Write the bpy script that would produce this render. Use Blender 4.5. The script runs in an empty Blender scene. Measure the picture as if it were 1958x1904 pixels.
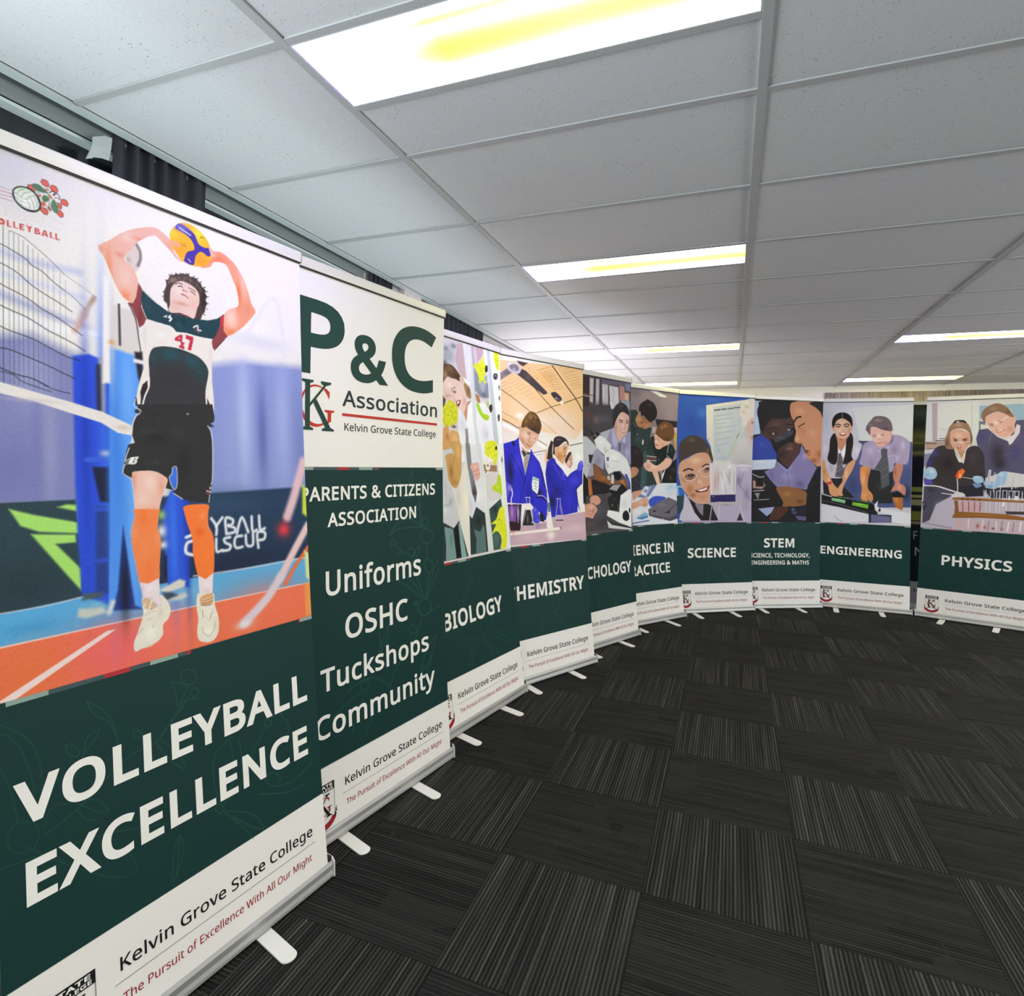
import bpy, bmesh, math, random
import numpy as np
from mathutils import Vector, Matrix
from mathutils.geometry import tessellate_polygon, delaunay_2d_cdt

# ------------------------------------------------------------------ camera
SC = bpy.context.scene
COL = SC.collection
PI = math.pi
F_PX, CX, CY, IW, IH = 1089.255, 991.266, 875.538, 1958.0, 1904.0
YAW, PITCH, ROLL = -0.3583, 0.0063, 0.0242
CAM_LOC = (1.1395, -1.1798, 1.4124)
cam = bpy.data.cameras.new('camera')
cam_ob = bpy.data.objects.new('camera', cam)
COL.objects.link(cam_ob)
fwd = Vector((math.sin(YAW) * math.cos(PITCH), math.cos(YAW) * math.cos(PITCH), math.sin(PITCH)))
rgt = Vector((math.cos(YAW), -math.sin(YAW), 0))
upv = rgt.cross(fwd)
r2 = rgt * math.cos(ROLL) + upv * math.sin(ROLL)
u2 = -rgt * math.sin(ROLL) + upv * math.cos(ROLL)
cam_ob.matrix_world = Matrix(((r2.x, u2.x, -fwd.x, CAM_LOC[0]), (r2.y, u2.y, -fwd.y, CAM_LOC[1]),
                              (r2.z, u2.z, -fwd.z, CAM_LOC[2]), (0, 0, 0, 1)))
cam.sensor_fit = 'HORIZONTAL'
cam.sensor_width = 36.0
cam.lens = 36.0 * F_PX / IW
cam.shift_x = (IW / 2 - CX) / IW
cam.shift_y = (CY - IH / 2) / IW
cam.clip_start = 0.05
SC.camera = cam_ob

# ------------------------------------------------------------------ world, light, exposure
world = bpy.data.worlds.new('world')
SC.world = world
world.use_nodes = True
bg = world.node_tree.nodes['Background']
bg.inputs['Color'].default_value = (0.75, 0.9, 1.0, 1)
bg.inputs['Strength'].default_value = 1.0

def area(name, loc, rot, sx, sy, power, color):
    l = bpy.data.lights.new(name, 'AREA')
    l.shape = 'RECTANGLE'
    l.size, l.size_y, l.energy, l.color = sx, sy, power, color
    o = bpy.data.objects.new(name, l)
    o.location = loc
    o.rotation_euler = rot
    COL.objects.link(o)
    return o

# daylight: sky and sunlit ground coming in by the window bays left of the viewer and far left
area('window_daylight', (-0.98, -2.75, 1.75), (0, -PI / 2 - 0.6, 0), 1.5, 3.2, 118.0, (0.80, 0.95, 1.0))
area('near_window_daylight', (-0.80, 0.9, 1.55), (0, -PI / 2 - 0.6, 0), 1.3, 4.0, 21.0, (0.82, 0.96, 1.0))
area('right_fill_light', (6.68, 2.2, 1.65), (0, PI / 2 - 0.25, 0), 1.4, 4.2, 95.0, (0.97, 0.98, 1.0))  # added fill lamp, unseen, evens out the light on the banners
area('far_window_daylight', (-0.80, 4.85, 1.75), (0, -PI / 2 - 0.6, 0), 1.4, 2.9, 33.0, (1.0, 0.97, 1.0))
LAMP = 10.2
SC.view_settings.view_transform = 'Standard'
SC.view_settings.look = 'None'
SC.view_settings.exposure = 0.4
SC.view_settings.gamma = 1.0
SC.view_settings.use_curve_mapping = False
SC.cycles.max_bounces = 8
SC.cycles.diffuse_bounces = 5
SC.cycles.glossy_bounces = 4
SC.cycles.caustics_reflective = False
SC.cycles.caustics_refractive = False
SC.cycles.use_denoising = True

# ------------------------------------------------------------------ helpers
def lin(c):
    c = np.asarray(c, dtype=np.float64)
    return np.where(c <= 0.04045, c / 12.92, ((c + 0.055) / 1.055) ** 2.4)

def hexrgb(h):
    return np.array([int(h[i:i + 2], 16) / 255.0 for i in (0, 2, 4)])

def mat(name, color=None, rough=0.5, metal=0.0, spec=0.5, emit=None, estr=0.0):
    m = bpy.data.materials.new(name)
    m.use_nodes = True
    b = m.node_tree.nodes['Principled BSDF']
    if color is not None:
        if isinstance(color, str):
            color = tuple(lin(hexrgb(color)))
        b.inputs['Base Color'].default_value = (*color, 1)
    b.inputs['Roughness'].default_value = rough
    b.inputs['Metallic'].default_value = metal
    b.inputs['Specular IOR Level'].default_value = spec
    if emit is not None:
        b.inputs['Emission Color'].default_value = (*emit, 1)
        b.inputs['Emission Strength'].default_value = estr
    return m

def node(m, t, **kw):
    n = m.node_tree.nodes.new(t)
    for k, v in kw.items():
        setattr(n, k, v)
    return n

def link(m, a, b):
    m.node_tree.links.new(a, b)

def bsdf(m):
    return m.node_tree.nodes['Principled BSDF']

def math_node(m, op, a, b=None):
    n = node(m, 'ShaderNodeMath', operation=op)
    for i, v in enumerate((a, b)):
        if v is None:
            continue
        if isinstance(v, (int, float)):
            n.inputs[i].default_value = v
        else:
            link(m, v, n.inputs[i])
    return n.outputs[0]

def ramp(m, fac, stops, interp='LINEAR'):
    n = node(m, 'ShaderNodeValToRGB')
    cr = n.color_ramp
    cr.interpolation = interp
    while len(cr.elements) < len(stops):
        cr.elements.new(0.5)
    for e, (p, c) in zip(cr.elements, stops):
        e.position = p
        e.color = (*c, 1) if len(c) == 3 else c
    link(m, fac, n.inputs[0])
    return n.outputs[0]

def tag(o, label=None, cat=None, group=None, kind=None):
    if label: o['label'] = label
    if cat: o['category'] = cat
    if group: o['group'] = group
    if kind: o['kind'] = kind
    return o

def empty(name, loc, rz=0.0):
    o = bpy.data.objects.new(name, None)
    o.empty_display_size = 0.1
    o.location = loc
    o.rotation_euler = (0, 0, rz)
    COL.objects.link(o)
    return o

def mesh_ob(name, verts, faces, mats, parent=None, mi=None, smooth=False):
    me = bpy.data.meshes.new(name)
    me.from_pydata([tuple(v) for v in verts], [], [tuple(f) for f in faces])
    for m in (mats if isinstance(mats, (list, tuple)) else [mats]):
        me.materials.append(m)
    if mi is not None:
        me.polygons.foreach_set('material_index', mi)
    if smooth:
        me.polygons.foreach_set('use_smooth', [True] * len(me.polygons))
    me.update()
    o = bpy.data.objects.new(name, me)
    COL.objects.link(o)
    if parent is not None:
        o.parent = parent
    return o

class MB:
    """collects boxes, prisms and tubes into one mesh"""
    def __init__(self):
        self.v, self.f, self.mi = [], [], []
    def add(self, vs, fs, mi=0):
        k = len(self.v)
        self.v += [tuple(p) for p in vs]
        self.f += [tuple(i + k for i in f) for f in fs]
        self.mi += [mi] * len(fs)
    def box(self, x0, x1, y0, y1, z0, z1, mi=0):
        vs = [(x, y, z) for x in (x0, x1) for y in (y0, y1) for z in (z0, z1)]
        self.add(vs, [(0, 1, 3, 2), (4, 6, 7, 5), (0, 4, 5, 1), (2, 3, 7, 6), (0, 2, 6, 4), (1, 5, 7, 3)], mi)
    def prism_x(self, prof, x0, x1, mi=0, caps=True):
        """extrude a closed (y, z) profile along x"""
        n = len(prof)
        vs = [(x0, y, z) for y, z in prof] + [(x1, y, z) for y, z in prof]
        fs = [(i, (i + 1) % n, n + (i + 1) % n, n + i) for i in range(n)]
        if caps:
            fs += [tuple(range(n - 1, -1, -1)), tuple(range(n, 2 * n))]
        self.add(vs, fs, mi)
    def prism_z(self, prof, z0, z1, mi=0):
        n = len(prof)
        vs = [(x, y, z0) for x, y in prof] + [(x, y, z1) for x, y in prof]
        fs = [(i, (i + 1) % n, n + (i + 1) % n, n + i) for i in range(n)]
        fs += [tuple(range(n - 1, -1, -1)), tuple(range(n, 2 * n))]
        self.add(vs, fs, mi)
    def tube(self, p0, p1, r, seg=12, mi=0):
        p0, p1 = Vector(p0), Vector(p1)
        d = (p1 - p0).normalized()
        a = d.orthogonal().normalized()
        b = d.cross(a)
        vs, fs = [], []
        for p in (p0, p1):
            for i in range(seg):
                t = 2 * PI * i / seg
                vs.append(p + (a * math.cos(t) + b * math.sin(t)) * r)
        fs = [(i, (i + 1) % seg, seg + (i + 1) % seg, seg + i) for i in range(seg)]
        fs += [tuple(range(seg - 1, -1, -1)), tuple(range(seg, 2 * seg))]
        self.add(vs, fs, mi)
    def build(self, name, mats, parent=None, smooth=False, bevel=0.0):
        o = mesh_ob(name, self.v, self.f, mats, parent, self.mi, smooth)
        bm = bmesh.new()
        bm.from_mesh(o.data)
        bmesh.ops.recalc_face_normals(bm, faces=bm.faces)
        bm.to_mesh(o.data)
        bm.free()
        if bevel:
            md = o.modifiers.new('bevel', 'BEVEL')
            md.width = bevel
            md.segments = 2
            md.limit_method = 'ANGLE'
        return o

# ------------------------------------------------------------------ room
ZC = 2.504                      # underside of the ceiling grid
X0, X1, Y0, Y1 = -0.905, 6.6, -5.2, 7.35

# floor: carpet tiles laid chequer-wise, ribbed one way and the other
m_carpet = mat('carpet_tiles', rough=0.95, spec=0.15)
geo = node(m_carpet, 'ShaderNodeNewGeometry')
sep = node(m_carpet, 'ShaderNodeSeparateXYZ')
link(m_carpet, geo.outputs['Position'], sep.inputs[0])
GX, GY, TS = 0.3893, 0.7448, 0.5
gx = math_node(m_carpet, 'DIVIDE', math_node(m_carpet, 'SUBTRACT', sep.outputs[0], GX), TS)
gy = math_node(m_carpet, 'DIVIDE', math_node(m_carpet, 'SUBTRACT', sep.outputs[1], GY), TS)
ix, iy = math_node(m_carpet, 'FLOOR', gx), math_node(m_carpet, 'FLOOR', gy)
fx, fy = math_node(m_carpet, 'SUBTRACT', gx, ix), math_node(m_carpet, 'SUBTRACT', gy, iy)
par = math_node(m_carpet, 'FLOORED_MODULO', math_node(m_carpet, 'ADD', math_node(m_carpet, 'ADD', ix, iy), 1.0), 2.0)      # 0 / 1

def mixf(m, fac, a, b):
    n = node(m, 'ShaderNodeMix', data_type='FLOAT')
    for s, v in ((0, fac), (2, a), (3, b)):
        if isinstance(v, (int, float)):
            n.inputs[s].default_value = v
        else:
            link(m, v, n.inputs[s])
    return n.outputs[0]

def combine(m, a, b, c=0.0):
    n = node(m, 'ShaderNodeCombineXYZ')
    for i, v in enumerate((a, b, c)):
        if isinstance(v, (int, float)):
            n.inputs[i].default_value = v
        else:
            link(m, v, n.inputs[i])
    return n.outputs[0]

across = mixf(m_carpet, par, fx, fy)       # coordinate across the ribs
along = mixf(m_carpet, par, fy, fx)
tile_id = math_node(m_carpet, 'ADD', math_node(m_carpet, 'MULTIPLY', ix, 7.31), math_node(m_carpet, 'MULTIPLY', iy, 13.77))

def noise(m, vec, scale, detail=2.0, rough=0.5):
    n = node(m, 'ShaderNodeTexNoise')
    n.inputs['Scale'].default_value = scale
    n.inputs['Detail'].default_value = detail
    n.inputs['Roughness'].default_value = rough
    link(m, vec, n.inputs['Vector'])
    return n.outputs['Fac']

# ribs: fine cords, random light and dark runs across the tile
wob = noise(m_carpet, combine(m_carpet, math_node(m_carpet, 'MULTIPLY', along, 9.0), math_node(m_carpet, 'MULTIPLY', across, 3.0), tile_id), 3.0)
acr = math_node(m_carpet, 'ADD', across, math_node(m_carpet, 'MULTIPLY', math_node(m_carpet, 'SUBTRACT', wob, 0.5), 0.007))
rib = math_node(m_carpet, 'SINE', math_node(m_carpet, 'MULTIPLY', acr, 2 * PI * 40))
band = noise(m_carpet, combine(m_carpet, math_node(m_carpet, 'MULTIPLY', acr, 34.0), math_node(m_carpet, 'MULTIPLY', along, 0.5), tile_id), 1.0, 3.0, 0.7)
# the cross-laid tiles carry broken blocks of darker cord
blk = node(m_carpet, 'ShaderNodeTexVoronoi', distance='CHEBYCHEV')
blk.inputs['Scale'].default_value = 1.0
link(m_carpet, combine(m_carpet, math_node(m_carpet, 'MULTIPLY', along, 3.2), math_node(m_carpet, 'MULTIPLY', across, 6.0), tile_id), blk.inputs['Vector'])
sepc = node(m_carpet, 'ShaderNodeSeparateColor')
link(m_carpet, blk.outputs['Color'], sepc.inputs[0])
blkv = sepc.outputs[0]
amp_b = mixf(m_carpet, blkv, 0.12, 0.95)
amp = mixf(m_carpet, par, 1.0, amp_b)
v = math_node(m_carpet, 'ADD', math_node(m_carpet, 'MULTIPLY', math_node(m_carpet, 'SUBTRACT', band, 0.5), 2.8),
              math_node(m_carpet, 'MULTIPLY', rib, 0.45))
v = math_node(m_carpet, 'MULTIPLY', v, amp)
fleck = noise(m_carpet, geo.outputs['Position'], 420.0, 2.0)
v = math_node(m_carpet, 'ADD', v, math_node(m_carpet, 'MULTIPLY', math_node(m_carpet, 'SUBTRACT', fleck, 0.5), 0.5))
base = mixf(m_carpet, par, 0.53, math_node(m_carpet, 'SUBTRACT', 0.53, math_node(m_carpet, 'MULTIPLY', blkv, 0.14)))
v = math_node(m_carpet, 'ADD', base, math_node(m_carpet, 'MULTIPLY', v, 0.5))
# joints between tiles
ex = math_node(m_carpet, 'ABSOLUTE', math_node(m_carpet, 'SUBTRACT', fx, 0.5))
ey = math_node(m_carpet, 'ABSOLUTE', math_node(m_carpet, 'SUBTRACT', fy, 0.5))
edge = math_node(m_carpet, 'GREATER_THAN', math_node(m_carpet, 'MAXIMUM', ex, ey), 0.4965)
v = math_node(m_carpet, 'SUBTRACT', v, math_node(m_carpet, 'MULTIPLY', edge, 0.28))
colr = ramp(m_carpet, v, [(0.0, (0.002, 0.002, 0.002)), (0.45, (0.012, 0.012, 0.0118)), (0.8, (0.042, 0.042, 0.038)), (1.0, (0.085, 0.084, 0.076))])
link(m_carpet, colr, bsdf(m_carpet).inputs['Base Color'])
bmp = node(m_carpet, 'ShaderNodeBump')
bmp.inputs['Strength'].default_value = 0.35
bmp.inputs['Distance'].default_value = 0.004
link(m_carpet, v, bmp.inputs['Height'])
link(m_carpet, bmp.outputs[0], bsdf(m_carpet).inputs['Normal'])
b = MB(); b.box(X0 - .1, X1, Y0, Y1, -0.05, 0.0)
tag(b.build('floor', m_carpet), 'dark grey carpet tiles laid chequer-wise', kind='structure')

# ceiling: white mineral-fibre tiles with pinholes, lying on a T-bar grid
m_tile = mat('ceiling_tile', 'efedef', rough=0.9, spec=0.1)
geo = node(m_tile, 'ShaderNodeNewGeometry')
vor = node(m_tile, 'ShaderNodeTexVoronoi')
vor.inputs['Scale'].default_value = 95.0
link(m_tile, geo.outputs['Position'], vor.inputs['Vector'])
rad = math_node(m_tile, 'MULTIPLY', noise(m_tile, geo.outputs['Position'], 6.0, 3.0, 0.7), 0.34)
pin = math_node(m_tile, 'LESS_THAN', vor.outputs['Distance'], math_node(m_tile, 'SUBTRACT', rad, 0.035))
pit = math_node(m_tile, 'GREATER_THAN', noise(m_tile, geo.outputs['Position'], 38.0, 1.0), 0.5)
pin = math_node(m_tile, 'MULTIPLY', pin, pit)
mott = noise(m_tile, geo.outputs['Position'], 160.0, 2.0)
tl = lin(hexrgb('efedef'))
c1 = ramp(m_tile, mott, [(0.25, tuple(tl * 0.95)), (0.75, tuple(np.minimum(tl * 1.04, 1)))])
mx = node(m_tile, 'ShaderNodeMix', data_type='RGBA')
link(m_tile, pin, mx.inputs[0]); link(m_tile, c1, mx.inputs[6])
mx.inputs[7].default_value = (*(tl * 0.42), 1)
link(m_tile, mx.outputs[2], bsdf(m_tile).inputs['Base Color'])

BAYS = [-1.2 + 1.2 * i for i in range(7)]            # main bars run along y at these x
ROWS = [-4.8, -2.4, 0.0, 1.8, 4.2, 6.6]              # light rows (each 0.3 deep)
XE = X0 + 0.075                                      # ceiling stops at the wall angle
def has_light(bx, ry):
    return abs(bx) < .01 or (abs(bx - 2.4) < .01) or abs(bx - 4.8) < .01
b = MB()
TZ = ZC + 0.007
for bx in BAYS:
    xa, xb = max(bx, XE) + 0.009, min(bx + 1.2, X1) - 0.006
    if xb <= xa: continue
    y = -5.4
    segs = []
    k = -9
    while k * 0.6 < Y1:
        ya, yb = k * 0.6, k * 0.6 + 0.6
        cut = [(ya, yb)]
        for ry in ROWS:
            if has_light(bx, ry) and ry > ya - .31 and ry < yb - .01:
                cut = [(a, c) for a, c in ((ya, min(yb, ry)), (max(ya, ry + 0.3), yb)) if c - a > 0.05]
        segs += cut
        k += 1
    for ya, yb in segs:
        ya, yb = max(ya, Y0), min(yb, Y1)
        if yb - ya > 0.05:
            b.box(xa, xb, ya + 0.008, yb - 0.008, TZ, TZ + 0.015)
b.box(X0 - .1, X1, Y0, Y1, ZC + 0.16, ZC + 0.2)
tag(b.build('ceiling', m_tile), 'white pin-holed suspended ceiling tiles', kind='structure')

m_bar = mat('grid_bar', 'cbcaca', rough=0.5, spec=0.3)
b = MB()
for bx in BAYS[1:]:
    b.box(bx - 0.013, bx + 0.013, Y0, Y1, ZC, ZC + 0.006)
    b.box(bx - 0.002, bx + 0.002, Y0, Y1, ZC + 0.006, ZC + 0.035)
for bx in BAYS:
    xa, xb = max(bx, XE) + 0.012, min(bx + 1.2, X1) - 0.012
    if xb <= xa: continue
    ys = set(round(k * 0.6, 3) for k in range(-8, 13))
    for ry in ROWS:
        if has_light(bx, ry):
            ys |= {round(ry, 3), round(ry + 0.3, 3)}
    for y in sorted(ys):
        if any(has_light(bx, ry) and ry + .05 < y < ry + .25 for ry in ROWS): continue
        b.box(xa, xb, y - 0.011, y + 0.011, ZC + 0.001, ZC + 0.006)
tag(b.build('trim_1', m_bar), 'white T-bar ceiling grid', kind='structure')
b = MB()
b.box(XE - 0.032, XE + 0.004, Y0, Y1, ZC - 0.001, ZC + 0.007)
b.box(XE - 0.036, XE - 0.032, Y0, Y1, ZC - 0.001, ZC + 0.05)
tag(b.build('trim_2', mat('wall_angle', 'dfe6e4', rough=0.5)), 'pale angle strip where ceiling meets the window wall', kind='structure')

# walls
m_cream = mat('cream_paint', 'faf5e5', rough=0.7, spec=0.25)
m_white = mat('white_paint', 'dedcd8', rough=0.7, spec=0.25)
b = MB(); b.box(X0 - .1, X1 + .1, Y1, Y1 + .1, -0.05, ZC + 0.2)
tag(b.build('wall_back', m_cream), 'cream painted far wall', kind='structure')
b = MB()
for q in ((Y0, 0.0, -.05, ZC + .2), (4.4, Y1, -.05, ZC + .2), (0.0, 4.4, -.05, .9), (0.0, 4.4, 2.4, ZC + .2)):  # unseen opening, cut so the added fill lamp can shine in
    b.box(X1, X1 + .1, q[0], q[1], q[2], q[3])
tag(b.build('wall_right', m_white), 'white wall on the right', kind='structure')
b = MB(); b.box(X0 - .1, X1 + .1, Y0 - .1, Y0, -0.05, ZC + 0.2)
tag(b.build('wall_front', m_white), 'white wall behind the viewer', kind='structure')
# left wall: solid sill and piers with openings for the window bays
WIN = [(-4.4, -1.1, 'open'), (-0.95, 1.62, 'dark'), (2.15, 3.2, 'dark'), (3.34, 6.4, 'pale')]
SILL, HEAD = 0.95, 2.53
b = MB()
b.box(X0 - .1, X0, Y0, Y1, -0.05, SILL)
b.box(X0 - .1, X0, Y0, Y1, HEAD, ZC + 0.2)
ye = Y0
for a, c, kd in WIN + [(Y1, Y1, '')]:
    if a > ye:
        b.box(X0 - .1, X0, ye, a, SILL, HEAD)
    ye = c
tag(b.build('wall_left', m_white), 'white window wall behind the banners', kind='structure')
m_alu = mat('grey_aluminium', '9aa2a1', rough=0.45, metal=0.0, spec=0.5)
m_palef = mat('pale_frame', 'd9d2d4', rough=0.5)
m_glass = mat('tinted_glass', '23272a', rough=0.12, spec=0.6)
m_paleglass = mat('frosted_panel', 'a69aa0', rough=0.5)
m_bead = mat('white_bead', 'e8f0ee', rough=0.4)
m_gasket = mat('black_gasket', '0c0d0e', rough=0.6)
for i, (a, c, kd) in enumerate(WIN):
    t = empty('window_%d' % (i + 1), (X0, (a + c) / 2, SILL))
    tag(t, {'open': 'daylit window bay behind the viewer', 'dark': 'dark tinted window in grey aluminium frame',
            'pale': 'pale framed window beyond the last curtain'}[kd] + (' nearest the viewer' if i == 1 else ''), kind='structure')
    fr = m_palef if kd == 'pale' else m_alu
    h = (c - a) / 2
    zt, x = HEAD - SILL, 0.0
    b = MB()
    top = 0.067 if kd != 'pale' else 0.05
    b.box(-.09, .004, -h, h, zt - 0.034, zt)
    b.box(-.09, -.004, -h, h, zt - top, zt - 0.034)
    b.box(-.09, .006, -h, h, 0, .05)
    sides = [(-h, -h + .05), (h - .06, h)]
    if kd == 'pale':
        sides += [(-h + k * 0.68 - .03, -h + k * 0.68 + .03) for k in range(1, 5)]
    for p, q in sides:
        b.box(-.09, -.001, p, q, .05, zt - top)
    b.build('frame', fr, t)
    if kd == 'dark':
        b = MB(); b.box(-.08, -.006, -h + .05, h - .06, zt - top - .006, zt - top); b.build('gasket', m_gasket, t)
        b = MB(); b.box(-.08, -.003, -h + .05, h - .06, zt - top - .016, zt - top - .006); b.build('bead', m_bead, t)
    if kd == 'dark':
        b = MB(); b.box(-.07, -.05, -h + .04, h - .05, .04, zt - top); b.build('pane', m_glass, t)
    elif kd == 'pale':
        b = MB(); b.box(-.06, -.04, -h + .04, h - .05, .04, zt - top); b.build('pane', m_paleglass, t)

# baseboard and far-wall boards
b = MB(); b.box(X0, X1, Y1 - .015, Y1, 0, 0.1)
tag(b.build('baseboard_back', m_white), 'white skirting along far wall', kind='structure')
m_wood = mat('grey_oak', rough=0.55, spec=0.3)
geo = node(m_wood, 'ShaderNodeNewGeometry'); mp_ = node(m_wood, 'ShaderNodeMapping')
mp_.inputs['Scale'].default_value = (9.0, 9.0, 0.5)
link(m_wood, geo.outputs['Position'], mp_.inputs['Vector'])
wn = noise(m_wood, mp_.outputs[0], 4.0, 5.0, 0.65)
link(m_wood, ramp(m_wood, wn, [(0.25, tuple(lin(hexrgb('5b5148')))), (0.5, tuple(lin(hexrgb('8a7d6e')))), (0.75, tuple(lin(hexrgb('b0a38f'))))]), bsdf(m_wood).inputs['Base Color'])
for n, (xa, xb, zt, lab) in enumerate([(2.285, 2.375, 2.425, 'narrow grey oak wall board at the left end of the far-wall row'),
                                       (2.392, 3.605, 2.425, 'wide grey oak wall board with white lettering on the far wall'),
                                       (3.622, 5.0, 2.428, 'darker grey oak wall board right of the lettered one')]):
    b = MB(); b.box(xa, xb, Y1 - .03, Y1 - .002, 1.0, zt)
    o = b.build('wall_board', m_wood, bevel=0.003); tag(o, lab, 'wall board')
    if n == 1:
        board = o
m_ltr = mat('white_letters', 'f4f2ea', rough=0.5)

# curtains between the windows
m_curt = mat('charcoal_curtain', '47474f', rough=0.85, spec=0.15)
def curtain(ya, yb, waves, label, x=-0.884, amp=0.015, zb=0.4, seed=1):
    rnd = random.Random(seed)
    n, zs = waves * 12, [zb, 0.8, 1.2, 1.6, 2.0, 2.25, 2.42, ZC + 0.03]
    ph = [rnd.uniform(-.9, .9) for _ in range(waves + 3)]
    am = [rnd.uniform(.55, 1.25) for _ in range(waves + 3)]
    t = empty('curtain', (x, (ya + yb) / 2, 0)); tag(t, label, 'curtain', 'charcoal curtains on the window wall')
    vs, fs = [], []
    for side in (0, 1):
        for z in zs:
            for i in range(n + 1):
                s = i / n
                k = s * waves
                k0, f = int(k), k - int(k)
                f = f * f * (3 - 2 * f)
                w = math.sin(2 * PI * k + ph[k0] * (1 - f) + ph[k0 + 1] * f) + 0.3 * math.sin(4 * PI * k + ph[k0 + 1])
                a = amp * (am[k0] * (1 - f) + am[k0 + 1] * f)
                y = ya + (yb - ya) * s - (ya + yb) / 2 + 0.008 * math.sin(3 * z + k)
                vs.append((a * w - side * 0.003, y, z))
    R = n + 1
    L = len(zs) * R
    for side in (0, 1):
        for r in range(len(zs) - 1):
            for i in range(n):
                q = (r * R + i, r * R + i + 1, (r + 1) * R + i + 1, (r + 1) * R + i)
                q = tuple(k + side * L for k in q)
                fs.append(q if side == 0 else q[::-1])
    mesh_ob('fabric', vs, fs, m_curt, t, smooth=True)
    return t
curtain(0.155, 0.525, 6, 'charcoal curtain above the volleyball banner, nearest the viewer', seed=3)
curtain(1.63, 1.88, 5, 'narrow charcoal curtain just above the white banner headed P&C', seed=5)
curtain(2.24, 3.30, 14, 'wide charcoal curtain above the banner headed BIOLOGY', seed=7)
# scrap of white sheet taped by the first curtain
sc_pts = [(0.080, 2.428), (0.070, 2.397), (0.064, 2.375), (0.079, 2.382), (0.087, 2.392), (0.109, 2.398), (0.137, 2.405), (0.140, 2.445), (0.142, 2.484), (0.121, 2.482), (0.077, 2.453)]
t = [(-0.868 + 0.006 * math.sin(9 * i), y, z) for i, (y, z) in enumerate(sc_pts)]
n = len(t)
o = mesh_ob('paper_scrap', t + [(x - .002, y, z) for x, y, z in t],
            [tuple(range(n)), tuple(range(2 * n - 1, n - 1, -1))] + [(i, n + i, n + (i + 1) % n, (i + 1) % n) for i in range(n)],
            mat('thin_paper', 'cdd6d8', rough=0.6))
tag(o, 'crumpled scrap of white sheet stuck beside the nearest charcoal curtain', 'paper')
# louvred box between second and third curtain
t = empty('wall_vent', (X0, 2.09, 2.40)); tag(t, 'small white louvred vent between two curtains high on the window wall', 'vent')
b = MB(); b.box(0.0, 0.05, -0.10, 0.11, 0.0, 0.125); b.build('body', mat('vent_white', 'f0e2e6', rough=0.4), t, bevel=.004)
for k in range(4):
    b = MB(); b.box(0.05, 0.056, -0.085, 0.095, 0.02 + k * .026, 0.034 + k * .026)
    b.build('louvre', mat('vent_slat', 'fbeef2', rough=0.4), t)

# ceiling lights: prismatic troffers
m_steel = mat('fitting_white', 'e8e8e6', rough=0.4)
def diffuser_mat():
    m = mat('prismatic_diffuser', '2a2a2a', rough=0.5, spec=0.2)
    tc = node(m, 'ShaderNodeTexCoord'); s = node(m, 'ShaderNodeSeparateXYZ')
    link(m, tc.outputs['Object'], s.inputs[0])
    x, y = s.outputs[0], s.outputs[1]
    # the tubes read as yellow streaks through the prisms
    def streak(c, w):
        d = math_node(m, 'DIVIDE', math_node(m, 'SUBTRACT', y, c), w)
        return math_node(m, 'POWER', 2.718, math_node(m, 'MULTIPLY', math_node(m, 'MULTIPLY', d, d), -1.0))
    st = math_node(m, 'MAXIMUM', streak(0.012, 0.10), math_node(m, 'MULTIPLY', streak(-0.09, 0.03), 0.86))
    ends = ramp(m, math_node(m, 'ADD', math_node(m, 'MULTIPLY', x, 0.8), 0.5), [(0.06, (0, 0, 0)), (0.34, (1, 1, 1)), (0.62, (.88, .88, .88)), (1.0, (0.92, 0.92, 0.92))])
    wv = math_node(m, 'ADD', math_node(m, 'SINE', math_node(m, 'MULTIPLY', x, 1050.0)), math_node(m, 'SINE', math_node(m, 'MULTIPLY', y, 1050.0)))
    st = math_node(m, 'ADD', math_node(m, 'MULTIPLY', math_node(m, 'MULTIPLY', st, ends), 1.25), math_node(m, 'MULTIPLY', wv, 0.012))
    blue = math_node(m, 'MULTIPLY', math_node(m, 'POWER', 2.718, math_node(m, 'MULTIPLY', st, -4.6)), 5.2)
    cc = node(m, 'ShaderNodeCombineColor')
    cc.inputs[0].default_value, cc.inputs[1].default_value = 1.0, 0.925
    link(m, blue, cc.inputs[2])
    link(m, cc.outputs[0], bsdf(m).inputs['Emission Color'])
    bsdf(m).inputs['Emission Strength'].default_value = LAMP
    return m
m_diff = diffuser_mat()
first = None
names = {(0.0, 0.0): 'large ceiling light nearest the viewer, glowing yellow and white', (0.0, 1.8): 'second ceiling light from the viewer in the left row',
         (0.0, 4.2): 'third ceiling light from the viewer in the left row', (0.0, 6.6): 'farthest ceiling light of the left row, by the far wall',
         (2.4, 4.2): 'nearer ceiling light of the right row, cut by the right edge', (2.4, 6.6): 'farthest ceiling light of the right row, by the far wall'}
for bx in (0.0, 2.4, 4.8):
    for ry in ROWS:
        if first is None:
            t = empty('ceiling_light', (bx + .6, ry + .15, ZC))
            b = MB()
            for xa, xb, ya, yb in ((-.587, .587, -.139, -.134), (-.587, .587, .134, .139), (-.587, -.582, -.134, .134), (.582, .587, -.134, .134)):
                b.box(xa, xb, ya, yb, 0.001, 0.07)
            b.box(-.587, .587, -.139, .139, 0.07, 0.075)
            fr = b.build('housing', m_steel, t)
            b = MB(); b.box(-.582, .582, -.134, .134, 0.004, 0.008)
            df = b.build('diffuser', m_diff, t)
            first = (t, fr, df)
        else:
            t = first[0].copy(); COL.objects.link(t)
            t.location = (bx + .6, ry + .15, ZC)
            for ch in first[1:]:
                c = ch.copy(); COL.objects.link(c); c.parent = t
        tag(t, names.get((bx, ry), 'ceiling light out of the picture'), 'ceiling light', 'troffer lights in the suspended ceiling')

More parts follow.
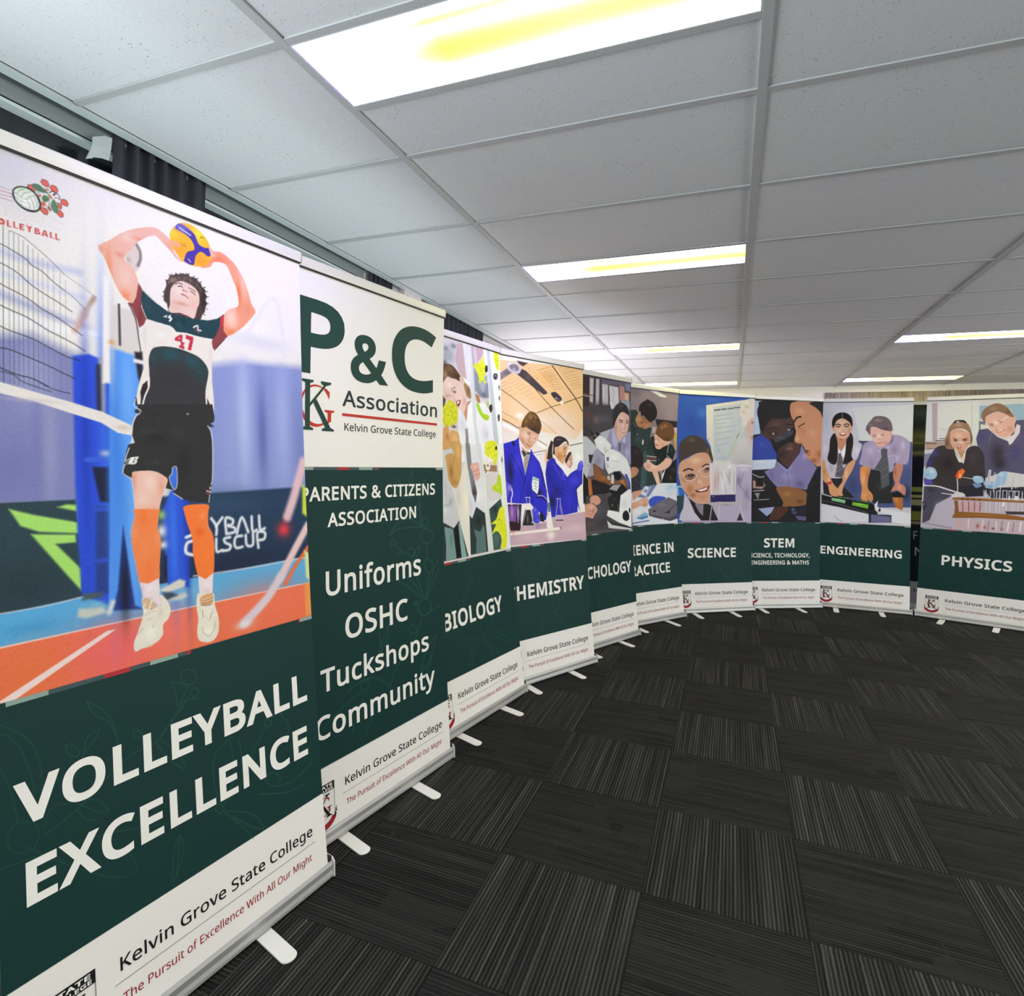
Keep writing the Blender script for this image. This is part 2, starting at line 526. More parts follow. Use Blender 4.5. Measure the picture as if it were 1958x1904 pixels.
# glyph outlines (thousandths of an em): advance, loops
GLYPHS = {
    'A': [512,[[[437,0],[368,177],[141,177],[73,0],[0,0],[224,575],[289,575],[512,0]],[[282,415],[279,424],[274,438],[269,455],[263,473],[259,489],[255,500],[247,468],[242,452],[238,438],[230,415],[165,241],[346,241]]]],
    'B': [521,[[[241,573],[307,569],[361,558],[404,541],[434,515],[453,478],[459,431],[457,409],[453,389],[446,371],[431,347],[409,328],[392,317],[372,309],[350,304],[350,300],[373,295],[395,288],[415,279],[433,267],[448,253],[461,236],[470,215],[476,191],[478,163],[475,130],[467,100],[454,74],[436,52],[413,33],[385,19],[354,8],[318,2],[279,0],[78,0],[78,573]],[[256,329],[300,331],[334,339],[357,352],[372,371],[381,394],[384,423],[380,451],[369,474],[351,490],[324,502],[289,509],[245,511],[150,511],[150,329]],[[150,269],[150,61],[265,61],[311,64],[346,74],[371,91],[388,112],[398,138],[401,168],[398,197],[388,221],[370,241],[344,256],[321,263],[293,267],[260,269]]]],
    'C': [507,[[[323,517],[294,516],[266,510],[241,502],[217,490],[196,474],[178,456],[162,434],[149,410],[139,383],[131,353],[127,321],[125,286],[128,241],[135,200],[147,164],[164,132],[186,105],[213,83],[244,68],[281,58],[322,55],[347,56],[371,58],[394,62],[416,66],[438,72],[460,78],[460,15],[438,8],[416,2],[393,-2],[369,-6],[342,-7],[312,-8],[257,-4],[208,8],[166,28],[130,56],[101,90],[78,131],[62,178],[52,230],[49,287],[51,329],[57,369],[67,406],[81,440],[99,471],[120,499],[145,523],[174,543],[206,559],[242,571],[281,578],[324,581],[353,580],[381,577],[409,572],[435,565],[460,557],[482,547],[453,486],[435,494],[415,501],[394,508],[372,513],[348,516]]]],
    'D': [585,[[[536,292],[533,231],[521,177],[501,131],[474,91],[439,58],[399,33],[351,15],[297,4],[237,0],[78,0],[78,573],[254,573],[309,569],[359,558],[404,540],[443,516],[476,484],[502,446],[521,401],[533,350]],[[460,289],[457,337],[449,379],[435,415],[416,444],[391,469],[361,487],[327,500],[287,508],[244,511],[150,511],[150,62],[228,62],[299,68],[357,87],[402,119],[434,164],[454,220]]]],
    'E': [446,[[[398,0],[78,0],[78,573],[398,573],[398,509],[150,509],[150,330],[383,330],[383,268],[150,268],[150,63],[398,63]]]],
    'F': [416,[[[150,0],[78,0],[78,573],[398,573],[398,509],[150,509],[150,306],[383,306],[383,243],[150,243]]]],
    'G': [584,[[[326,302],[524,302],[524,22],[493,12],[462,5],[431,-1],[398,-5],[362,-7],[323,-8],[267,-4],[217,8],[173,28],[136,55],[105,89],[81,130],[63,176],[52,229],[49,286],[53,343],[65,395],[84,442],[111,482],[145,517],[186,544],[233,564],[286,577],[346,581],[377,580],[407,577],[437,572],[465,565],[491,557],[516,547],[489,484],[468,493],[445,501],[421,508],[395,513],[369,516],[342,517],[298,514],[259,505],[225,489],[195,468],[170,441],[150,409],[136,373],[127,332],[124,286],[127,243],[134,202],[146,166],[164,133],[187,106],[216,84],[251,68],[292,58],[340,55],[364,55],[385,56],[404,59],[429,63],[452,68],[452,238],[326,238]]]],
    'H': [594,[[[516,0],[443,0],[443,267],[150,267],[150,0],[78,0],[78,573],[150,573],[150,330],[443,330],[443,573],[516,573]]]],
    'I': [272,[[[239,0],[32,0],[32,42],[99,57],[99,515],[32,531],[32,573],[239,573],[239,531],[172,515],[172,57],[239,42]]]],
    'K': [496,[[[496,0],[411,0],[209,273],[150,222],[150,0],[78,0],[78,573],[150,573],[150,290],[166,308],[182,327],[199,345],[249,399],[403,573],[488,573],[261,323]]]],
    'L': [420,[[[78,0],[78,573],[150,573],[150,64],[400,64],[400,0]]]],
    'M': [727,[[[330,0],[142,502],[139,502],[140,484],[142,461],[143,435],[144,407],[144,377],[144,347],[144,0],[78,0],[78,573],[184,573],[361,103],[364,103],[544,573],[650,573],[650,0],[578,0],[578,352],[578,380],[579,408],[580,435],[581,460],[583,482],[584,501],[581,501],[390,0]]]],
    'N': [609,[[[532,0],[447,0],[141,476],[138,476],[139,455],[141,432],[143,378],[144,349],[144,320],[144,0],[78,0],[78,573],[161,573],[467,99],[470,99],[468,137],[466,193],[465,223],[464,249],[464,573],[532,573]]]],
    'O': [626,[[[577,287],[576,244],[570,204],[561,166],[547,132],[531,101],[510,73],[486,49],[459,29],[428,13],[393,1],[355,-6],[314,-8],[271,-6],[232,1],[196,13],[165,29],[138,49],[114,73],[94,101],[78,132],[65,167],[56,204],[51,245],[49,288],[52,344],[62,396],[78,442],[100,482],[130,517],[166,545],[208,565],[258,577],[314,581],[369,577],[417,565],[459,545],[495,517],[524,483],[547,442],[564,396],[574,344]],[[125,287],[127,241],[134,200],[145,163],[161,131],[182,104],[207,83],[238,67],[273,58],[314,55],[354,58],[390,67],[420,83],[445,104],[465,131],[481,163],[492,200],[499,241],[501,287],[496,354],[481,411],[456,457],[421,491],[373,511],[314,518],[274,515],[238,506],[207,490],[182,469],[161,443],[145,411],[134,374],[127,333]]]],
    'P': [485,[[[229,573],[297,568],[352,553],[393,528],[421,495],[439,454],[444,404],[443,381],[439,358],[433,336],[423,316],[411,296],[395,278],[375,262],[351,249],[324,238],[292,230],[256,225],[216,223],[150,223],[150,0],[78,0],[78,573]],[[223,511],[150,511],[150,285],[208,285],[242,286],[272,290],[298,296],[320,306],[338,318],[352,334],[362,352],[368,375],[370,401],[366,435],[354,462],[334,484],[306,499],[269,508]]]],
    'R': [499,[[[236,573],[281,571],[320,565],[353,555],[381,540],[404,522],[422,500],[434,474],[442,444],[444,410],[442,381],[437,356],[427,334],[415,315],[401,298],[385,285],[367,274],[349,264],[330,257],[487,0],[403,0],[264,237],[150,237],[150,0],[78,0],[78,573]],[[232,510],[150,510],[150,298],[236,298],[278,301],[312,310],[338,325],[355,347],[366,374],[370,407],[368,430],[363,450],[355,467],[336,486],[310,500],[287,505],[261,509]]]],
    'S': [440,[[[403,153],[400,121],[392,92],[378,66],[359,44],[335,26],[307,11],[274,1],[238,-6],[198,-8],[177,-8],[157,-7],[137,-5],[109,-1],[83,4],[61,11],[41,19],[41,88],[62,80],[86,72],[113,65],[142,59],[171,56],[201,55],[228,56],[252,60],[273,66],[298,79],[316,98],[327,120],[330,147],[327,173],[318,194],[302,213],[277,230],[255,241],[228,252],[196,265],[172,274],[151,284],[131,294],[106,311],[85,330],[69,351],[57,375],[52,393],[49,413],[48,435],[51,464],[58,490],[71,513],[89,533],[110,550],[136,563],[165,573],[197,579],[231,581],[262,580],[290,577],[318,572],[343,565],[367,558],[389,549],[366,487],[346,495],[325,502],[302,508],[278,513],[254,516],[229,517],[207,516],[187,513],[169,507],[148,494],[133,478],[124,457],[121,434],[124,407],[133,386],[149,367],[172,351],[193,341],[217,330],[246,318],[278,306],[307,293],[332,279],[353,264],[371,247],[385,228],[395,206],[401,181]]]],
    'T': [446,[[[259,0],[187,0],[187,509],[8,509],[8,573],[437,573],[437,509],[259,509]]]],
    'U': [586,[[[513,202],[511,164],[503,128],[489,95],[470,65],[446,40],[416,20],[380,4],[338,-5],[290,-8],[225,-2],[171,18],[128,50],[97,93],[78,144],[72,204],[72,573],[144,573],[144,201],[148,158],[161,122],[182,93],[211,72],[248,59],[294,55],[327,57],[355,63],[379,73],[399,88],[415,105],[427,126],[435,149],[440,174],[442,202],[442,573],[513,573]]]],
    'V': [481,[[[481,573],[277,0],[204,0],[0,573],[75,573],[204,205],[213,182],[220,160],[226,139],[231,119],[236,100],[241,80],[245,100],[250,119],[255,140],[262,161],[269,183],[277,207],[405,573]]]],
    'W': [746,[[[735,573],[583,0],[510,0],[399,375],[389,410],[384,427],[380,443],[373,471],[371,481],[370,488],[367,471],[364,458],[361,443],[352,409],[348,391],[342,373],[234,0],[161,0],[10,573],[85,573],[174,223],[179,205],[183,186],[190,151],[194,134],[196,118],[201,87],[206,119],[210,137],[213,154],[218,173],[222,191],[232,227],[333,573],[407,573],[512,225],[518,206],[523,187],[527,169],[532,151],[535,133],[538,117],[544,87],[547,107],[550,129],[555,151],[560,175],[566,199],[572,224],[660,573]]]],
    'X': [470,[[[467,0],[385,0],[233,249],[79,0],[3,0],[193,298],[15,573],[95,573],[236,348],[377,573],[453,573],[276,300]]]],
    'Y': [454,[[[227,291],[376,573],[454,573],[263,222],[263,0],[191,0],[191,219],[0,573],[79,573]]]],
    'Z': [459,[[[427,0],[30,0],[30,55],[332,508],[40,508],[40,573],[419,573],[419,518],[118,64],[427,64]]]],
    '&': [587,[[[244,581],[271,580],[296,575],[318,567],[337,555],[353,541],[366,524],[375,505],[381,483],[383,458],[379,426],[368,397],[350,372],[326,349],[299,328],[268,308],[423,159],[436,176],[447,195],[457,216],[465,238],[472,262],[479,286],[550,286],[541,253],[530,221],[518,191],[504,163],[487,137],[468,114],[585,0],[490,0],[420,67],[403,53],[385,40],[366,28],[347,18],[325,9],[303,2],[278,-4],[252,-7],[223,-8],[188,-6],[156,0],[127,10],[102,24],[81,42],[65,63],[52,89],[45,117],[43,149],[44,175],[49,199],[57,220],[69,239],[83,256],[100,273],[120,288],[142,303],[166,318],[149,337],[133,358],[118,379],[107,403],[99,429],[96,456],[98,481],[104,504],[114,524],[127,541],[144,555],[165,567],[188,575],[215,580]],[[209,273],[182,257],[159,239],[141,221],[128,201],[119,178],[116,152],[120,124],[129,101],[146,81],[168,66],[194,57],[225,55],[258,56],[287,62],[314,71],[337,83],[357,97],[375,111]],[[241,524],[211,519],[186,506],[171,485],[165,457],[169,429],[180,404],[192,387],[207,369],[225,350],[253,368],[276,385],[292,401],[304,419],[310,437],[313,458],[308,484],[294,505],[271,519]]]],
    ',': [215,[[[154,84],[149,65],[143,45],[136,23],[128,1],[120,-20],[111,-42],[102,-63],[94,-84],[85,-103],[33,-103],[38,-83],[43,-61],[49,-38],[53,-15],[58,8],[63,31],[67,53],[70,74],[73,93],[148,93]]]],
    '4': [459,[[[443,130],[359,130],[359,0],[291,0],[291,130],[17,130],[17,190],[286,576],[359,576],[359,193],[443,193]],[[291,374],[291,394],[291,412],[292,429],[293,444],[293,459],[294,474],[294,487],[295,500],[292,500],[285,485],[276,468],[266,451],[257,438],[86,193],[291,193]]]],
    '7': [459,[[[109,0],[344,508],[35,508],[35,573],[419,573],[419,518],[187,0]]]],
    'a': [450,[[[231,437],[279,433],[318,422],[347,403],[368,375],[381,338],[385,293],[385,0],[334,0],[320,61],[317,61],[298,40],[279,22],[258,9],[234,-1],[216,-5],[195,-7],[172,-8],[148,-7],[124,-2],[103,6],[84,16],[68,30],[55,48],[45,68],[39,92],[37,119],[43,159],[59,192],[87,219],[127,238],[179,251],[243,257],[316,259],[316,285],[313,317],[306,342],[293,359],[275,371],[253,378],[227,380],[205,379],[183,376],[163,370],[143,363],[124,355],[106,347],[84,400],[104,410],[126,419],[151,426],[177,432],[204,436]],[[252,208],[204,203],[167,195],[141,182],[124,165],[113,144],[110,119],[115,87],[132,66],[157,53],[188,49],[223,52],[253,62],[279,79],[299,103],[311,134],[315,172],[315,210]]]],
    'b': [493,[[[139,461],[138,435],[138,410],[136,389],[135,373],[139,373],[153,390],[169,405],[189,419],[213,429],[240,435],[272,437],[322,431],[365,412],[401,381],[428,338],[444,283],[449,215],[447,168],[439,127],[427,91],[410,61],[390,36],[365,17],[337,3],[306,-5],[272,-8],[240,-6],[213,0],[189,10],[169,24],[153,38],[139,55],[133,55],[119,0],[68,0],[68,609],[139,609]],[[260,379],[231,377],[207,371],[188,361],[172,348],[159,330],[150,308],[144,282],[140,252],[139,217],[139,214],[142,165],[150,125],[165,93],[187,69],[219,55],[261,51],[297,55],[325,69],[348,93],[363,126],[373,166],[376,216],[373,265],[363,306],[348,338],[325,360],[296,374]]]],
    'c': [385,[[[241,-8],[204,-5],[170,2],[139,15],[112,34],[88,58],[69,87],[55,123],[47,165],[44,213],[47,262],[56,305],[71,342],[90,372],[114,396],[142,415],[174,428],[208,435],[245,438],[267,437],[288,435],[309,431],[336,424],[358,415],[337,356],[316,363],[292,370],[267,374],[244,376],[217,374],[193,368],[172,358],[155,343],[141,325],[131,303],[123,277],[119,247],[117,213],[119,181],[123,152],[131,126],[141,104],[155,86],[172,71],[191,61],[214,55],[240,53],[262,54],[283,56],[302,60],[328,68],[351,78],[351,15],[328,5],[304,-2],[285,-5],[264,-7]]]],
    'd': [493,[[[221,-8],[171,-2],[128,17],[92,48],[65,91],[49,146],[44,214],[49,282],[66,338],[93,381],[128,413],[171,432],[221,438],[253,436],[280,429],[303,420],[323,407],[340,391],[354,374],[359,374],[356,405],[355,424],[354,438],[354,609],[425,609],[425,0],[368,0],[358,58],[354,58],[340,40],[323,24],[303,11],[279,1],[252,-6]],[[232,51],[273,55],[305,67],[328,88],[343,117],[352,154],[355,200],[355,213],[352,263],[343,304],[329,336],[306,360],[274,375],[231,379],[196,374],[168,359],[146,334],[130,300],[120,260],[117,213],[120,165],[130,125],[146,93],[168,69],[197,55]]]],
    'e': [452,[[[234,438],[269,435],[301,427],[329,414],[354,396],[374,373],[390,346],[402,315],[409,281],[411,244],[411,201],[117,201],[122,157],[134,119],[154,90],[181,69],[215,56],[254,52],[280,53],[305,56],[327,60],[348,66],[370,73],[392,82],[392,20],[370,11],[349,4],[327,-1],[304,-5],[279,-7],[251,-8],[212,-5],[176,3],[143,17],[114,36],[90,61],[70,91],[56,126],[47,167],[44,212],[47,257],[55,297],[68,333],[86,364],[108,390],[134,411],[164,426],[198,435]],[[233,380],[202,377],[175,366],[154,348],[137,323],[125,293],[119,257],[338,257],[336,281],[333,302],[326,322],[312,346],[292,364],[276,373],[256,378]]]],
    'f': [276,[[[266,375],[158,375],[158,0],[87,0],[87,375],[12,375],[12,408],[87,432],[87,457],[89,492],[95,522],[104,547],[116,568],[132,585],[152,597],[174,606],[199,612],[227,613],[252,612],[274,609],[294,604],[310,599],[292,544],[278,548],[262,552],[245,555],[228,556],[197,550],[175,532],[166,513],[160,489],[158,458],[158,430],[266,430]]]],
    'g': [493,[[[221,438],[248,436],[273,431],[297,422],[319,409],[338,393],[355,373],[359,373],[369,430],[425,430],[425,-7],[423,-46],[416,-80],[404,-109],[388,-135],[367,-155],[341,-172],[310,-183],[274,-190],[233,-192],[202,-192],[174,-189],[147,-186],[122,-180],[99,-174],[78,-165],[78,-100],[99,-110],[123,-118],[149,-125],[177,-130],[206,-133],[237,-134],[271,-130],[300,-119],[324,-101],[341,-77],[352,-48],[355,-13],[355,4],[355,16],[356,32],[357,47],[358,57],[354,57],[338,37],[320,21],[299,8],[275,-1],[250,-6],[221,-8],[170,-2],[126,18],[91,51],[65,95],[49,149],[44,214],[49,278],[65,332],[91,377],[126,411],[169,431]],[[230,379],[207,376],[187,370],[169,359],[153,344],[140,326],[130,303],[123,277],[119,247],[117,213],[120,165],[130,124],[146,92],[169,68],[197,54],[232,50],[262,52],[288,58],[309,69],[326,85],[340,105],[349,131],[353,151],[355,173],[356,197],[356,214],[355,251],[350,282],[343,309],[332,331],[319,348],[302,362],[281,371],[257,377]]]],
    'h': [496,[[[139,431],[138,415],[138,399],[136,384],[135,370],[140,370],[155,391],[174,407],[196,420],[221,429],[247,435],[273,437],[306,435],[335,430],[360,421],[382,408],[399,391],[413,370],[423,344],[429,314],[431,280],[431,0],[361,0],[361,275],[358,307],[351,333],[338,353],[319,367],[295,376],[265,379],[235,377],[210,370],[189,360],[173,347],[160,329],[150,308],[144,283],[140,254],[139,222],[139,0],[68,0],[68,609],[139,609]]]],
    'i': [207,[[[139,430],[139,0],[68,0],[68,430]],[[104,591],[119,588],[133,580],[142,566],[145,546],[142,526],[133,512],[119,504],[104,501],[88,504],[75,512],[66,526],[63,546],[66,566],[75,580],[88,588]]]],
    'k': [428,[[[138,291],[138,276],[137,257],[135,221],[138,221],[144,229],[152,240],[172,264],[181,276],[189,285],[326,430],[409,430],[235,246],[421,0],[336,0],[187,200],[138,158],[138,0],[68,0],[68,609],[138,609]]]],
    'l': [207,[[[139,0],[68,0],[68,609],[139,609]]]],
    'm': [750,[[[540,438],[584,434],[621,421],[649,401],[669,371],[681,330],[685,280],[685,0],[615,0],[615,277],[613,308],[606,333],[594,353],[577,367],[555,376],[528,379],[490,374],[460,362],[438,342],[423,315],[414,280],[411,237],[411,0],[342,0],[342,277],[339,308],[332,333],[320,353],[303,367],[281,376],[253,379],[227,377],[204,370],[185,360],[170,347],[158,329],[150,308],[144,283],[140,255],[139,223],[139,0],[68,0],[68,430],[125,430],[136,371],[140,371],[155,392],[173,409],[194,422],[217,431],[241,436],[266,438],[298,436],[325,430],[349,420],[369,406],[386,388],[398,366],[402,366],[418,388],[438,406],[461,420],[486,430],[512,436]]]],
    'n': [496,[[[275,438],[322,434],[361,421],[391,401],[413,371],[426,330],[431,280],[431,0],[361,0],[361,275],[358,307],[351,333],[338,353],[319,367],[295,376],[265,379],[222,374],[189,361],[166,338],[151,308],[142,269],[139,223],[139,0],[68,0],[68,430],[125,430],[136,371],[140,371],[156,392],[175,409],[198,422],[222,431],[248,436]]]],
    'o': [485,[[[442,216],[440,181],[436,150],[428,121],[417,95],[404,71],[388,51],[369,33],[348,18],[324,7],[299,-1],[271,-6],[241,-8],[214,-6],[188,-1],[163,7],[140,18],[119,33],[100,51],[84,71],[70,95],[59,121],[51,150],[46,181],[44,216],[47,261],[55,301],[68,336],[87,367],[110,392],[137,412],[169,426],[204,435],[244,438],[281,435],[316,426],[347,412],[374,392],[398,367],[417,336],[431,301],[439,261]],[[117,216],[119,184],[123,154],[130,128],[141,105],[155,86],[172,71],[192,59],[216,53],[243,51],[270,53],[294,59],[314,71],[331,86],[345,105],[356,128],[363,154],[367,184],[369,216],[367,248],[363,277],[355,303],[345,325],[331,344],[314,359],[294,370],[270,376],[242,379],[202,374],[171,359],[147,335],[130,303],[120,263]]]],
    'p': [493,[[[273,438],[322,432],[365,413],[401,383],[428,339],[444,284],[449,216],[447,170],[439,129],[427,93],[410,62],[390,37],[365,17],[337,3],[306,-5],[272,-8],[241,-6],[213,1],[190,11],[170,24],[153,38],[139,55],[134,55],[136,39],[137,20],[138,1],[139,-16],[139,-192],[68,-192],[68,430],[126,430],[136,371],[139,371],[153,389],[170,405],[189,419],[213,429],[231,434],[251,437]],[[260,379],[233,377],[210,371],[190,362],[174,349],[161,333],[152,313],[145,289],[141,261],[139,229],[139,216],[140,182],[144,152],[150,126],[159,103],[172,85],[188,70],[208,59],[233,53],[261,51],[286,53],[308,60],[326,72],[341,88],[354,108],[364,131],[371,157],[375,186],[376,217],[373,262],[363,302],[348,334],[325,359],[296,374]]]],
    'r': [331,[[[269,438],[281,438],[295,437],[308,435],[319,433],[310,368],[299,370],[287,372],[275,373],[264,374],[240,371],[217,363],[195,351],[176,334],[161,313],[149,289],[143,270],[140,251],[139,229],[139,0],[68,0],[68,430],[126,430],[134,351],[137,351],[152,374],[170,395],[191,413],[214,426],[240,435]]]],
    's': [384,[[[348,119],[346,92],[339,69],[327,49],[311,32],[292,18],[268,6],[241,-2],[210,-6],[176,-8],[148,-7],[122,-5],[99,-1],[78,5],[59,11],[42,19],[42,83],[60,75],[81,67],[104,60],[128,54],[153,50],[178,49],[211,51],[236,57],[256,66],[274,86],[280,112],[278,128],[271,141],[259,154],[239,167],[222,176],[200,185],[174,196],[148,206],[124,217],[103,228],[76,245],[57,266],[45,292],[41,324],[46,358],[61,386],[85,408],[118,425],[157,435],[202,438],[228,437],[252,434],[275,430],[298,424],[319,417],[339,409],[315,353],[297,360],[278,366],[258,372],[238,377],[218,379],[197,380],[171,379],[149,374],[131,366],[114,350],[108,328],[111,312],[119,298],[133,286],[154,274],[172,266],[193,256],[219,246],[245,236],[268,226],[289,215],[314,197],[333,176],[344,150]]]],
    't': [289,[[[212,50],[228,50],[245,53],[260,55],[272,59],[272,5],[258,0],[240,-4],[219,-7],[200,-8],[178,-7],[157,-3],[138,4],[120,13],[104,27],[91,44],[82,66],[76,93],[74,125],[74,375],[13,375],[13,409],[75,437],[103,528],[144,528],[144,430],[269,430],[269,375],[144,375],[144,127],[146,103],[153,83],[163,69],[185,54]]]],
    'u': [496,[[[427,430],[427,0],[370,0],[359,57],[356,57],[340,36],[321,20],[298,8],[273,-1],[247,-6],[220,-8],[187,-6],[159,-1],[134,8],[112,21],[95,38],[81,59],[71,85],[65,114],[63,148],[63,430],[135,430],[135,153],[137,122],[145,96],[158,76],[176,62],[200,53],[230,51],[260,53],[285,59],[306,69],[323,82],[336,100],[345,121],[352,146],[356,175],[357,206],[357,430]]]],
    'v': [407,[[[163,0],[0,430],[75,430],[167,176],[173,158],[180,137],[187,116],[193,96],[198,78],[201,63],[204,63],[208,78],[214,96],[220,117],[227,138],[234,158],[241,176],[332,430],[407,430],[244,0]]]],
    'w': [630,[[[346,243],[336,276],[331,292],[328,308],[321,335],[318,347],[316,357],[313,357],[311,347],[308,335],[302,307],[298,292],[294,275],[289,259],[284,242],[207,1],[127,1],[9,431],[82,431],[141,201],[147,178],[153,154],[158,131],[163,109],[167,90],[169,73],[172,73],[175,84],[178,97],[185,128],[189,144],[193,160],[197,175],[201,188],[277,431],[354,431],[428,188],[440,149],[446,129],[451,109],[455,90],[457,74],[460,74],[463,89],[466,108],[471,129],[477,153],[483,177],[489,201],[549,431],[621,431],[502,1],[419,1]]]],
    'x': [424,[[[170,220],[22,430],[102,430],[213,268],[322,430],[402,430],[253,220],[410,0],[330,0],[213,172],[94,0],[14,0]]]],
    'y': [409,[[[1,430],[76,430],[169,185],[177,164],[184,144],[191,124],[196,105],[201,86],[205,68],[209,68],[215,91],[224,121],[231,142],[238,164],[245,186],[333,430],[409,430],[224,-59],[213,-85],[201,-108],[188,-130],[173,-148],[157,-164],[138,-176],[117,-185],[94,-191],[67,-192],[49,-192],[34,-190],[20,-188],[9,-186],[9,-130],[19,-132],[30,-133],[43,-134],[56,-135],[79,-132],[99,-126],[116,-114],[130,-99],[142,-80],[152,-59],[174,-2]]]],
}

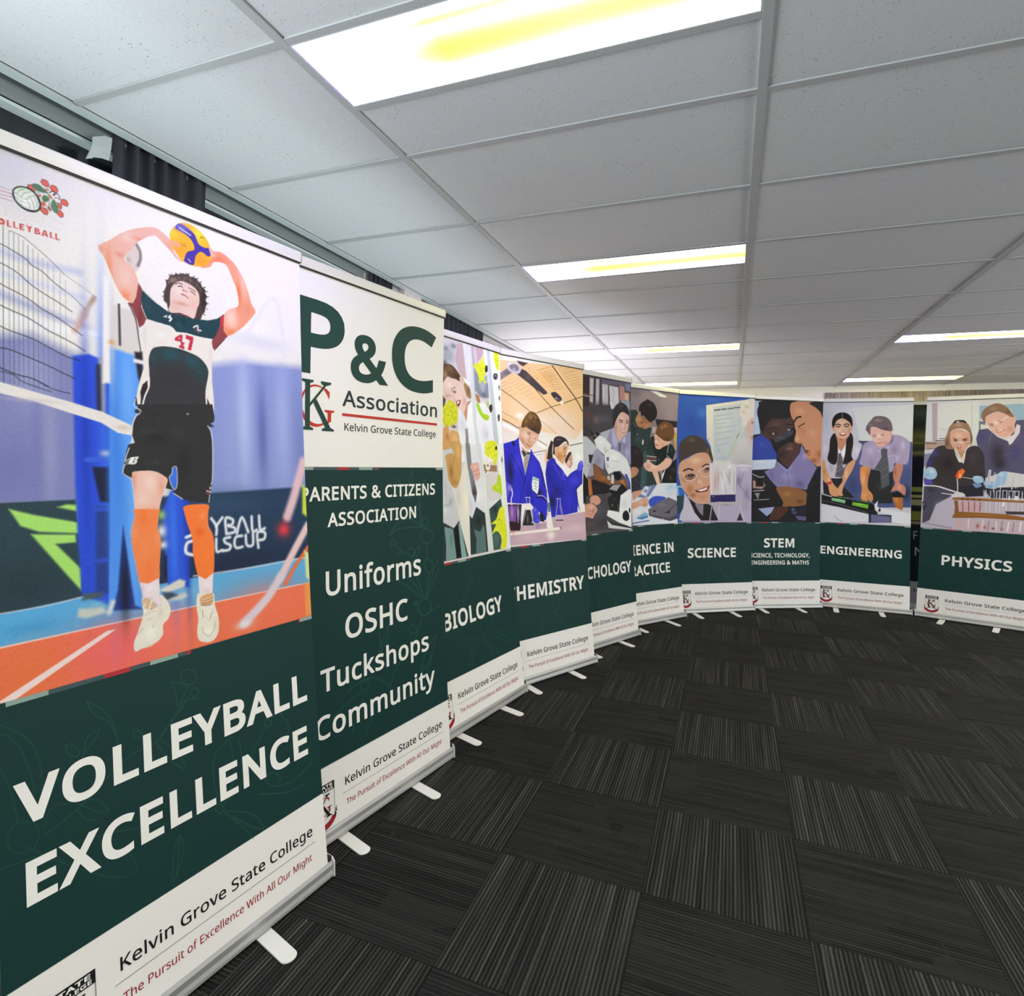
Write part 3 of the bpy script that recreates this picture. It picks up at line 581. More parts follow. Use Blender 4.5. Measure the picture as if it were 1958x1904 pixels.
# printed pictures: shape, colour, parameters, points (half millimetres on the sheet)
ART = {
'biology': '''
P d9d4d4 7.81 129,4144 1853,4384 1737,1392 -49,1670
B 59656f 0.8/57.24/30.06 768,4111
B 6d7780 0.8/55.12/35.37 626,4058
B e4dccb 0.9/58.39/48.54 843,4070
B a8b2b8 0.9/75.12/83.39 708,3998
B 4d565c 0.8/45.57/29.31 598,3905
B 8a949c 0.6/91.24/58.7 601,3973
P c8b0ac 15.9 836,4166 949,4173 990,3651 822,3865 783,3969
P e3e3e4 16.34 933,4184 1013,4185 1084,3662 996,3750
P c3a9a5 12.81 1101,4180 1341,4199 1331,4112 1200,3980 1125,3940
P d0c8c8 17.01 1137,4172 1185,4174 1223,3970 1262,3611 1201,3604
P 8b929c 25.88 1136,3927 1287,3789 1438,3779 1425,3592 1248,3587 1143,3655
P aab0ba 26.07 1212,3779 1289,3819 1459,3902 1300,3615
B 5a6068 0.7/65.96/38.45 1325,3618
P 50443c 7.38 527,3555 596,3496 558,3399 516,3382
P eceef2 8.34 808,3457 857,3372 920,3308 993,3524 1147,3526 1318,3522 1430,3481 1563,3192 1620,2818 778,2808
b d4d8e4 0.8/58.63/84 869,3235
b f8f9fb 0.8/82.02/86.06 1054,3247
b c9ccd6 0.6/65.62/101.36 1313,3149
P c89474 6.46 902,3376 927,3399 992,3510 1075,3526 982,3369 951,3268
P f4f5f8 6.54 988,3453 1081,3533 1090,3406 1099,3293 1051,3134 969,3207 957,3262
l b8bcc8 4.91/4.91 1099,3293 1051,3134 979,3186
S e9cdc1 7.74 555,3684 664,3753 760,3746 847,3730 921,3656 962,3577 953,3450 902,3365 847,3385 795,3428 668,3470 580,3498 537,3556
b d8ac98 0.6/54.94/46.74 619,3532
b f5e2da 0.8/64.81/41.21 659,3664
b f0d4c8 0.8/58.68/48.28 867,3511
b cf9f88 0.7/39.81/48.69 934,3504
L 5a3c30 6.15/6.15 697,3588 715,3624 776,3645
B 3a2824 0.9/22.77/13.1 751,3591
L 8c5a48 4.52/4.52 587,3518 662,3543 682,3525
L b07868 6.15/5.38 710,3549 756,3499 733,3483
P 8a3a34 5.47 771,3484 822,3510 861,3507 847,3461 805,3422 779,3447
P f4efec 4.69 787,3479 827,3503 837,3487 796,3449
S 5f4734 7.65 565,3866 650,3893 735,3886 809,3842 873,3782 853,3727 781,3739 706,3742 642,3750 588,3709 555,3678
b 8c6c4e 0.7/55.89/35.53 679,3843
b c9a878 0.7/36.48/46.82 601,3764
b 3c2c24 0.7/48.16/30.07 805,3773
S e3b8a2 6.36 855,3773 900,3765 908,3710 868,3712
S a8845a 6.51 931,3713 1004,3695 1054,3644 1059,3552 990,3559 948,3624
b 5a4230 0.7/20.32/49.3 1012,3632
P a87c48 6.78 1141,3619 1225,3599 1243,3514 1182,3515
P f2f4f4 8.13 912,3788 1042,3735 1045,3700 960,3724
S d4d82a 7.55 653,3485 716,3475 784,3434 800,3353 777,3256 676,3211 585,3189 526,3231 520,3362 571,3427
d eef04c 40/15.11/3 542,3464 797,3456 793,3250 524,3198
d a2a01c 26/10.57/4 542,3464 797,3456 793,3250 524,3198
d 5c5c1c 14/6.8/5 540,3430 797,3456 793,3250 524,3198
B 35241c 0.9/37.49/14.68 713,3197
S d6a468 7.51 499,3131 597,3203 625,3165 632,3112 667,3154 763,3146 803,3094 804,2910 636,2906 485,2954
b e8c088 0.8/56.32/81.98 722,3042
b a8743c 0.7/27.16/34.53 587,3076
l 8f5f34 4.46/4.46 589,3103 634,3005
P 828d90 6.4 922,3183 968,3189 981,2935 918,2934
l c06a60 7.22/4.82 929,3128 989,3159
l c06a60 7.21/4.81 923,3058 989,3089
l c06a60 7.2/4.8 923,2989 986,3019
B 9a9a9c 0.8/24.86/24.18 938,3170
P d6dddd 8.32 1005,4177 1092,4175 1129,3768 1136,3310 1214,2885 1129,2883 1082,3306 1066,3745
b f0f4f4 0.8/20.53/248.65 1050,3871
L a8b0b4 5.85/5.85 1095,4172 1133,3768 1142,3311
P f2f5f4 9.05 1345,4200 1704,4212 1704,3968 1683,2895 1468,2890 1464,3261 1417,3851 1375,3994
P c2ccd0 9.01 1411,4193 1478,4198 1614,2893 1507,2891 1469,3484
L 9aa4a8 5.36/5.36 1420,3896 1463,3573 1490,3113
S d9e52c 8.67 1126,3954 1225,3992 1302,4056 1331,4112 1350,4004 1407,3999 1383,3921 1339,3826 1381,3779 1335,3766 1312,3800 1247,3755 1227,3825 1188,3892
d f0f85c 24/13.79/7 1127,3983 1405,4073 1388,3788 1166,3816
d a8b41c 14/8.63/8 1151,3987 1403,4035 1363,3799 1190,3820
S d9e52c 9.24 1567,4176 1676,4199 1678,3995 1623,3975 1592,4028 1569,4085
d b0bc20 12/11.1/9 1567,4176 1676,4199 1678,3995 1572,4025
S a6d22c 8.59 1164,3513 1217,3497 1250,3442 1296,3395 1396,3382 1413,3346 1365,3317 1279,3332 1198,3401 1166,3456
d c8ec50 12/10.28/2 1164,3513 1264,3465 1413,3346 1198,3401
B 8fb820 0.7/27.94/38.7 1394,3514
S 2c2c22 7.07 1380,3980 1419,3993 1422,3926 1382,3902 1365,3933
S 3a3a36 7.35 1552,3908 1620,3925 1644,3890 1601,3842 1541,3853
l d0d8d0 6.43/5.51 1556,3878 1605,3900 1616,3871
S 2c2c22 7.14 1417,3480 1479,3523 1494,3464 1451,3416
S 3a3a30 7.37 1601,3391 1643,3409 1644,3349 1614,3316
B 4a4a44 0.9/19.1/26.76 1665,3755
B 4a4a44 0.9/19.07/26.68 1659,3617
L 5c5c50 5.23/5.23 1353,3165 1367,3115
P dfe1e6 8.26 835,3001 1215,3015 1221,2567 1312,2339 1574,2374 1576,2173 1204,2204 1040,2301 957,2166 908,2202 899,2802
b c6cadc 0.7/78.35/93.79 910,2322
b f6f6fa 0.8/81.96/72.17 1079,2423
b a9a8a8 0.7/33/62.64 1355,2595
b b4b4b6 0.6/67.25/88.68 1428,2655
b f4f4f4 0.8/86.36/61.78 1285,2445
P e5e2d8 7.63 564,2606 676,2514 798,2659 887,2802 917,2501 909,2216 874,1754 829,1756 730,2165 673,2369
b f5efd8 0.8/48.29/151.53 855,2361
b c9c6c2 0.7/46.67/114.81 723,2422
P cdcfd4 7.31 492,2886 543,2853 553,2661 613,2550 673,2369 715,2159 611,2084 430,2164
b a4a8ae 0.8/35.94/44.99 585,2373
b e8eaec 0.8/52.37/66.37 482,2311
b 9a9ea4 0.6/52.73/22.22 506,2336
l 8a8e94 4.32/4.32 519,2579 510,2377
P 2c3638 7.25 430,2160 611,2084 712,2159 835,1755 400,1754
p 7c9c9c 7.11 451,2112 592,2077 620,1759 437,1756 460,1912
p 86aaa8 7.47 691,2126 727,2141 805,1745 705,1751
p 15181a 5.87 615,2085 690,2113 708,1753 619,1755
b 5c7c7c 0.7/26.57/77.06 552,1969
P 2b3c3c 7.99 906,2205 954,2164 1045,2290 1207,2208 1217,1762 877,1764
p 5a7675 11.26 966,2041 1090,2001 1150,2076 1185,2051 1188,1766 979,1766 1006,1923
p 15191a 6.61 1194,2205 1213,2122 1217,1762 1191,1764
b 1c2628 0.7/61.11/47.51 1070,2133
P 3c5352 8.72 1287,2243 1559,2363 1589,2265 1462,2149 1531,1759 1328,1760
b 1e2c2c 0.7/66.82/49.88 1420,2243
b 5c7876 0.7/88.2/97.99 1399,1883
S caa060 7.52 649,3022 824,3015 825,2858 799,2666 742,2554 682,2513 613,2550 567,2633 550,2784 545,2877 673,2904 698,2866
b e2b676 0.8/47.48/82.2 770,2913
b 9a6a34 0.8/36.48/80.07 626,2688
b a87838 0.7/55.49/34.44 682,2576
l 7f5528 5.24/5.24 710,2884 656,2771 614,2674
P c9ced4 7.41 522,2931 655,2956 689,2901 617,2899 539,2873
l 5a6068 4.43/4.43 523,2934 650,2959
S dfaea0 8.15 1000,2788 1068,2796 1137,2801 1160,2716 1157,2627 1072,2590 1036,2657 979,2701 959,2745
l a86e60 5.69/4.88 1013,2738 1079,2782
l a86e60 5.72/4.9 1021,2694 1136,2723
l a86e60 5.73/4.91 1041,2650 1143,2671
b f2d2c8 0.8/30.72/18.21 1064,2752
P 7c8788 6.42 909,3018 993,3022 1008,2789 978,2752 1030,2657 1082,2452 1037,2330 983,2441 957,2600 922,2788
b 3a2e30 0.9/40.45/83.73 1027,2454
l c05a50 7.21/4.81 920,2961 1000,2993
l c05a50 7.21/4.81 926,2896 1007,2927
l c05a50 7.21/4.8 932,2831 1007,2861
l c05a50 7.19/4.79 943,2759 980,2774
l a04c44 7.23/4.82 972,2571 1047,2592
l a04c44 7.25/4.83 981,2484 1075,2504
l e0d0c0 6.41/4.81 1011,2368 1017,2425
P d5dcd9 8.41 1126,3019 1209,3023 1257,2641 1292,2340 1323,1965 1330,1762 1236,1763 1235,2195 1208,2567 1168,2790
b eef2e4 0.8/21.36/306.96 1243,2417
P ece9e2 8.58 1235,2828 1358,2883 1365,2686 1270,2663
P a07c5c 8.65 1244,2783 1523,2770 1521,2693 1313,2701 1277,2671 1245,2731
P e6ebe6 9.09 1543,3036 1692,3041 1694,2716 1709,1758 1601,1755 1587,2249 1538,2716
b f8faf6 0.8/23.33/257.78 1597,2560
L a8b0ac 5.38/5.38 1537,2770 1576,2327 1606,1785
S dbe22e 8.79 1328,3050 1539,3059 1555,2872 1482,2774 1435,2847 1306,2890 1286,2950
d f0f45c 22/14.11/5 1320,3035 1537,3043 1512,2794 1358,2883
d 9ea41c 16/8.82/6 1320,3035 1537,3043 1512,2794 1358,2883
S b8d62c 8.9 1530,2646 1594,2630 1598,2396 1553,2429 1408,2472 1399,2518 1500,2562
d e0ec40 10/14.23/7 1415,2533 1569,2560 1554,2437
S e8eadf 6.89 1289,2784 1338,2807 1381,2777 1369,2724 1314,2712 1284,2739
B 20241c 0.9/17.53/12.56 1331,2769
S 2a2a24 7.2 1512,2996 1548,3012 1551,2969 1509,2964
B 4a4a44 0.9/16.56/32.7 1646,2842
S dfe62a 8.76 1531,2252 1616,2259 1627,2130 1641,1974 1634,1859 1582,1768 1477,1765 1520,1870 1476,1951 1412,1979 1321,1950 1376,2012 1417,2062 1318,2073 1431,2121 1482,2194
d f4f858 26/13.19/8 1449,2257 1643,2246 1620,1783 1464,1770 1366,2036
d a8b020 18/8.79/9 1449,2257 1643,2246 1620,1783 1464,1770 1366,2036
d 3c4c38 8/8.78/10 1405,2123 1571,2134 1571,2034 1419,2031
''',
'chemistry': '''
P f3cb98 8.57 -95,4109 1756,4212 1781,3407 1531,3166 -90,3355
B f7d9b4 0.8/279.37/138.81 525,3536
B eec080 0.7/199.06/100.5 907,3961
B f2dcc8 0.9/316.93/162.51 1266,3411
B f5e6dc 0.9/293.44/99.5 810,3382
D c99858 60/7.75/3 522,4076 1005,4131 1267,3847 1009,3821
L d2a062 5.73/4.91 531,4064 624,4118
L d2a062 5.77/4.95 578,4042 682,4100
L d2a062 5.8/4.97 616,4022 701,4068
L d2a062 5.83/5 654,3995 750,4049
L d2a062 5.87/5.03 702,3966 799,4020
L d2a062 5.9/5.05 741,3942 828,3987
L c8965a 6.84/5.13 778,4063 1015,4140
L c8965a 6.88/5.16 828,4030 1046,4107
L c8965a 6.91/5.18 857,4012 1077,4082
L c8965a 6.93/5.2 887,3994 1103,4060
L c8965a 6.96/5.22 912,3983 1129,4037
L c8965a 6.98/5.24 937,3964 1155,4011
L c8965a 7.01/5.26 968,3939 1187,3993
L cc9c60 6.15/5.27 993,3913 1213,3963
L cc9c60 6.18/5.29 1018,3887 1245,3933
L cc9c60 6.2/5.32 1049,3861 1277,3900
L cc9c60 6.22/5.34 1070,3834 1309,3873
L c8965a 6.26/5.36 1201,4134 1263,4179
L c8965a 6.33/5.43 1227,4115 1423,4184
L c8965a 6.38/5.47 1254,4089 1500,4160
L c8965a 6.4/5.49 1286,4071 1533,4146
L c8965a 6.43/5.51 1318,4037 1567,4112
L c8965a 6.46/5.54 1350,4011 1601,4078
L c8965a 6.49/5.57 1393,3979 1634,4044
L c8965a 6.52/5.59 1426,3945 1657,4008
L c8965a 6.54/5.6 1459,3919 1669,3972
L d0a468 6.55/5.62 1492,3885 1680,3935
L d2a468 5.43/4.66 138,3819 243,3858
L d2a468 5.45/4.68 147,3773 296,3850
L d2a468 5.49/4.7 182,3737 342,3807
L d2a468 5.51/4.72 234,3904 358,3953
L d2a468 5.55/4.76 270,3874 413,3939
L d2a468 5.58/4.79 314,3839 459,3917
L d2a468 5.62/4.82 369,3817 496,3886
L d2a468 5.65/4.84 405,3787 543,3857
L d2a468 5.69/4.88 451,3757 599,3835
L d8b078 5.48/4.7 165,3681 342,3760
L d8b078 5.55/4.76 253,3663 433,3735
L d8b078 5.73/4.91 488,3712 656,3792
L d8b078 5.78/4.95 562,3685 714,3755
L d8b078 5.83/5 638,3657 772,3712
P efe7e2 12.41 -6,3348 130,3337 449,3228 1003,3042 1685,3096 1744,2794 -13,2770
B f3d8c8 0.9/180.09/54.51 341,3249
B f2e0d8 0.8/319.38/103.67 1316,3215
P f9f9fa 11.79 130,3344 459,3235 485,3174 130,3284
P fafafa 12.74 787,3105 963,3047 961,2983 767,3069
L 6b4a34 12.57/7.86 130,3377 297,3321 450,3262
L 8a6850 10.2/6.8 787,3126 963,3055
L 6a4c34 9.56/6.37 130,3752 369,3646 656,3497
L 9a8068 5.49/5.49 131,3471 432,3364
L 4a3428 10.63/7.09 752,3809 1060,3586 1350,3402 1511,3307
L 988478 5.2/6.06 859,3385 1149,3229
L 3a2820 16.46/7.32 1066,4168 1319,3949 1547,3754 1692,3584
L 6a4630 8.69/6.08 771,3485 1060,3594 1235,3645
L 5a3c2c 11.13/6.49 1299,3665 1536,3746 1704,3799
P 4a4046 8.34 503,4053 578,4035 969,3795 979,3774 909,3746 752,3809 618,3879 412,3973
b 6a5a60 0.7/56.8/42.01 617,3963
P 8c7f86 7.77 111,3937 241,4027 331,3980 121,3851
b 6a6068 0.8/53.23/27.11 251,3967
P 4c4044 8.1 410,4151 614,4144 521,4087 456,4109
S c9c2c8 7.96 241,4067 284,4107 383,4120 466,4090 490,4038 449,3984 367,3974 286,4005
b f4f2f4 0.9/44.77/27.23 303,4082
S 847a82 6.36 285,4066 338,4094 429,4085 448,4033 385,4004 312,4022
b c9c4cc 0.8/27.17/20.55 366,4022
S 3e3640 8.85 1055,3789 1131,3807 1204,3774 1256,3735 1251,3698 1183,3677 1101,3721 1055,3760
B f4f0f4 0.9/16.59/11.72 1152,3722
B 7a70a0 0.7/31.33/14.71 1194,3707
P faf6f4 10.77 1230,3688 1288,3694 1299,3650 1230,3652
B fbf7f2 0.95/73.75/41.41 469,3428
P efe9ec 8.44 669,2988 962,2997 930,2570 814,2640
L 5a5048 8.43/6.74 697,2947 942,2986
L b8b0b8 5.93/5.93 764,2921 941,2940
L 4a4440 11.16/7.44 1420,3071 1685,3119
P e8ece8 13.97 1463,3058 1685,3104 1681,2642 1493,2642
b f8faf8 0.8/88.94/75.44 1590,2905
B e4a060 0.8/30.01/100.18 954,2890
P 2a2ac0 7.86 171,3045 366,3087 448,3145 456,3050 517,2846 528,2571 24,2574 32,2968
S d9a88c 8.19 448,3132 458,3201 450,3282 468,3301 501,3285 580,3290 693,3248 808,3211 797,3147 748,3089 699,3038 632,2994 575,2999 520,3018
b f4d4c4 0.9/75.11/55.63 578,3179
b f0c8b4 0.8/57.83/56.34 729,3144
b b87c5c 0.8/37.04/55.19 503,3079
b e8b49c 0.6/47.38/34.9 634,3098
L 4a3024 8.23/5.76 598,3215 654,3211
L 5a3c2c 9.88/5.76 607,3194 654,3190
L 5a3c2c 8.35/5.84 720,3144 749,3138
L 9a6450 6.6/5.77 654,3169 624,3098 662,3085
L a04c44 10.67/5.75 586,3062 651,3029
S 5c4026 8.29 496,3285 515,3355 581,3443 656,3497 752,3484 829,3411 863,3321 837,3234 808,3204 712,3235 617,3271 580,3290 524,3273
b a07c48 0.8/57.16/42.1 656,3434
b 8c6a3c 0.8/46.99/55.73 580,3367
b 342418 0.8/77.17/28.21 731,3264
d b89458 30/8.32/3 618,3474 752,3484 809,3346 618,3362
d 3c2a1c 26/8.31/4 543,3399 810,3417 838,3277 580,3297
P efe2e6 6.51 443,3090 466,3119 575,2985 632,2987 665,3002 657,2848 604,2640 546,2571 506,2811
P b89078 6.51 492,3024 575,2964 632,2994 603,2972 574,2930 519,2956
P 3c4440 6.52 491,2962 519,2976 574,2937 612,2958 650,2946 630,2917 593,2930 554,2881 527,2894
P a8a49c 6.51 545,2894 593,2930 630,2917 608,2792 553,2647 532,2709 530,2812
l c06050 6.51/4.89 544,2853 601,2875
l c06050 6.51/4.88 533,2777 605,2827
P 2b2bc8 8.16 162,3043 339,3090 448,3115 464,2979 516,2802 553,2644 608,2796 650,2950 665,2999 706,2931 819,2821 874,2687 944,2425 956,2255 916,2053 856,2028 794,2149 701,2208 629,2279 462,2277 230,2298 201,2770
b 2222a4 0.8/71.06/134.65 280,2771
b 16163c 0.9/44.55/161.64 300,2691
b 4444e4 0.8/72.94/95.54 424,2807
b 2020a0 0.8/75.22/137.76 615,2417
b 3c3ce0 0.7/76.56/97.79 702,2742
b 3636dc 0.6/72.28/94.44 393,2367
b 1a1a60 0.8/48.68/56.08 816,2420
l 14143c 7.18/5.58 318,2920 450,2739 527,2569 486,2433 458,2291
l 16164c 7.35/5.72 669,2985 608,2790 536,2555
l 191950 7.63/5.93 837,2744 890,2567 944,2425
l 191950 6.77/5.92 874,2687 861,2596 887,2497
l d8d8f8 7.57/5.05 766,2373 863,2370 939,2312
l 101030 16.8/6.72 755,2352 862,2342 928,2291
p 141430 7.91 321,3110 366,3091 383,3044 347,3016
P 20202e 8.34 768,2442 854,2392 756,2380
P eef2f0 6.63 689,2634 803,2596 788,2456 762,2393 673,2457 666,2527
p 9cc8c4 6.65 693,2627 801,2592 798,2561 687,2586
l 4a5450 6.63/4.98 705,2554 753,2540 723,2505 760,2484
l 4a5450 6.63/4.97 712,2471 750,2456
l d86a5a 8.26/4.96 673,2451 762,2393
P 7a6868 5.37 164,2876 171,2790 145,2796 150,2869
S 5a50d0 7.76 204,2577 265,2537 317,2503 332,2435 280,2450 251,2370 216,2398
b 9a92f0 0.8/44.32/53.56 281,2483
P 1a1a2c 6.68 824,2162 852,2133 888,2082 866,2020 798,2031 793,2121
S 4040d8 8.23 663,2196 721,2221 758,2185 792,2107 788,2024 749,2006 683,2030 669,2127
b 8080f0 0.8/28.61/20.72 710,2187
b 6868e8 0.8/28.82/20.77 755,2130
b 7070ec 0.8/28.82/13.82 760,2047
P 332428 8.67 1045,3130 1085,3103 1062,2986 1070,2893 998,2855 959,2876 987,3013
S e0b088 8.95 1104,3031 1187,3048 1292,3089 1367,3099 1398,3041 1386,2996 1353,2966 1330,2906 1318,2862 1253,2802 1151,2858 1092,2944
b f0c8a4 0.8/63.22/58.82 1259,3007
b c07c40 0.8/62.62/58.48 1204,2910
b d08c4c 0.7/42.5/44.29 1311,2979
L 2a1c18 10.83/6.32 1292,3052 1355,3047
L 3a2820 10.81/6.31 1291,3023 1333,3017
L 8c3c30 12.6/6.3 1288,2912 1331,2928
L f4f4f8 7.2/5.4 1187,3048 1302,3060 1419,3042
B f8f8fa 0.8/32.28/37.15 1386,2996
S 30242a 8.89 1089,3052 1085,3103 1117,3169 1210,3195 1326,3171 1389,3115 1393,3070 1336,3127 1261,3095 1187,3048 1114,3031 1112,2937 1076,2943
b 6a5860 0.7/52.2/21.99 1199,3151
P f2f0f0 7.1 1061,2936 1102,2930 1222,2816 1325,2744 1343,2641 1291,2685 1200,2772
L a87858 5.24/5.24 1080,3124 1074,3044
S d8a894 9.11 1405,2915 1460,2939 1469,2865 1455,2790 1411,2745 1348,2788 1307,2847
b f0d0c4 0.8/43.04/44.49 1392,2826
S 3a2c28 7.26 1318,2869 1363,2936 1418,2982 1450,2961 1394,2893 1338,2818
B 3a2a26 0.9/15.15/7.44 1425,2872
B 3a2a26 0.9/10.85/7.45 1445,2817
L a84c48 9.13/6.39 1417,2772 1444,2787
P 2a2abc 9.02 958,2830 1060,2890 1100,2883 1201,2791 1302,2675 1353,2624 1430,2683 1563,2736 1587,2811 1633,2850 1678,2854 1698,2790 1672,2699 1668,2594 1665,2534 1574,2474 1540,2445 1563,2266 1600,2131 1254,2094 1067,2074 1017,2076 987,2283 947,2496 923,2673
b 20209c 0.8/100.52/142.96 992,2638
b 1c1c84 0.9/102.81/100.84 1135,2422
b 14143c 0.9/50.5/85.45 1038,2281
b 4646e8 0.8/109.54/74.53 1512,2564
b 3434d4 0.8/64.27/117.3 1390,2271
b 10102c 0.9/77.88/89.9 1615,2414
b 5c5cf0 0.8/31.66/58.62 1280,2668
l 18184c 8.73/6.11 955,2745 1087,2495 1289,2361
l 6c6cf0 7.08/5.31 1078,2811 1196,2653 1246,2587 1320,2595
l 16164c 8.91/6.24 1257,2595 1262,2478 1292,2434
l 14143c 8.15/6.34 1422,2270 1425,2123
l 4a4af0 8.37/6.51 1599,2310 1656,2136
P 15151f 9.46 1695,2715 1739,2677 1807,2411 1798,2252 1673,2240 1675,2488
P f4f0f0 7.12 1081,2941 1131,2891 1233,2821 1335,2727 1366,2690 1343,2661 1231,2748 1140,2819
P f0ece8 7.27 1336,2763 1410,2727 1430,2690 1408,2683
S 5858e4 9.39 1599,2819 1633,2854 1678,2854 1693,2798 1674,2737 1584,2714
b 9090f4 0.8/22.5/22.74 1666,2828
P e6e4ea 9.22 1550,2222 1600,2131 1587,2109 1539,2126
P c9abb8 8.52 201,2009 468,2001 865,2013 1017,2076 1275,2093 1655,2121 1734,2126 1752,1735 241,1750
b b89cae 0.8/195.43/41.74 863,1972
b ddc4c8 0.8/216.41/58.47 1476,1901
b d8bcc4 0.8/148.29/54.01 570,1832
b 9a86c0 0.8/38.31/41.32 747,1971
P f2eee6 8.5 918,2081 1017,2076 1044,1926 919,1927
B f6eee0 0.9/59.84/56.02 993,1824
B f2e8d8 0.8/79.69/35.01 984,1846
P f4ece2 8.15 258,1913 668,1921 1161,1934 1169,1898 666,1887 265,1880
L d8c4bc 4.89/4.89 265,1876 666,1884 1169,1896
B c84838 0.9/12.37/17.13 1183,1922
B e07050 0.8/35.38/9.91 302,1920
L d05038 7.74/5.42 320,1916 316,1863
P e9f0ea 6.82 943,2411 958,2418 979,2311 985,2240 950,2227
P 5a7c8c 6.82 952,2277 992,2275 996,2148 951,2150
B c05048 0.7/14.88/14.07 940,2122
P 2a1c40 6.26 238,2278 480,2270 456,2042 256,2052
p 7c4ca0 7.78 255,2251 389,2253 371,2053 256,2058
b b890d0 0.8/26.62/93.22 305,2169
b d8c8e8 0.8/18.09/94.12 412,2165
P 2c1420 7.79 245,2056 461,2045 456,1974 428,1932 277,1938 252,1973
b 6a3448 0.8/44.71/13.33 353,2053
L e8d8ee 7.83/4.7 230,2278 480,2274
L e0d0ea 7.69/4.62 234,2274 251,2052 260,1946
L e8dcf0 7.93/4.76 478,2267 456,2095 452,1961
L e8dcf0 5.51/4.72 406,2239 401,2031
L e0d0f0 18.71/6.24 311,2463 322,2402 298,2336 304,2269
P 1a1c22 8.06 532,2194 644,2189 683,2016 672,1986 486,1993 478,2027
b 8a7868 0.8/18.6/68.03 573,2076
L e8e4f0 8.11/4.86 543,2357 632,2355
L dcd4ec 8.03/4.82 557,2350 566,2240 488,2026
L f0ecf4 9.77/4.89 622,2348 622,2238 673,2017
p b8a8d8 8.1 557,2350 627,2348 621,2211 551,2207
L dcdce8 6.47/4.85 528,2207 644,2203
B e8e8ec 0.8/18.86/13.68 655,2024
L dcd4e4 7.89/5.26 1126,2325 1203,2323
L dcd4e4 7.82/5.22 1136,2321 1138,2250 1085,2030
L e8e0ec 7.93/5.28 1195,2320 1199,2248 1255,2029
p 4a4a98 8.75 1138,2250 1194,2248 1233,2102 1110,2108
L c0b0d0 7.02/5.26 1178,2234 1203,2118
P c9b4c4 6.99 1104,2101 1239,2102 1250,2029 1091,2034
P 2a2030 6.98 1091,2037 1250,2033 1249,2019 1095,2024
''',
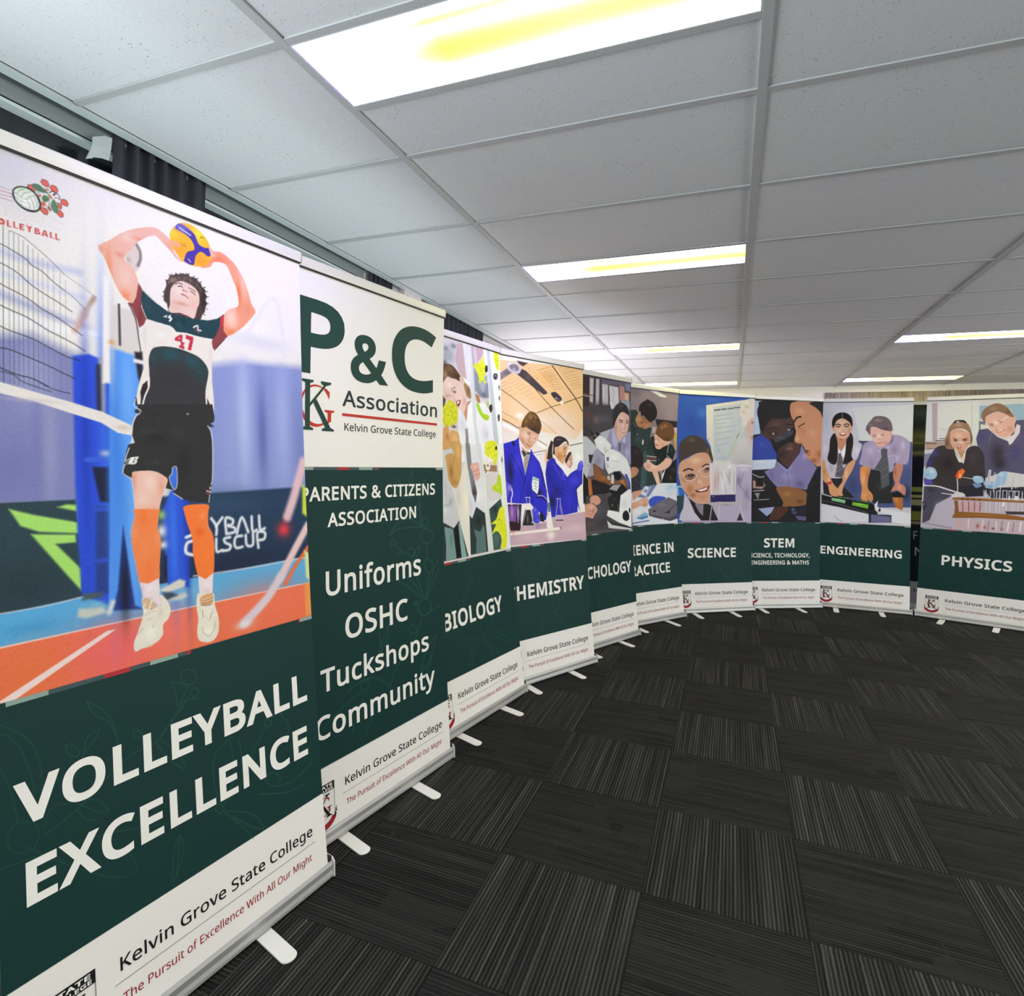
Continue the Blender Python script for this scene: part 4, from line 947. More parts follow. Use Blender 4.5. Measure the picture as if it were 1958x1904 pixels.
'engineering': '''
P c8c8d0 9.72 -136,4241 1759,4217 1812,1691 -81,1573
B d4d4d8 0.9/220.14/104 652,4029
B bcbcc6 0.8/94.28/211.07 179,3797
P d6d8d4 11.48 650,4086 1690,4134 1708,3417 794,3407
P 4c5684 11.64 597,3070 743,3406 1696,3395 1698,2106 307,2037 426,2628
b 3c4470 0.9/91.71/145.95 686,2491
b 6a74a4 0.9/52.1/101.46 1620,3006
b 2a2e48 0.9/86.92/142.06 1608,2384
b 5c689c 0.7/54.81/104.05 751,3073
L 2c2e38 13.59/7.77 781,3404 996,3398
P 2a2a2e 9.92 269,2637 490,2659 519,2485 716,2260 434,2219 157,2324 138,2618
S c9c3cf 9.89 123,3031 137,3326 226,3445 329,3504 410,3359 565,3390 665,3463 782,3378 828,3321 787,3161 739,3030 649,3028 549,2923 488,2776 496,2659 348,2640 269,2667 200,2826 170,3017
b e0dce4 0.9/54.81/83.23 747,3218
b aca6b8 0.8/46.9/105.45 291,2844
b dcd8e2 0.8/37.77/84.62 165,3238
b a49eb0 0.7/27.79/62.87 511,2879
P eff0f4 7.9 378,3358 453,3169 552,3390 567,3273 507,3068 415,3154
S c88f74 9.88 381,3505 536,3506 546,3375 459,3199 385,3344
b a86c50 0.8/37.14/31.45 460,3447
S 2a2423 9.95 334,3563 383,3417 401,3212 380,2949 289,2932 215,3033 244,3210 259,3445
S 2a2423 9.83 551,3419 586,3579 651,3536 674,3362 647,3129 675,3014 599,2968 497,2922 532,3127 541,3273
b 3c3634 0.7/28.1/84.28 310,3211
P 625c64 7.92 409,3139 453,3169 481,3068 511,2893 490,2659 360,2670 388,2890
l a49ca0 6.93/5.94 382,2846 484,2936
l a49ca0 6.93/5.94 371,2758 493,2849
l 8a6a64 6.93/5.94 377,2787 485,2878
B e4e4ec 0.9/27.78/31.43 517,2901
S dcae94 9.87 311,3709 335,3826 463,3877 580,3840 627,3724 618,3594 575,3477 473,3447 381,3490 334,3592
b eccab4 0.9/55.78/52.43 430,3622
b f0d2c0 0.8/37.12/41.88 459,3768
b c08c70 0.8/27.63/62.62 598,3623
L 2c1e1c 19.81/7.92 344,3727 389,3746 441,3724
L 2c1e1c 19.68/7.87 499,3731 556,3753 595,3732
L 2c1c1a 19.81/7.92 370,3695 422,3692
L 2c1c1a 19.68/7.87 519,3695 577,3701
L b8806c 9.87/7.9 456,3615 515,3608
P 9c3c3c 7.9 419,3571 547,3579 529,3520 485,3506 439,3520
P f6f2ee 6.91 429,3566 541,3571 510,3535 465,3532
S 221d1e 9.87 283,3709 289,3841 345,3943 454,3986 564,3957 637,3869 656,3710 635,3681 607,3768 528,3841 463,3863 374,3826 324,3709 313,3621
L 9a8a80 9.87/7.89 463,3972 463,3870
S d0a088 7.96 279,3709 306,3680 327,3607 294,3636
S d0a088 7.85 622,3695 653,3710 637,3608 611,3623
S d99c6c 9.97 124,2987 170,2988 200,2841 269,2667 337,2522 417,2423 432,2306 394,2261 302,2286 262,2358 233,2504 138,2618
b f0be94 0.8/28.22/105.58 244,2592
b c07c4c 0.7/28.35/63.5 162,2766
S d9a074 9.86 663,3013 726,3015 667,2810 593,2662 531,2515 496,2367 510,2295 432,2292 417,2437 492,2572 502,2674 550,2880
b eec29c 0.8/27.7/104.63 566,2720
P cc4848 7.98 199,2547 297,2579 304,2528 220,2489
l a86c50 5.96/5.96 327,2375 354,2288
l a86c50 5.95/5.95 365,2406 400,2290
P 2b2c2f 9.6 958,2818 1121,2837 1320,2771 1386,2546 1380,2175 1071,2161 866,2353
b 3c3c40 0.7/71.37/102.82 1164,2509
P b06c30 9.47 1378,2303 1561,2297 1560,2042 1443,2093
b d88c48 0.8/35.09/61.15 1453,2250
S a89cb8 9.58 791,2958 825,3133 847,3321 971,3409 1109,3396 1173,3282 1295,3369 1365,3527 1512,3514 1648,3402 1662,3289 1621,2978 1463,2960 1402,2973 1380,2830 1307,2799 1133,2823 983,2862 932,2875 843,2916
b beb4cc 0.9/72.13/82.68 975,3222
b 8a7e9c 0.8/43.99/81.67 1396,3229
b c8c0d4 0.8/34.89/81.31 1541,3330
b 94889c 0.7/45.01/82.64 1006,2963
b b8accc 0.8/35.06/50.96 1461,3088
l d4ccdc 7.61/6.66 1301,3099 1423,3130 1438,3002
P 8478a0 7.62 1328,3526 1377,3541 1368,3399 1248,3255 1295,3369
P b8aecc 7.7 996,3395 1112,3224 1174,3254 1151,3167 1049,3280
P b8aecc 7.64 1236,3269 1332,3370 1298,3241 1248,3240
P 56585c 7.66 1162,3239 1211,3268 1273,3255 1275,3141 1304,2942 1325,2543 1190,2453 1158,2824 1058,2850 1178,3082
l 74767a 9.58/6.71 1119,2937 1289,3084
l 74767a 9.57/6.7 1159,2795 1305,2913
l 74767a 9.57/6.7 1174,2652 1314,2771
P 2e2e30 7.62 1320,2771 1381,2802 1398,2546 1339,2430
S e0b0a0 9.6 960,3596 989,3682 1165,3654 1289,3612 1339,3598 1342,3484 1295,3369 1210,3297 1123,3289 1059,3367 1007,3467 987,3524
b f2d2c6 0.9/62.52/51.4 1131,3511
b eec4b4 0.8/53.78/41.21 1070,3424
b c48c7c 0.7/35.49/41 1246,3369
L 5c4038 9.64/7.71 1018,3524 1068,3532
L 5c4038 9.59/7.67 1155,3539 1204,3554
L 6a4a48 11.57/7.71 1031,3503 1069,3503
L 6a4a48 11.5/7.67 1168,3518 1205,3526
L b8786c 9.61/7.69 1107,3453 1157,3439
L a85858 11.53/7.68 1084,3367 1146,3368 1183,3390
S 6f6064 9.61 890,3638 913,3739 986,3840 1034,3897 1133,3911 1246,3882 1322,3797 1355,3669 1351,3598 1289,3612 1165,3640 1077,3682 977,3682 968,3524 929,3581
b 948488 0.9/71.54/30.83 1098,3825
b 54464a 0.8/53.24/40.97 1239,3654
b 867678 0.8/36.06/41.29 963,3739
S e0a898 7.62 1308,3583 1350,3626 1352,3541 1316,3512
S d8925c 9.7 824,2887 983,2862 955,2645 953,2458 1030,2346 1045,2246 1014,2187 970,2228 920,2183 869,2209 830,2265 846,2454 810,2669
b f0b07c 0.9/36.32/124.49 861,2642
b b06c3c 0.8/27.1/103.48 948,2703
b e8a878 0.8/36.25/51.8 892,2311
l 9c5c38 6.78/6.78 931,2298 970,2214
l 9c5c38 6.77/6.77 980,2329 1020,2216
S c48470 9.47 1427,2959 1549,2934 1528,2763 1495,2592 1569,2538 1607,2455 1585,2341 1523,2395 1461,2435 1388,2418 1352,2388 1375,2474 1422,2575 1382,2730
b dca490 0.9/35/50.91 1497,2493
b a0604c 0.8/26.37/81.66 1418,2803
P 1e1e20 9.47 1365,2374 1462,2421 1560,2354 1598,2299 1391,2297
P 232327 9.8 118,2323 302,2271 433,2262 665,2214 1021,2159 1135,2049 1125,1934 975,1941 122,2116
L d8d8dc 13.99/6.99 125,2308 303,2264
L 6a6a70 9.87/6.91 127,2175 435,2116 949,1968
P 84c488 7.92 310,2242 557,2202 551,2136 304,2183
b b4e4b8 0.8/55.82/14.69 434,2211
P 4c7c50 7.89 407,2269 626,2256 614,2234 420,2247
P 74b838 7.79 685,2172 971,2127 960,2048 680,2106
b a4e458 0.8/72.8/16.6 820,2135
P 4c6c38 7.77 755,2218 1020,2187 996,2157 768,2190
P 1c1c20 7.86 563,2210 666,2200 667,2113 558,2137
P 1c1c20 7.73 971,2142 1059,2132 1036,2016 967,2041
P dcdce4 9.85 122,2101 436,2058 975,1926 990,1783 128,1733
P dedee6 9.5 1135,2078 1700,1986 1703,1754 1362,1805 1360,1947 1111,1991
L 6c6c78 7.91/6.92 349,1878 441,1795 519,1771
P e0e0e8 7.69 1072,2132 1132,2221 1122,2106 1185,2052 1174,1994 1086,2018
P 2c2c34 7.68 1160,2079 1185,2038 1174,1994 1136,2006
P 2e2e40 9.59 975,1941 1372,1940 1368,1791 977,1768
P 6c6c94 9.58 1019,1936 1354,1904 1350,1790 1015,1778
''',
'hidden': '''
P 2c3226 20 0,1720 1700,1720 1700,4240 0,4240
B 3c4440 .9/500/120 1200,4000
B 6c6c2c .9/400/120 1240,3560
B 7c7830 .8/300/60 1160,3400
L 15181a 12/10 0,3360 800,3370 1700,3360
B 8a7c48 .8/300/50 1200,3200
P 171b26 20 0,2480 1700,2480 1700,3120 0,3120
B 10131c .8/160/200 1160,2800
P 7c8440 14 0,2400 1700,2400 1700,2500 0,2500
P 8c9050 10 0,2280 1700,2280 1700,2340 0,2340
P 1c2028 14 0,2340 1700,2340 1700,2400 0,2400
P 8c8868 14 0,2100 1700,2100 1700,2240 0,2240
P 24261c 14 0,2040 1700,2040 1700,2120 0,2120
P 191c1c 20 0,1980 1700,1980 1700,2070 0,2070
P 6c7030 14 0,1800 1700,1800 1700,2000 0,2000
P 1c1e1a 6 0,1790 1700,1790 1700,1810 0,1810
P 7a7650 8 0,1720 1700,1720 1700,1790 0,1790
''',
'physics': '''
P d2d0d2 8.45 -152,4248 2109,4270 2224,1452 -18,1191
P d8d8d6 10.73 -21,4171 784,4165 816,3405 12,3406
P b8a8b0 13.69 77,4153 162,4149 189,3406 115,3406
P dcdcd8 8.92 174,4135 679,4128 690,3637 206,3658
L b8b8b4 9.01/7.21 201,3651 419,3627
L b8b8b4 8.74/6.99 679,4128 701,3623
P d9dbd8 8.7 700,4141 796,4137 814,3459 719,3460
P 98b4c8 10.05 793,4069 1933,4102 1946,3785 1322,3786 1244,3986 1058,4086 956,4063 857,3932 811,3784
P 6c7484 10.36 800,3785 895,3769 890,3634 807,3622
P d8d4cc 10.32 824,3730 950,3701 964,3620 828,3635
P b09c90 10.93 1,3406 318,3406 299,3322 178,3266 8,3236
L 2c2830 14.49/7.24 171,3420 317,3427
L 2c2830 10.85/7.23 226,3462 304,3461
L 4c3c38 14.66/7.33 14,3371 174,3364
L 3a3034 9.15/7.32 53,3265 167,3266
B c89c80 0.8/49.16/30.37 96,3321
P d0ccd4 9.18 2,3236 178,3266 103,3167 0,3165
P 8884a0 11.04 0,3165 114,3181 55,2954 0,2896
P 585470 8.36 772,3460 807,3622 932,3647 1083,3485 1238,3405 1322,3786 1431,3797 2132,3705 2173,2702 1211,2861 908,2717 852,3054
b 3a3440 0.95/102.93/191.78 1085,3191
b 4c4878 0.8/60.41/116.65 843,3513
b 4a4674 0.9/71.53/132.41 1327,3194
b 605880 0.8/56.83/94.28 1386,3457
b 2e2a34 0.8/87.75/114.74 1134,2992
l 7a7490 6.84/5.98 987,3566 965,3351
l 6c6690 6.67/5.84 1178,3153 1376,3221
P dcd4dc 8.32 1335,3720 1386,3693 1381,3562 1290,3378 1251,3339 1206,3458 1303,3536
S dfaea0 8.43 928,3728 882,3837 1064,3939 1268,3893 1311,3826 1306,3694 1320,3615 1244,3510 1154,3485 1071,3525 974,3620
b eec8bc 0.9/73.93/57.73 1031,3753
b eac0b4 0.8/58.64/57.47 1108,3618
b cc9488 0.8/43.28/57.01 1249,3629
L 8a5c54 10.26/7.69 939,3728 1000,3740
L 8a5c54 10.15/7.61 1071,3779 1131,3804
B 6c4844 0.8/22.28/15.43 991,3707
B 6c4844 0.8/21.99/15.33 1107,3765
L b87c70 8.49/7.64 1034,3673 1057,3605 1088,3618
L a85c58 13.51/7.6 1069,3578 1120,3585 1169,3617
L f4e4dc 8.45/5.91 1089,3585 1149,3604
L e8dce0 8.54/6.84 920,3688 974,3620 1035,3659
L e8e0e4 13.51/6.75 1032,3726 1150,3817 1199,3855
S 8c6c5c 8.5 828,3879 855,3986 955,4077 1057,4106 1161,4055 1246,3947 1290,3853 1250,3854 1167,3909 1063,3952 962,3915 892,3850 896,3742 863,3783
b a88870 0.8/59.34/38.56 999,4008
b 6c5044 0.8/36.24/38.11 1206,3948
S 3c3638 8.87 36,2586 43,2954 103,3152 188,3294 321,3336 433,3295 575,3048 652,3269 777,3324 888,3189 921,2920 945,2584 923,2381 495,2357 268,2484
b 484688 0.95/65.19/80.76 147,3195
b 3e3c80 0.9/41.01/101.27 87,2997
b 2c2626 0.9/111.28/139.55 381,2975
b 4a4446 0.7/61.1/97.73 744,3106
b 4c4a8c 0.95/49.27/40.51 80,2630
P 5450ac 9.17 9,2684 124,2674 168,2591 25,2571
S dadad8 8.86 457,3254 505,3144 575,3048 555,3007 507,3102
P e2d8d0 8.87 463,3240 565,3014 533,3020 484,3143
P e2d8d0 8.8 636,3255 626,3118 610,2987 571,3021
P c0906c 8.83 501,3240 621,3241 574,3076
S d5a48c 8.85 370,3489 409,3600 506,3640 616,3597 684,3514 689,3405 651,3296 589,3227 524,3227 444,3295 397,3378
b ecc4b0 0.9/62.66/49.5 511,3516
b eac0ae 0.8/31.2/39.52 550,3378
b b88068 0.8/30.84/49.1 657,3392
b c0886c 0.6/46.95/29.68 523,3254
L 4a2c28 14.24/7.12 437,3461 482,3447
L 4a2c28 14.07/7.04 579,3447 644,3460
B 3c2424 0.9/23.6/17.86 472,3422
B 3c2424 0.9/23.25/17.73 607,3430
L b07868 8.84/7.07 529,3350 562,3344
P 9c5048 7.08 487,3316 563,3323 554,3282 516,3275
P f0e4dc 6.2 498,3312 555,3315 537,3293
L e8dce0 7.08/6.19 365,3461 419,3378 516,3406 560,3392 667,3405 697,3474
S 96745f 8.88 323,3294 305,3434 334,3545 372,3697 456,3778 565,3790 643,3734 697,3596 720,3433 692,3324 684,3514 615,3625 505,3654 409,3613 380,3517 409,3350 456,3267 380,3260
b b89880 0.9/62.71/39.62 503,3722
b 6c5044 0.9/23.94/79.93 341,3378
b 5c4438 0.9/23/78.35 708,3460
S 2c2422 8.87 414,3738 445,3799 499,3812 586,3803 621,3748 544,3777 478,3778
P d4d4dc 7.99 467,3792 510,3791 501,3764 479,3764
P c0b8c8 8.58 15,2557 265,2554 535,2456 938,2516 2180,2539 2213,1701 4,1478
P 4c4a5a 18.13 21,2543 243,2539 514,2441 430,2353 224,2201 136,1886 24,1820
b b0a8bc 0.9/96.12/99.99 316,2151
b 3c3a48 0.9/65.34/50.5 133,2477
b d8c8d0 0.9/110.88/99.41 422,2020
b 56546a 0.8/32.9/121.58 69,2107
L e8e8ec 19.87/8.13 21,2550 198,2551 357,2502 536,2442
L d8d4dc 17.91/8.95 305,2416 472,2397
P 2a2c36 12.19 553,2553 912,2623 939,2489 922,2394 669,2367 645,2420 557,2457
P 343240 11.37 916,2542 2175,2652 2184,2426 1027,2360
b 201e28 0.8/101.37/47.55 1226,2504
S d9d6d8 8.84 450,2382 514,2434 601,2445 657,2400 604,2363 496,2343
L cfd0dc 15.93/7.08 524,2717 538,2580 542,2428
P f07030 8.83 495,2757 540,2855 592,2898 637,2851 608,2775 579,2705 524,2703
b f04028 0.9/23.49/39.56 521,2772
b ffd870 0.95/18.7/39.47 565,2760
b f08038 0.8/23.26/39.37 611,2843
L c8c4bc 12.24/6.12 599,2733 772,2706
L a8a4a8 10.24/5.97 910,2677 1087,2664
S a8c8e0 9.15 5,2783 25,2854 80,2912 172,2887 216,2776 180,2690 101,2673 31,2699
b d4e0ec 0.9/40.84/40.41 129,2829
b 88b0d4 0.8/32.9/40.55 63,2757
S a0c0e0 8.64 754,2739 822,2768 897,2744 911,2664 860,2628 785,2645
b c8dcf0 0.8/30.33/19.47 813,2741
S 7894bc 8.65 760,2617 860,2621 893,2582 810,2544
S 9cbce0 8.47 911,2650 993,2680 1076,2670 1111,2805 1170,2860 1243,2823 1210,2636 1131,2592 1092,2537 968,2551
b c0d8f0 0.9/43.74/38.18 1162,2807
b 6c90c0 0.8/44.47/19.24 1018,2574
P d8d4d8 6.83 980,2881 1016,2882 1001,2613 959,2618
L 6c6c74 6.83/5.12 996,2855 980,2626
L d4d0d4 13.57/5.94 1069,2830 1063,2482
L d0ccd0 11.79/5.89 1168,2794 1151,2354
P c8c4c8 6.65 1324,2786 1345,2780 1325,2535 1305,2541
L d4d0d4 13.25/5.79 1367,2827 1368,2564
L d4d0d4 8.26/5.78 1392,2827 1393,2571
P c0b4c0 11.55 544,2249 2188,2326 2198,2076 552,2057
P d0a8b0 8.7 565,2264 927,2273 913,2110 573,2086
L b4aab8 12/6 923,2502 950,2113
L d0ccd4 11.98/5.99 954,2504 966,2087
L d0ccd4 11.92/5.96 1022,2494 1023,2105
L b8b4bc 11.87/5.93 1073,2496 1080,2095
L d8d4dc 11.84/5.92 1110,2485 1110,2098
L d8d4dc 11.79/5.9 1155,2487 1161,2114
L d0ccd4 11.75/5.88 1195,2502 1201,2131
L d8d4dc 11.7/5.85 1251,2505 1251,2134
L b8b4bc 11.67/5.84 1281,2507 1281,2136
L d8d4dc 11.62/5.81 1336,2509 1331,2140
L d0ccd4 11.6/5.8 1361,2511 1361,2142
L d8d4dc 11.55/5.77 1415,2513 1416,2146
L d8d4dc 11.5/5.75 1460,2502 1470,2150
L dcdce0 11.73/5.87 1190,2509 1251,2512
L dcdce0 11.65/5.82 1276,2506 1336,2509
L dcdce0 11.58/5.79 1351,2504 1415,2507
L dcdce0 11.81/5.91 1109,2498 1155,2500
P e8e8ec 6.71 1206,2370 1236,2372 1227,2225 1187,2223
P e8e8ec 6.67 1284,2427 1300,2402 1294,2322 1269,2321
P e8e8ec 6.61 1360,2418 1409,2421 1412,2343 1358,2339
P 403c44 9.64 1241,2134 2194,2176 2196,2126 1263,2082
P 9a683c 8.38 469,2341 561,2354 924,2354 1491,2341 2188,2326 2190,2289 1493,2302 926,2300 476,2300
b b88450 0.8/151.6/9.73 819,2341
S 5a3820 7.03 595,2328 627,2339 649,2327 617,2314
S 5a3820 6.99 670,2328 702,2338 724,2326 692,2313
S 5a3820 6.94 756,2331 787,2339 814,2326 783,2313
S 5a3820 6.89 846,2330 872,2340 899,2328 868,2315
P 8c5a34 8.85 498,2288 553,2291 573,2086 544,2001 510,2026 515,2165
L 7c4c2c 12.3/6.15 624,2282 637,2091
L 7c4c2c 12.21/6.11 715,2280 723,2097
L 7c4c2c 12.13/6.07 801,2279 803,2102
L 7c4c2c 12.05/6.03 885,2284 882,2108
P 94602f 8.37 483,1997 551,2084 935,2085 1243,2081 1503,2048 2200,2039 2203,1964 1506,1989 939,1991 491,1956
b b07c44 0.8/224.5/13.53 937,2044
P c8b4be 9.95 535,1945 940,1977 1507,1970 2203,1964 2213,1701 531,1531
b d8a8a8 0.8/38.92/78.83 582,1867
L e4dce4 17.44/8.72 730,1947 726,1783
L e4dce4 17.15/8.58 941,1950 927,1774
L 9a8ca0 17.04/8.52 1024,1944 1011,1768
L e4dce4 16.89/8.44 1127,1939 1124,1778
L 9a8ca0 16.78/8.39 1209,1945 1196,1771
L ece4ec 19.99/8.33 1300,1939 1286,1780
L 9a8ca0 16.57/8.28 1369,1945 1357,1773
L f0e8f0 21.36/8.22 1468,1953 1455,1782
B a85040 0.9/22.64/38.81 862,1836
B b86050 0.9/22.38/28.94 967,1818
B 5c3c38 0.9/22.08/19.16 1087,1808
B 8c5048 0.8/14.52/19.03 1209,1806
P 3a3a44 8.28 6,2230 51,2261 83,2178 58,2078 18,2089
b a8a8b0 0.8/13.21/20.3 36,2189
L 8a88a0 18.11/9.06 0,1839 242,1796 477,1761
''',
'practice': '''
P 8f8088 11.11 -824,4138 1871,4311 1883,1370 -799,1522
B a4949c 0.9/263.69/112.64 732,4080
B 9a8a92 0.8/283.94/156.05 1432,3991
B 7c6e78 0.8/181.45/93.02 575,4114
B a09098 0.8/143.09/137.44 1495,3764
P e6e4e4 11.72 915,4184 1087,4191 1387,4111 1353,4092 1211,4088
P 2c2428 17.91 1099,3674 1696,3660 1690,3543 1175,3532 1126,3594
P c8b4b0 17.94 1037,3524 1702,3543 1731,3444 1041,3411
P c8a24a 18.43 1609,3438 1744,3445 1754,3109 1643,3139
P 1c1a1e 18.17 1334,2768 1744,2975 1743,2472 1285,2473
B 6c443c 0.7/43.16/39.42 1537,2588
B 4c3434 0.7/72.59/49.55 1623,2738
B 302a2c 0.7/83.56/97.03 1223,3518
P 2c3c3c 11.44 380,3786 595,3809 711,3713 855,3514 1015,3507 975,3343 1168,3026 1146,2895 1332,2473 823,2346 472,2349 408,3005
b 1e2c2c 0.8/77.78/131.09 546,3482
b 3a4e4c 0.8/78.98/75.55 685,3283
b 223030 0.8/81.71/96.07 1003,3183
b 2a5054 0.9/53.69/133.29 872,2617
P 3c5a60 11.44 802,3016 891,3099 870,2473 735,2394
L 8a8f8e 8.95/7.83 542,3576 611,3501
B e8e8e8 0.8/13.12/9.42 653,3369
P e4d8d4 9.13 785,3287 819,3256 810,3192 772,3191
S b27d5c 11.36 593,3643 664,3758 718,3793 756,3700 987,3602 968,3537 857,3474 766,3494 677,3505 607,3580
b d09c78 0.8/52.52/47.07 670,3647
b c48c68 0.8/53.59/28.55 855,3514
b 7c4c34 0.8/39.79/28.39 762,3589
L 1a1414 9.16/8.01 768,3685 851,3610 942,3600
L 201818 9.24/8.08 825,3673 987,3602 1046,3573
L 8c4438 11.42/7.99 788,3511 844,3514
S 20181a 11.46 667,3790 689,3902 784,3973 872,4004 1011,3975 1109,3885 1140,3757 1077,3656 964,3617 778,3718 735,3683 712,3785
b 3a3032 0.8/54.01/38.08 946,3922
L 20181a 11.45/9.16 872,4004 860,4019 941,3994
P 16201f 11.95 998,3344 1113,3349 1188,3190 1448,3199 1471,3233 1592,3204 1668,3090 1573,2887 1525,2936 1334,2899 1382,2818 1147,2814 1098,3024
b 24403e 0.9/72.05/59.3 1546,3103
b 284644 0.7/54.99/48.26 1093,3251
P 24403c 11.63 904,3003 1145,2976 1158,2895 894,2906
L e8e8e8 11.63/6.98 897,2986 1150,2968
L b04038 13.96/6.98 898,2951 1150,2933
L e4e4e4 11.63/6.98 894,2909 1151,2898
L e4e8e8 10.86/8.44 1483,3217 1439,3050
L d8dcdc 12.1/8.47 1428,3008 1573,2921
B e8e8e8 0.8/12.53/8.74 1216,2926
S e6b49c 11.88 1090,3348 1135,3391 1326,3293 1445,3282 1530,3268 1471,3216 1329,3162 1236,3118 1142,3131 1106,3203
b f6d4c4 0.8/55.38/38.74 1162,3270
b d09880 0.7/42.27/39.09 1329,3195
L 5c3c30 10.61/8.26 1160,3319 1220,3272
L 5c3c30 9.38/8.2 1103,3300 1127,3285
L a85c50 14.12/8.24 1129,3204 1199,3182
S 6e4a2e 11.99 1130,3399 1143,3481 1220,3583 1358,3643 1504,3616 1604,3538 1622,3405 1577,3320 1469,3274 1326,3293
b a87c50 0.9/56.51/29.31 1363,3558
b c09468 0.8/28.02/29.2 1281,3521
b 4a3020 0.8/85.33/29.44 1420,3314
S e8baa4 11.73 1428,2967 1573,2904 1477,2786 1287,2718 1100,2700 940,2706 850,2761 816,2840 872,2865 939,2923 985,2892 1054,2845 1170,2814 1334,2899
b f6d6c8 0.8/68.78/28.95 1100,2797
b c88c78 0.7/40.57/28.7 940,2778
l b88070 6.92/6.92 872,2809 985,2827
S e6b8a2 11.81 1043,2715 1170,2733 1239,2554 1329,2325 1422,2259 1280,2244 1212,2326 1145,2505
b f4d0c0 0.8/27.69/77.32 1169,2554
P e8e8ea 8.34 1406,2769 1334,2604 1274,2505 1310,2653
S 251e20 11.28 488,3117 600,3161 734,3094 815,2952 805,2824 694,2743 627,2774 475,2787
b 3c3234 0.7/52.45/47.14 646,3043
S c88c70 11.21 507,2756 627,2774 694,2711 627,2616 518,2568
L 6a4434 7.88/6.76 627,2726 671,2648
P 2c2c38 11.23 507,2568 649,2632 738,2600 724,2378 515,2333
d 7c8494 40/5.61/3 507,2552 727,2616 724,2378 515,2333
P dfe3ec 11.64 514,2301 824,2378 1285,2489 1743,2489 1735,1707 494,1742
b a8c8e0 0.9/115.13/39.37 1546,2423
b f0f0f4 0.8/130.38/55.86 635,1970
b c8d0e0 0.6/143.43/58.87 1519,2307
P b8d4e8 12.13 1354,2374 1718,2472 1729,2388 1473,2357
P 7484b4 11.46 802,2426 1168,2465 956,2249 843,2218 665,2237
P dfe4f0 9.15 733,2299 870,2441 960,2409 866,2250
b 3c50a0 0.8/40.2/28.47 868,2345
L e8ecf4 9.21/6.91 1006,2425 866,2234
S d8a088 11.22 536,2301 646,2347 779,2362 733,2283 621,2222 554,2176
S dca88e 11.27 510,2130 686,2173 866,2234 942,2153 883,2059 727,2078 593,2034 507,2036
b f0c8b4 0.7/52.75/18.78 729,2141
b b87c64 0.7/40.02/18.87 839,2091
S 3c58c0 11.68 955,2185 1094,2247 1280,2244 1397,2210 1229,2115 1019,2055 952,2105
P 82b8dc 11.31 631,1877 834,1965 922,1930 896,1852 673,1844
P 4a86c0 9.05 608,1862 921,1899 908,1867 761,1833
L 4450b0 17.97/7.86 517,1772 939,1811
P 6c6874 11.84 926,2010 1230,2148 1469,2225 1728,2138 1713,1824 1497,1782 1079,1862 944,1898
b 7e7a88 0.8/111.71/38.61 1274,2082
p 4c4854 11.79 925,1978 990,1912 1500,1831 1718,1906 1712,1807 1497,1774 1078,1846 943,1882
P 2a262c 8.13 1039,1991 1131,1988 1118,1965 1049,1967
P 2a262c 8.37 1351,1942 1507,1978 1481,1922
L 2e2a32 12.14/8.5 1459,1963 1657,2074 1728,2122
L d8d8dc 9.44/7.08 1310,1846 1319,1789
P e9e9ee 9.55 1212,1760 1716,1791 1712,1725 1211,1744
''',
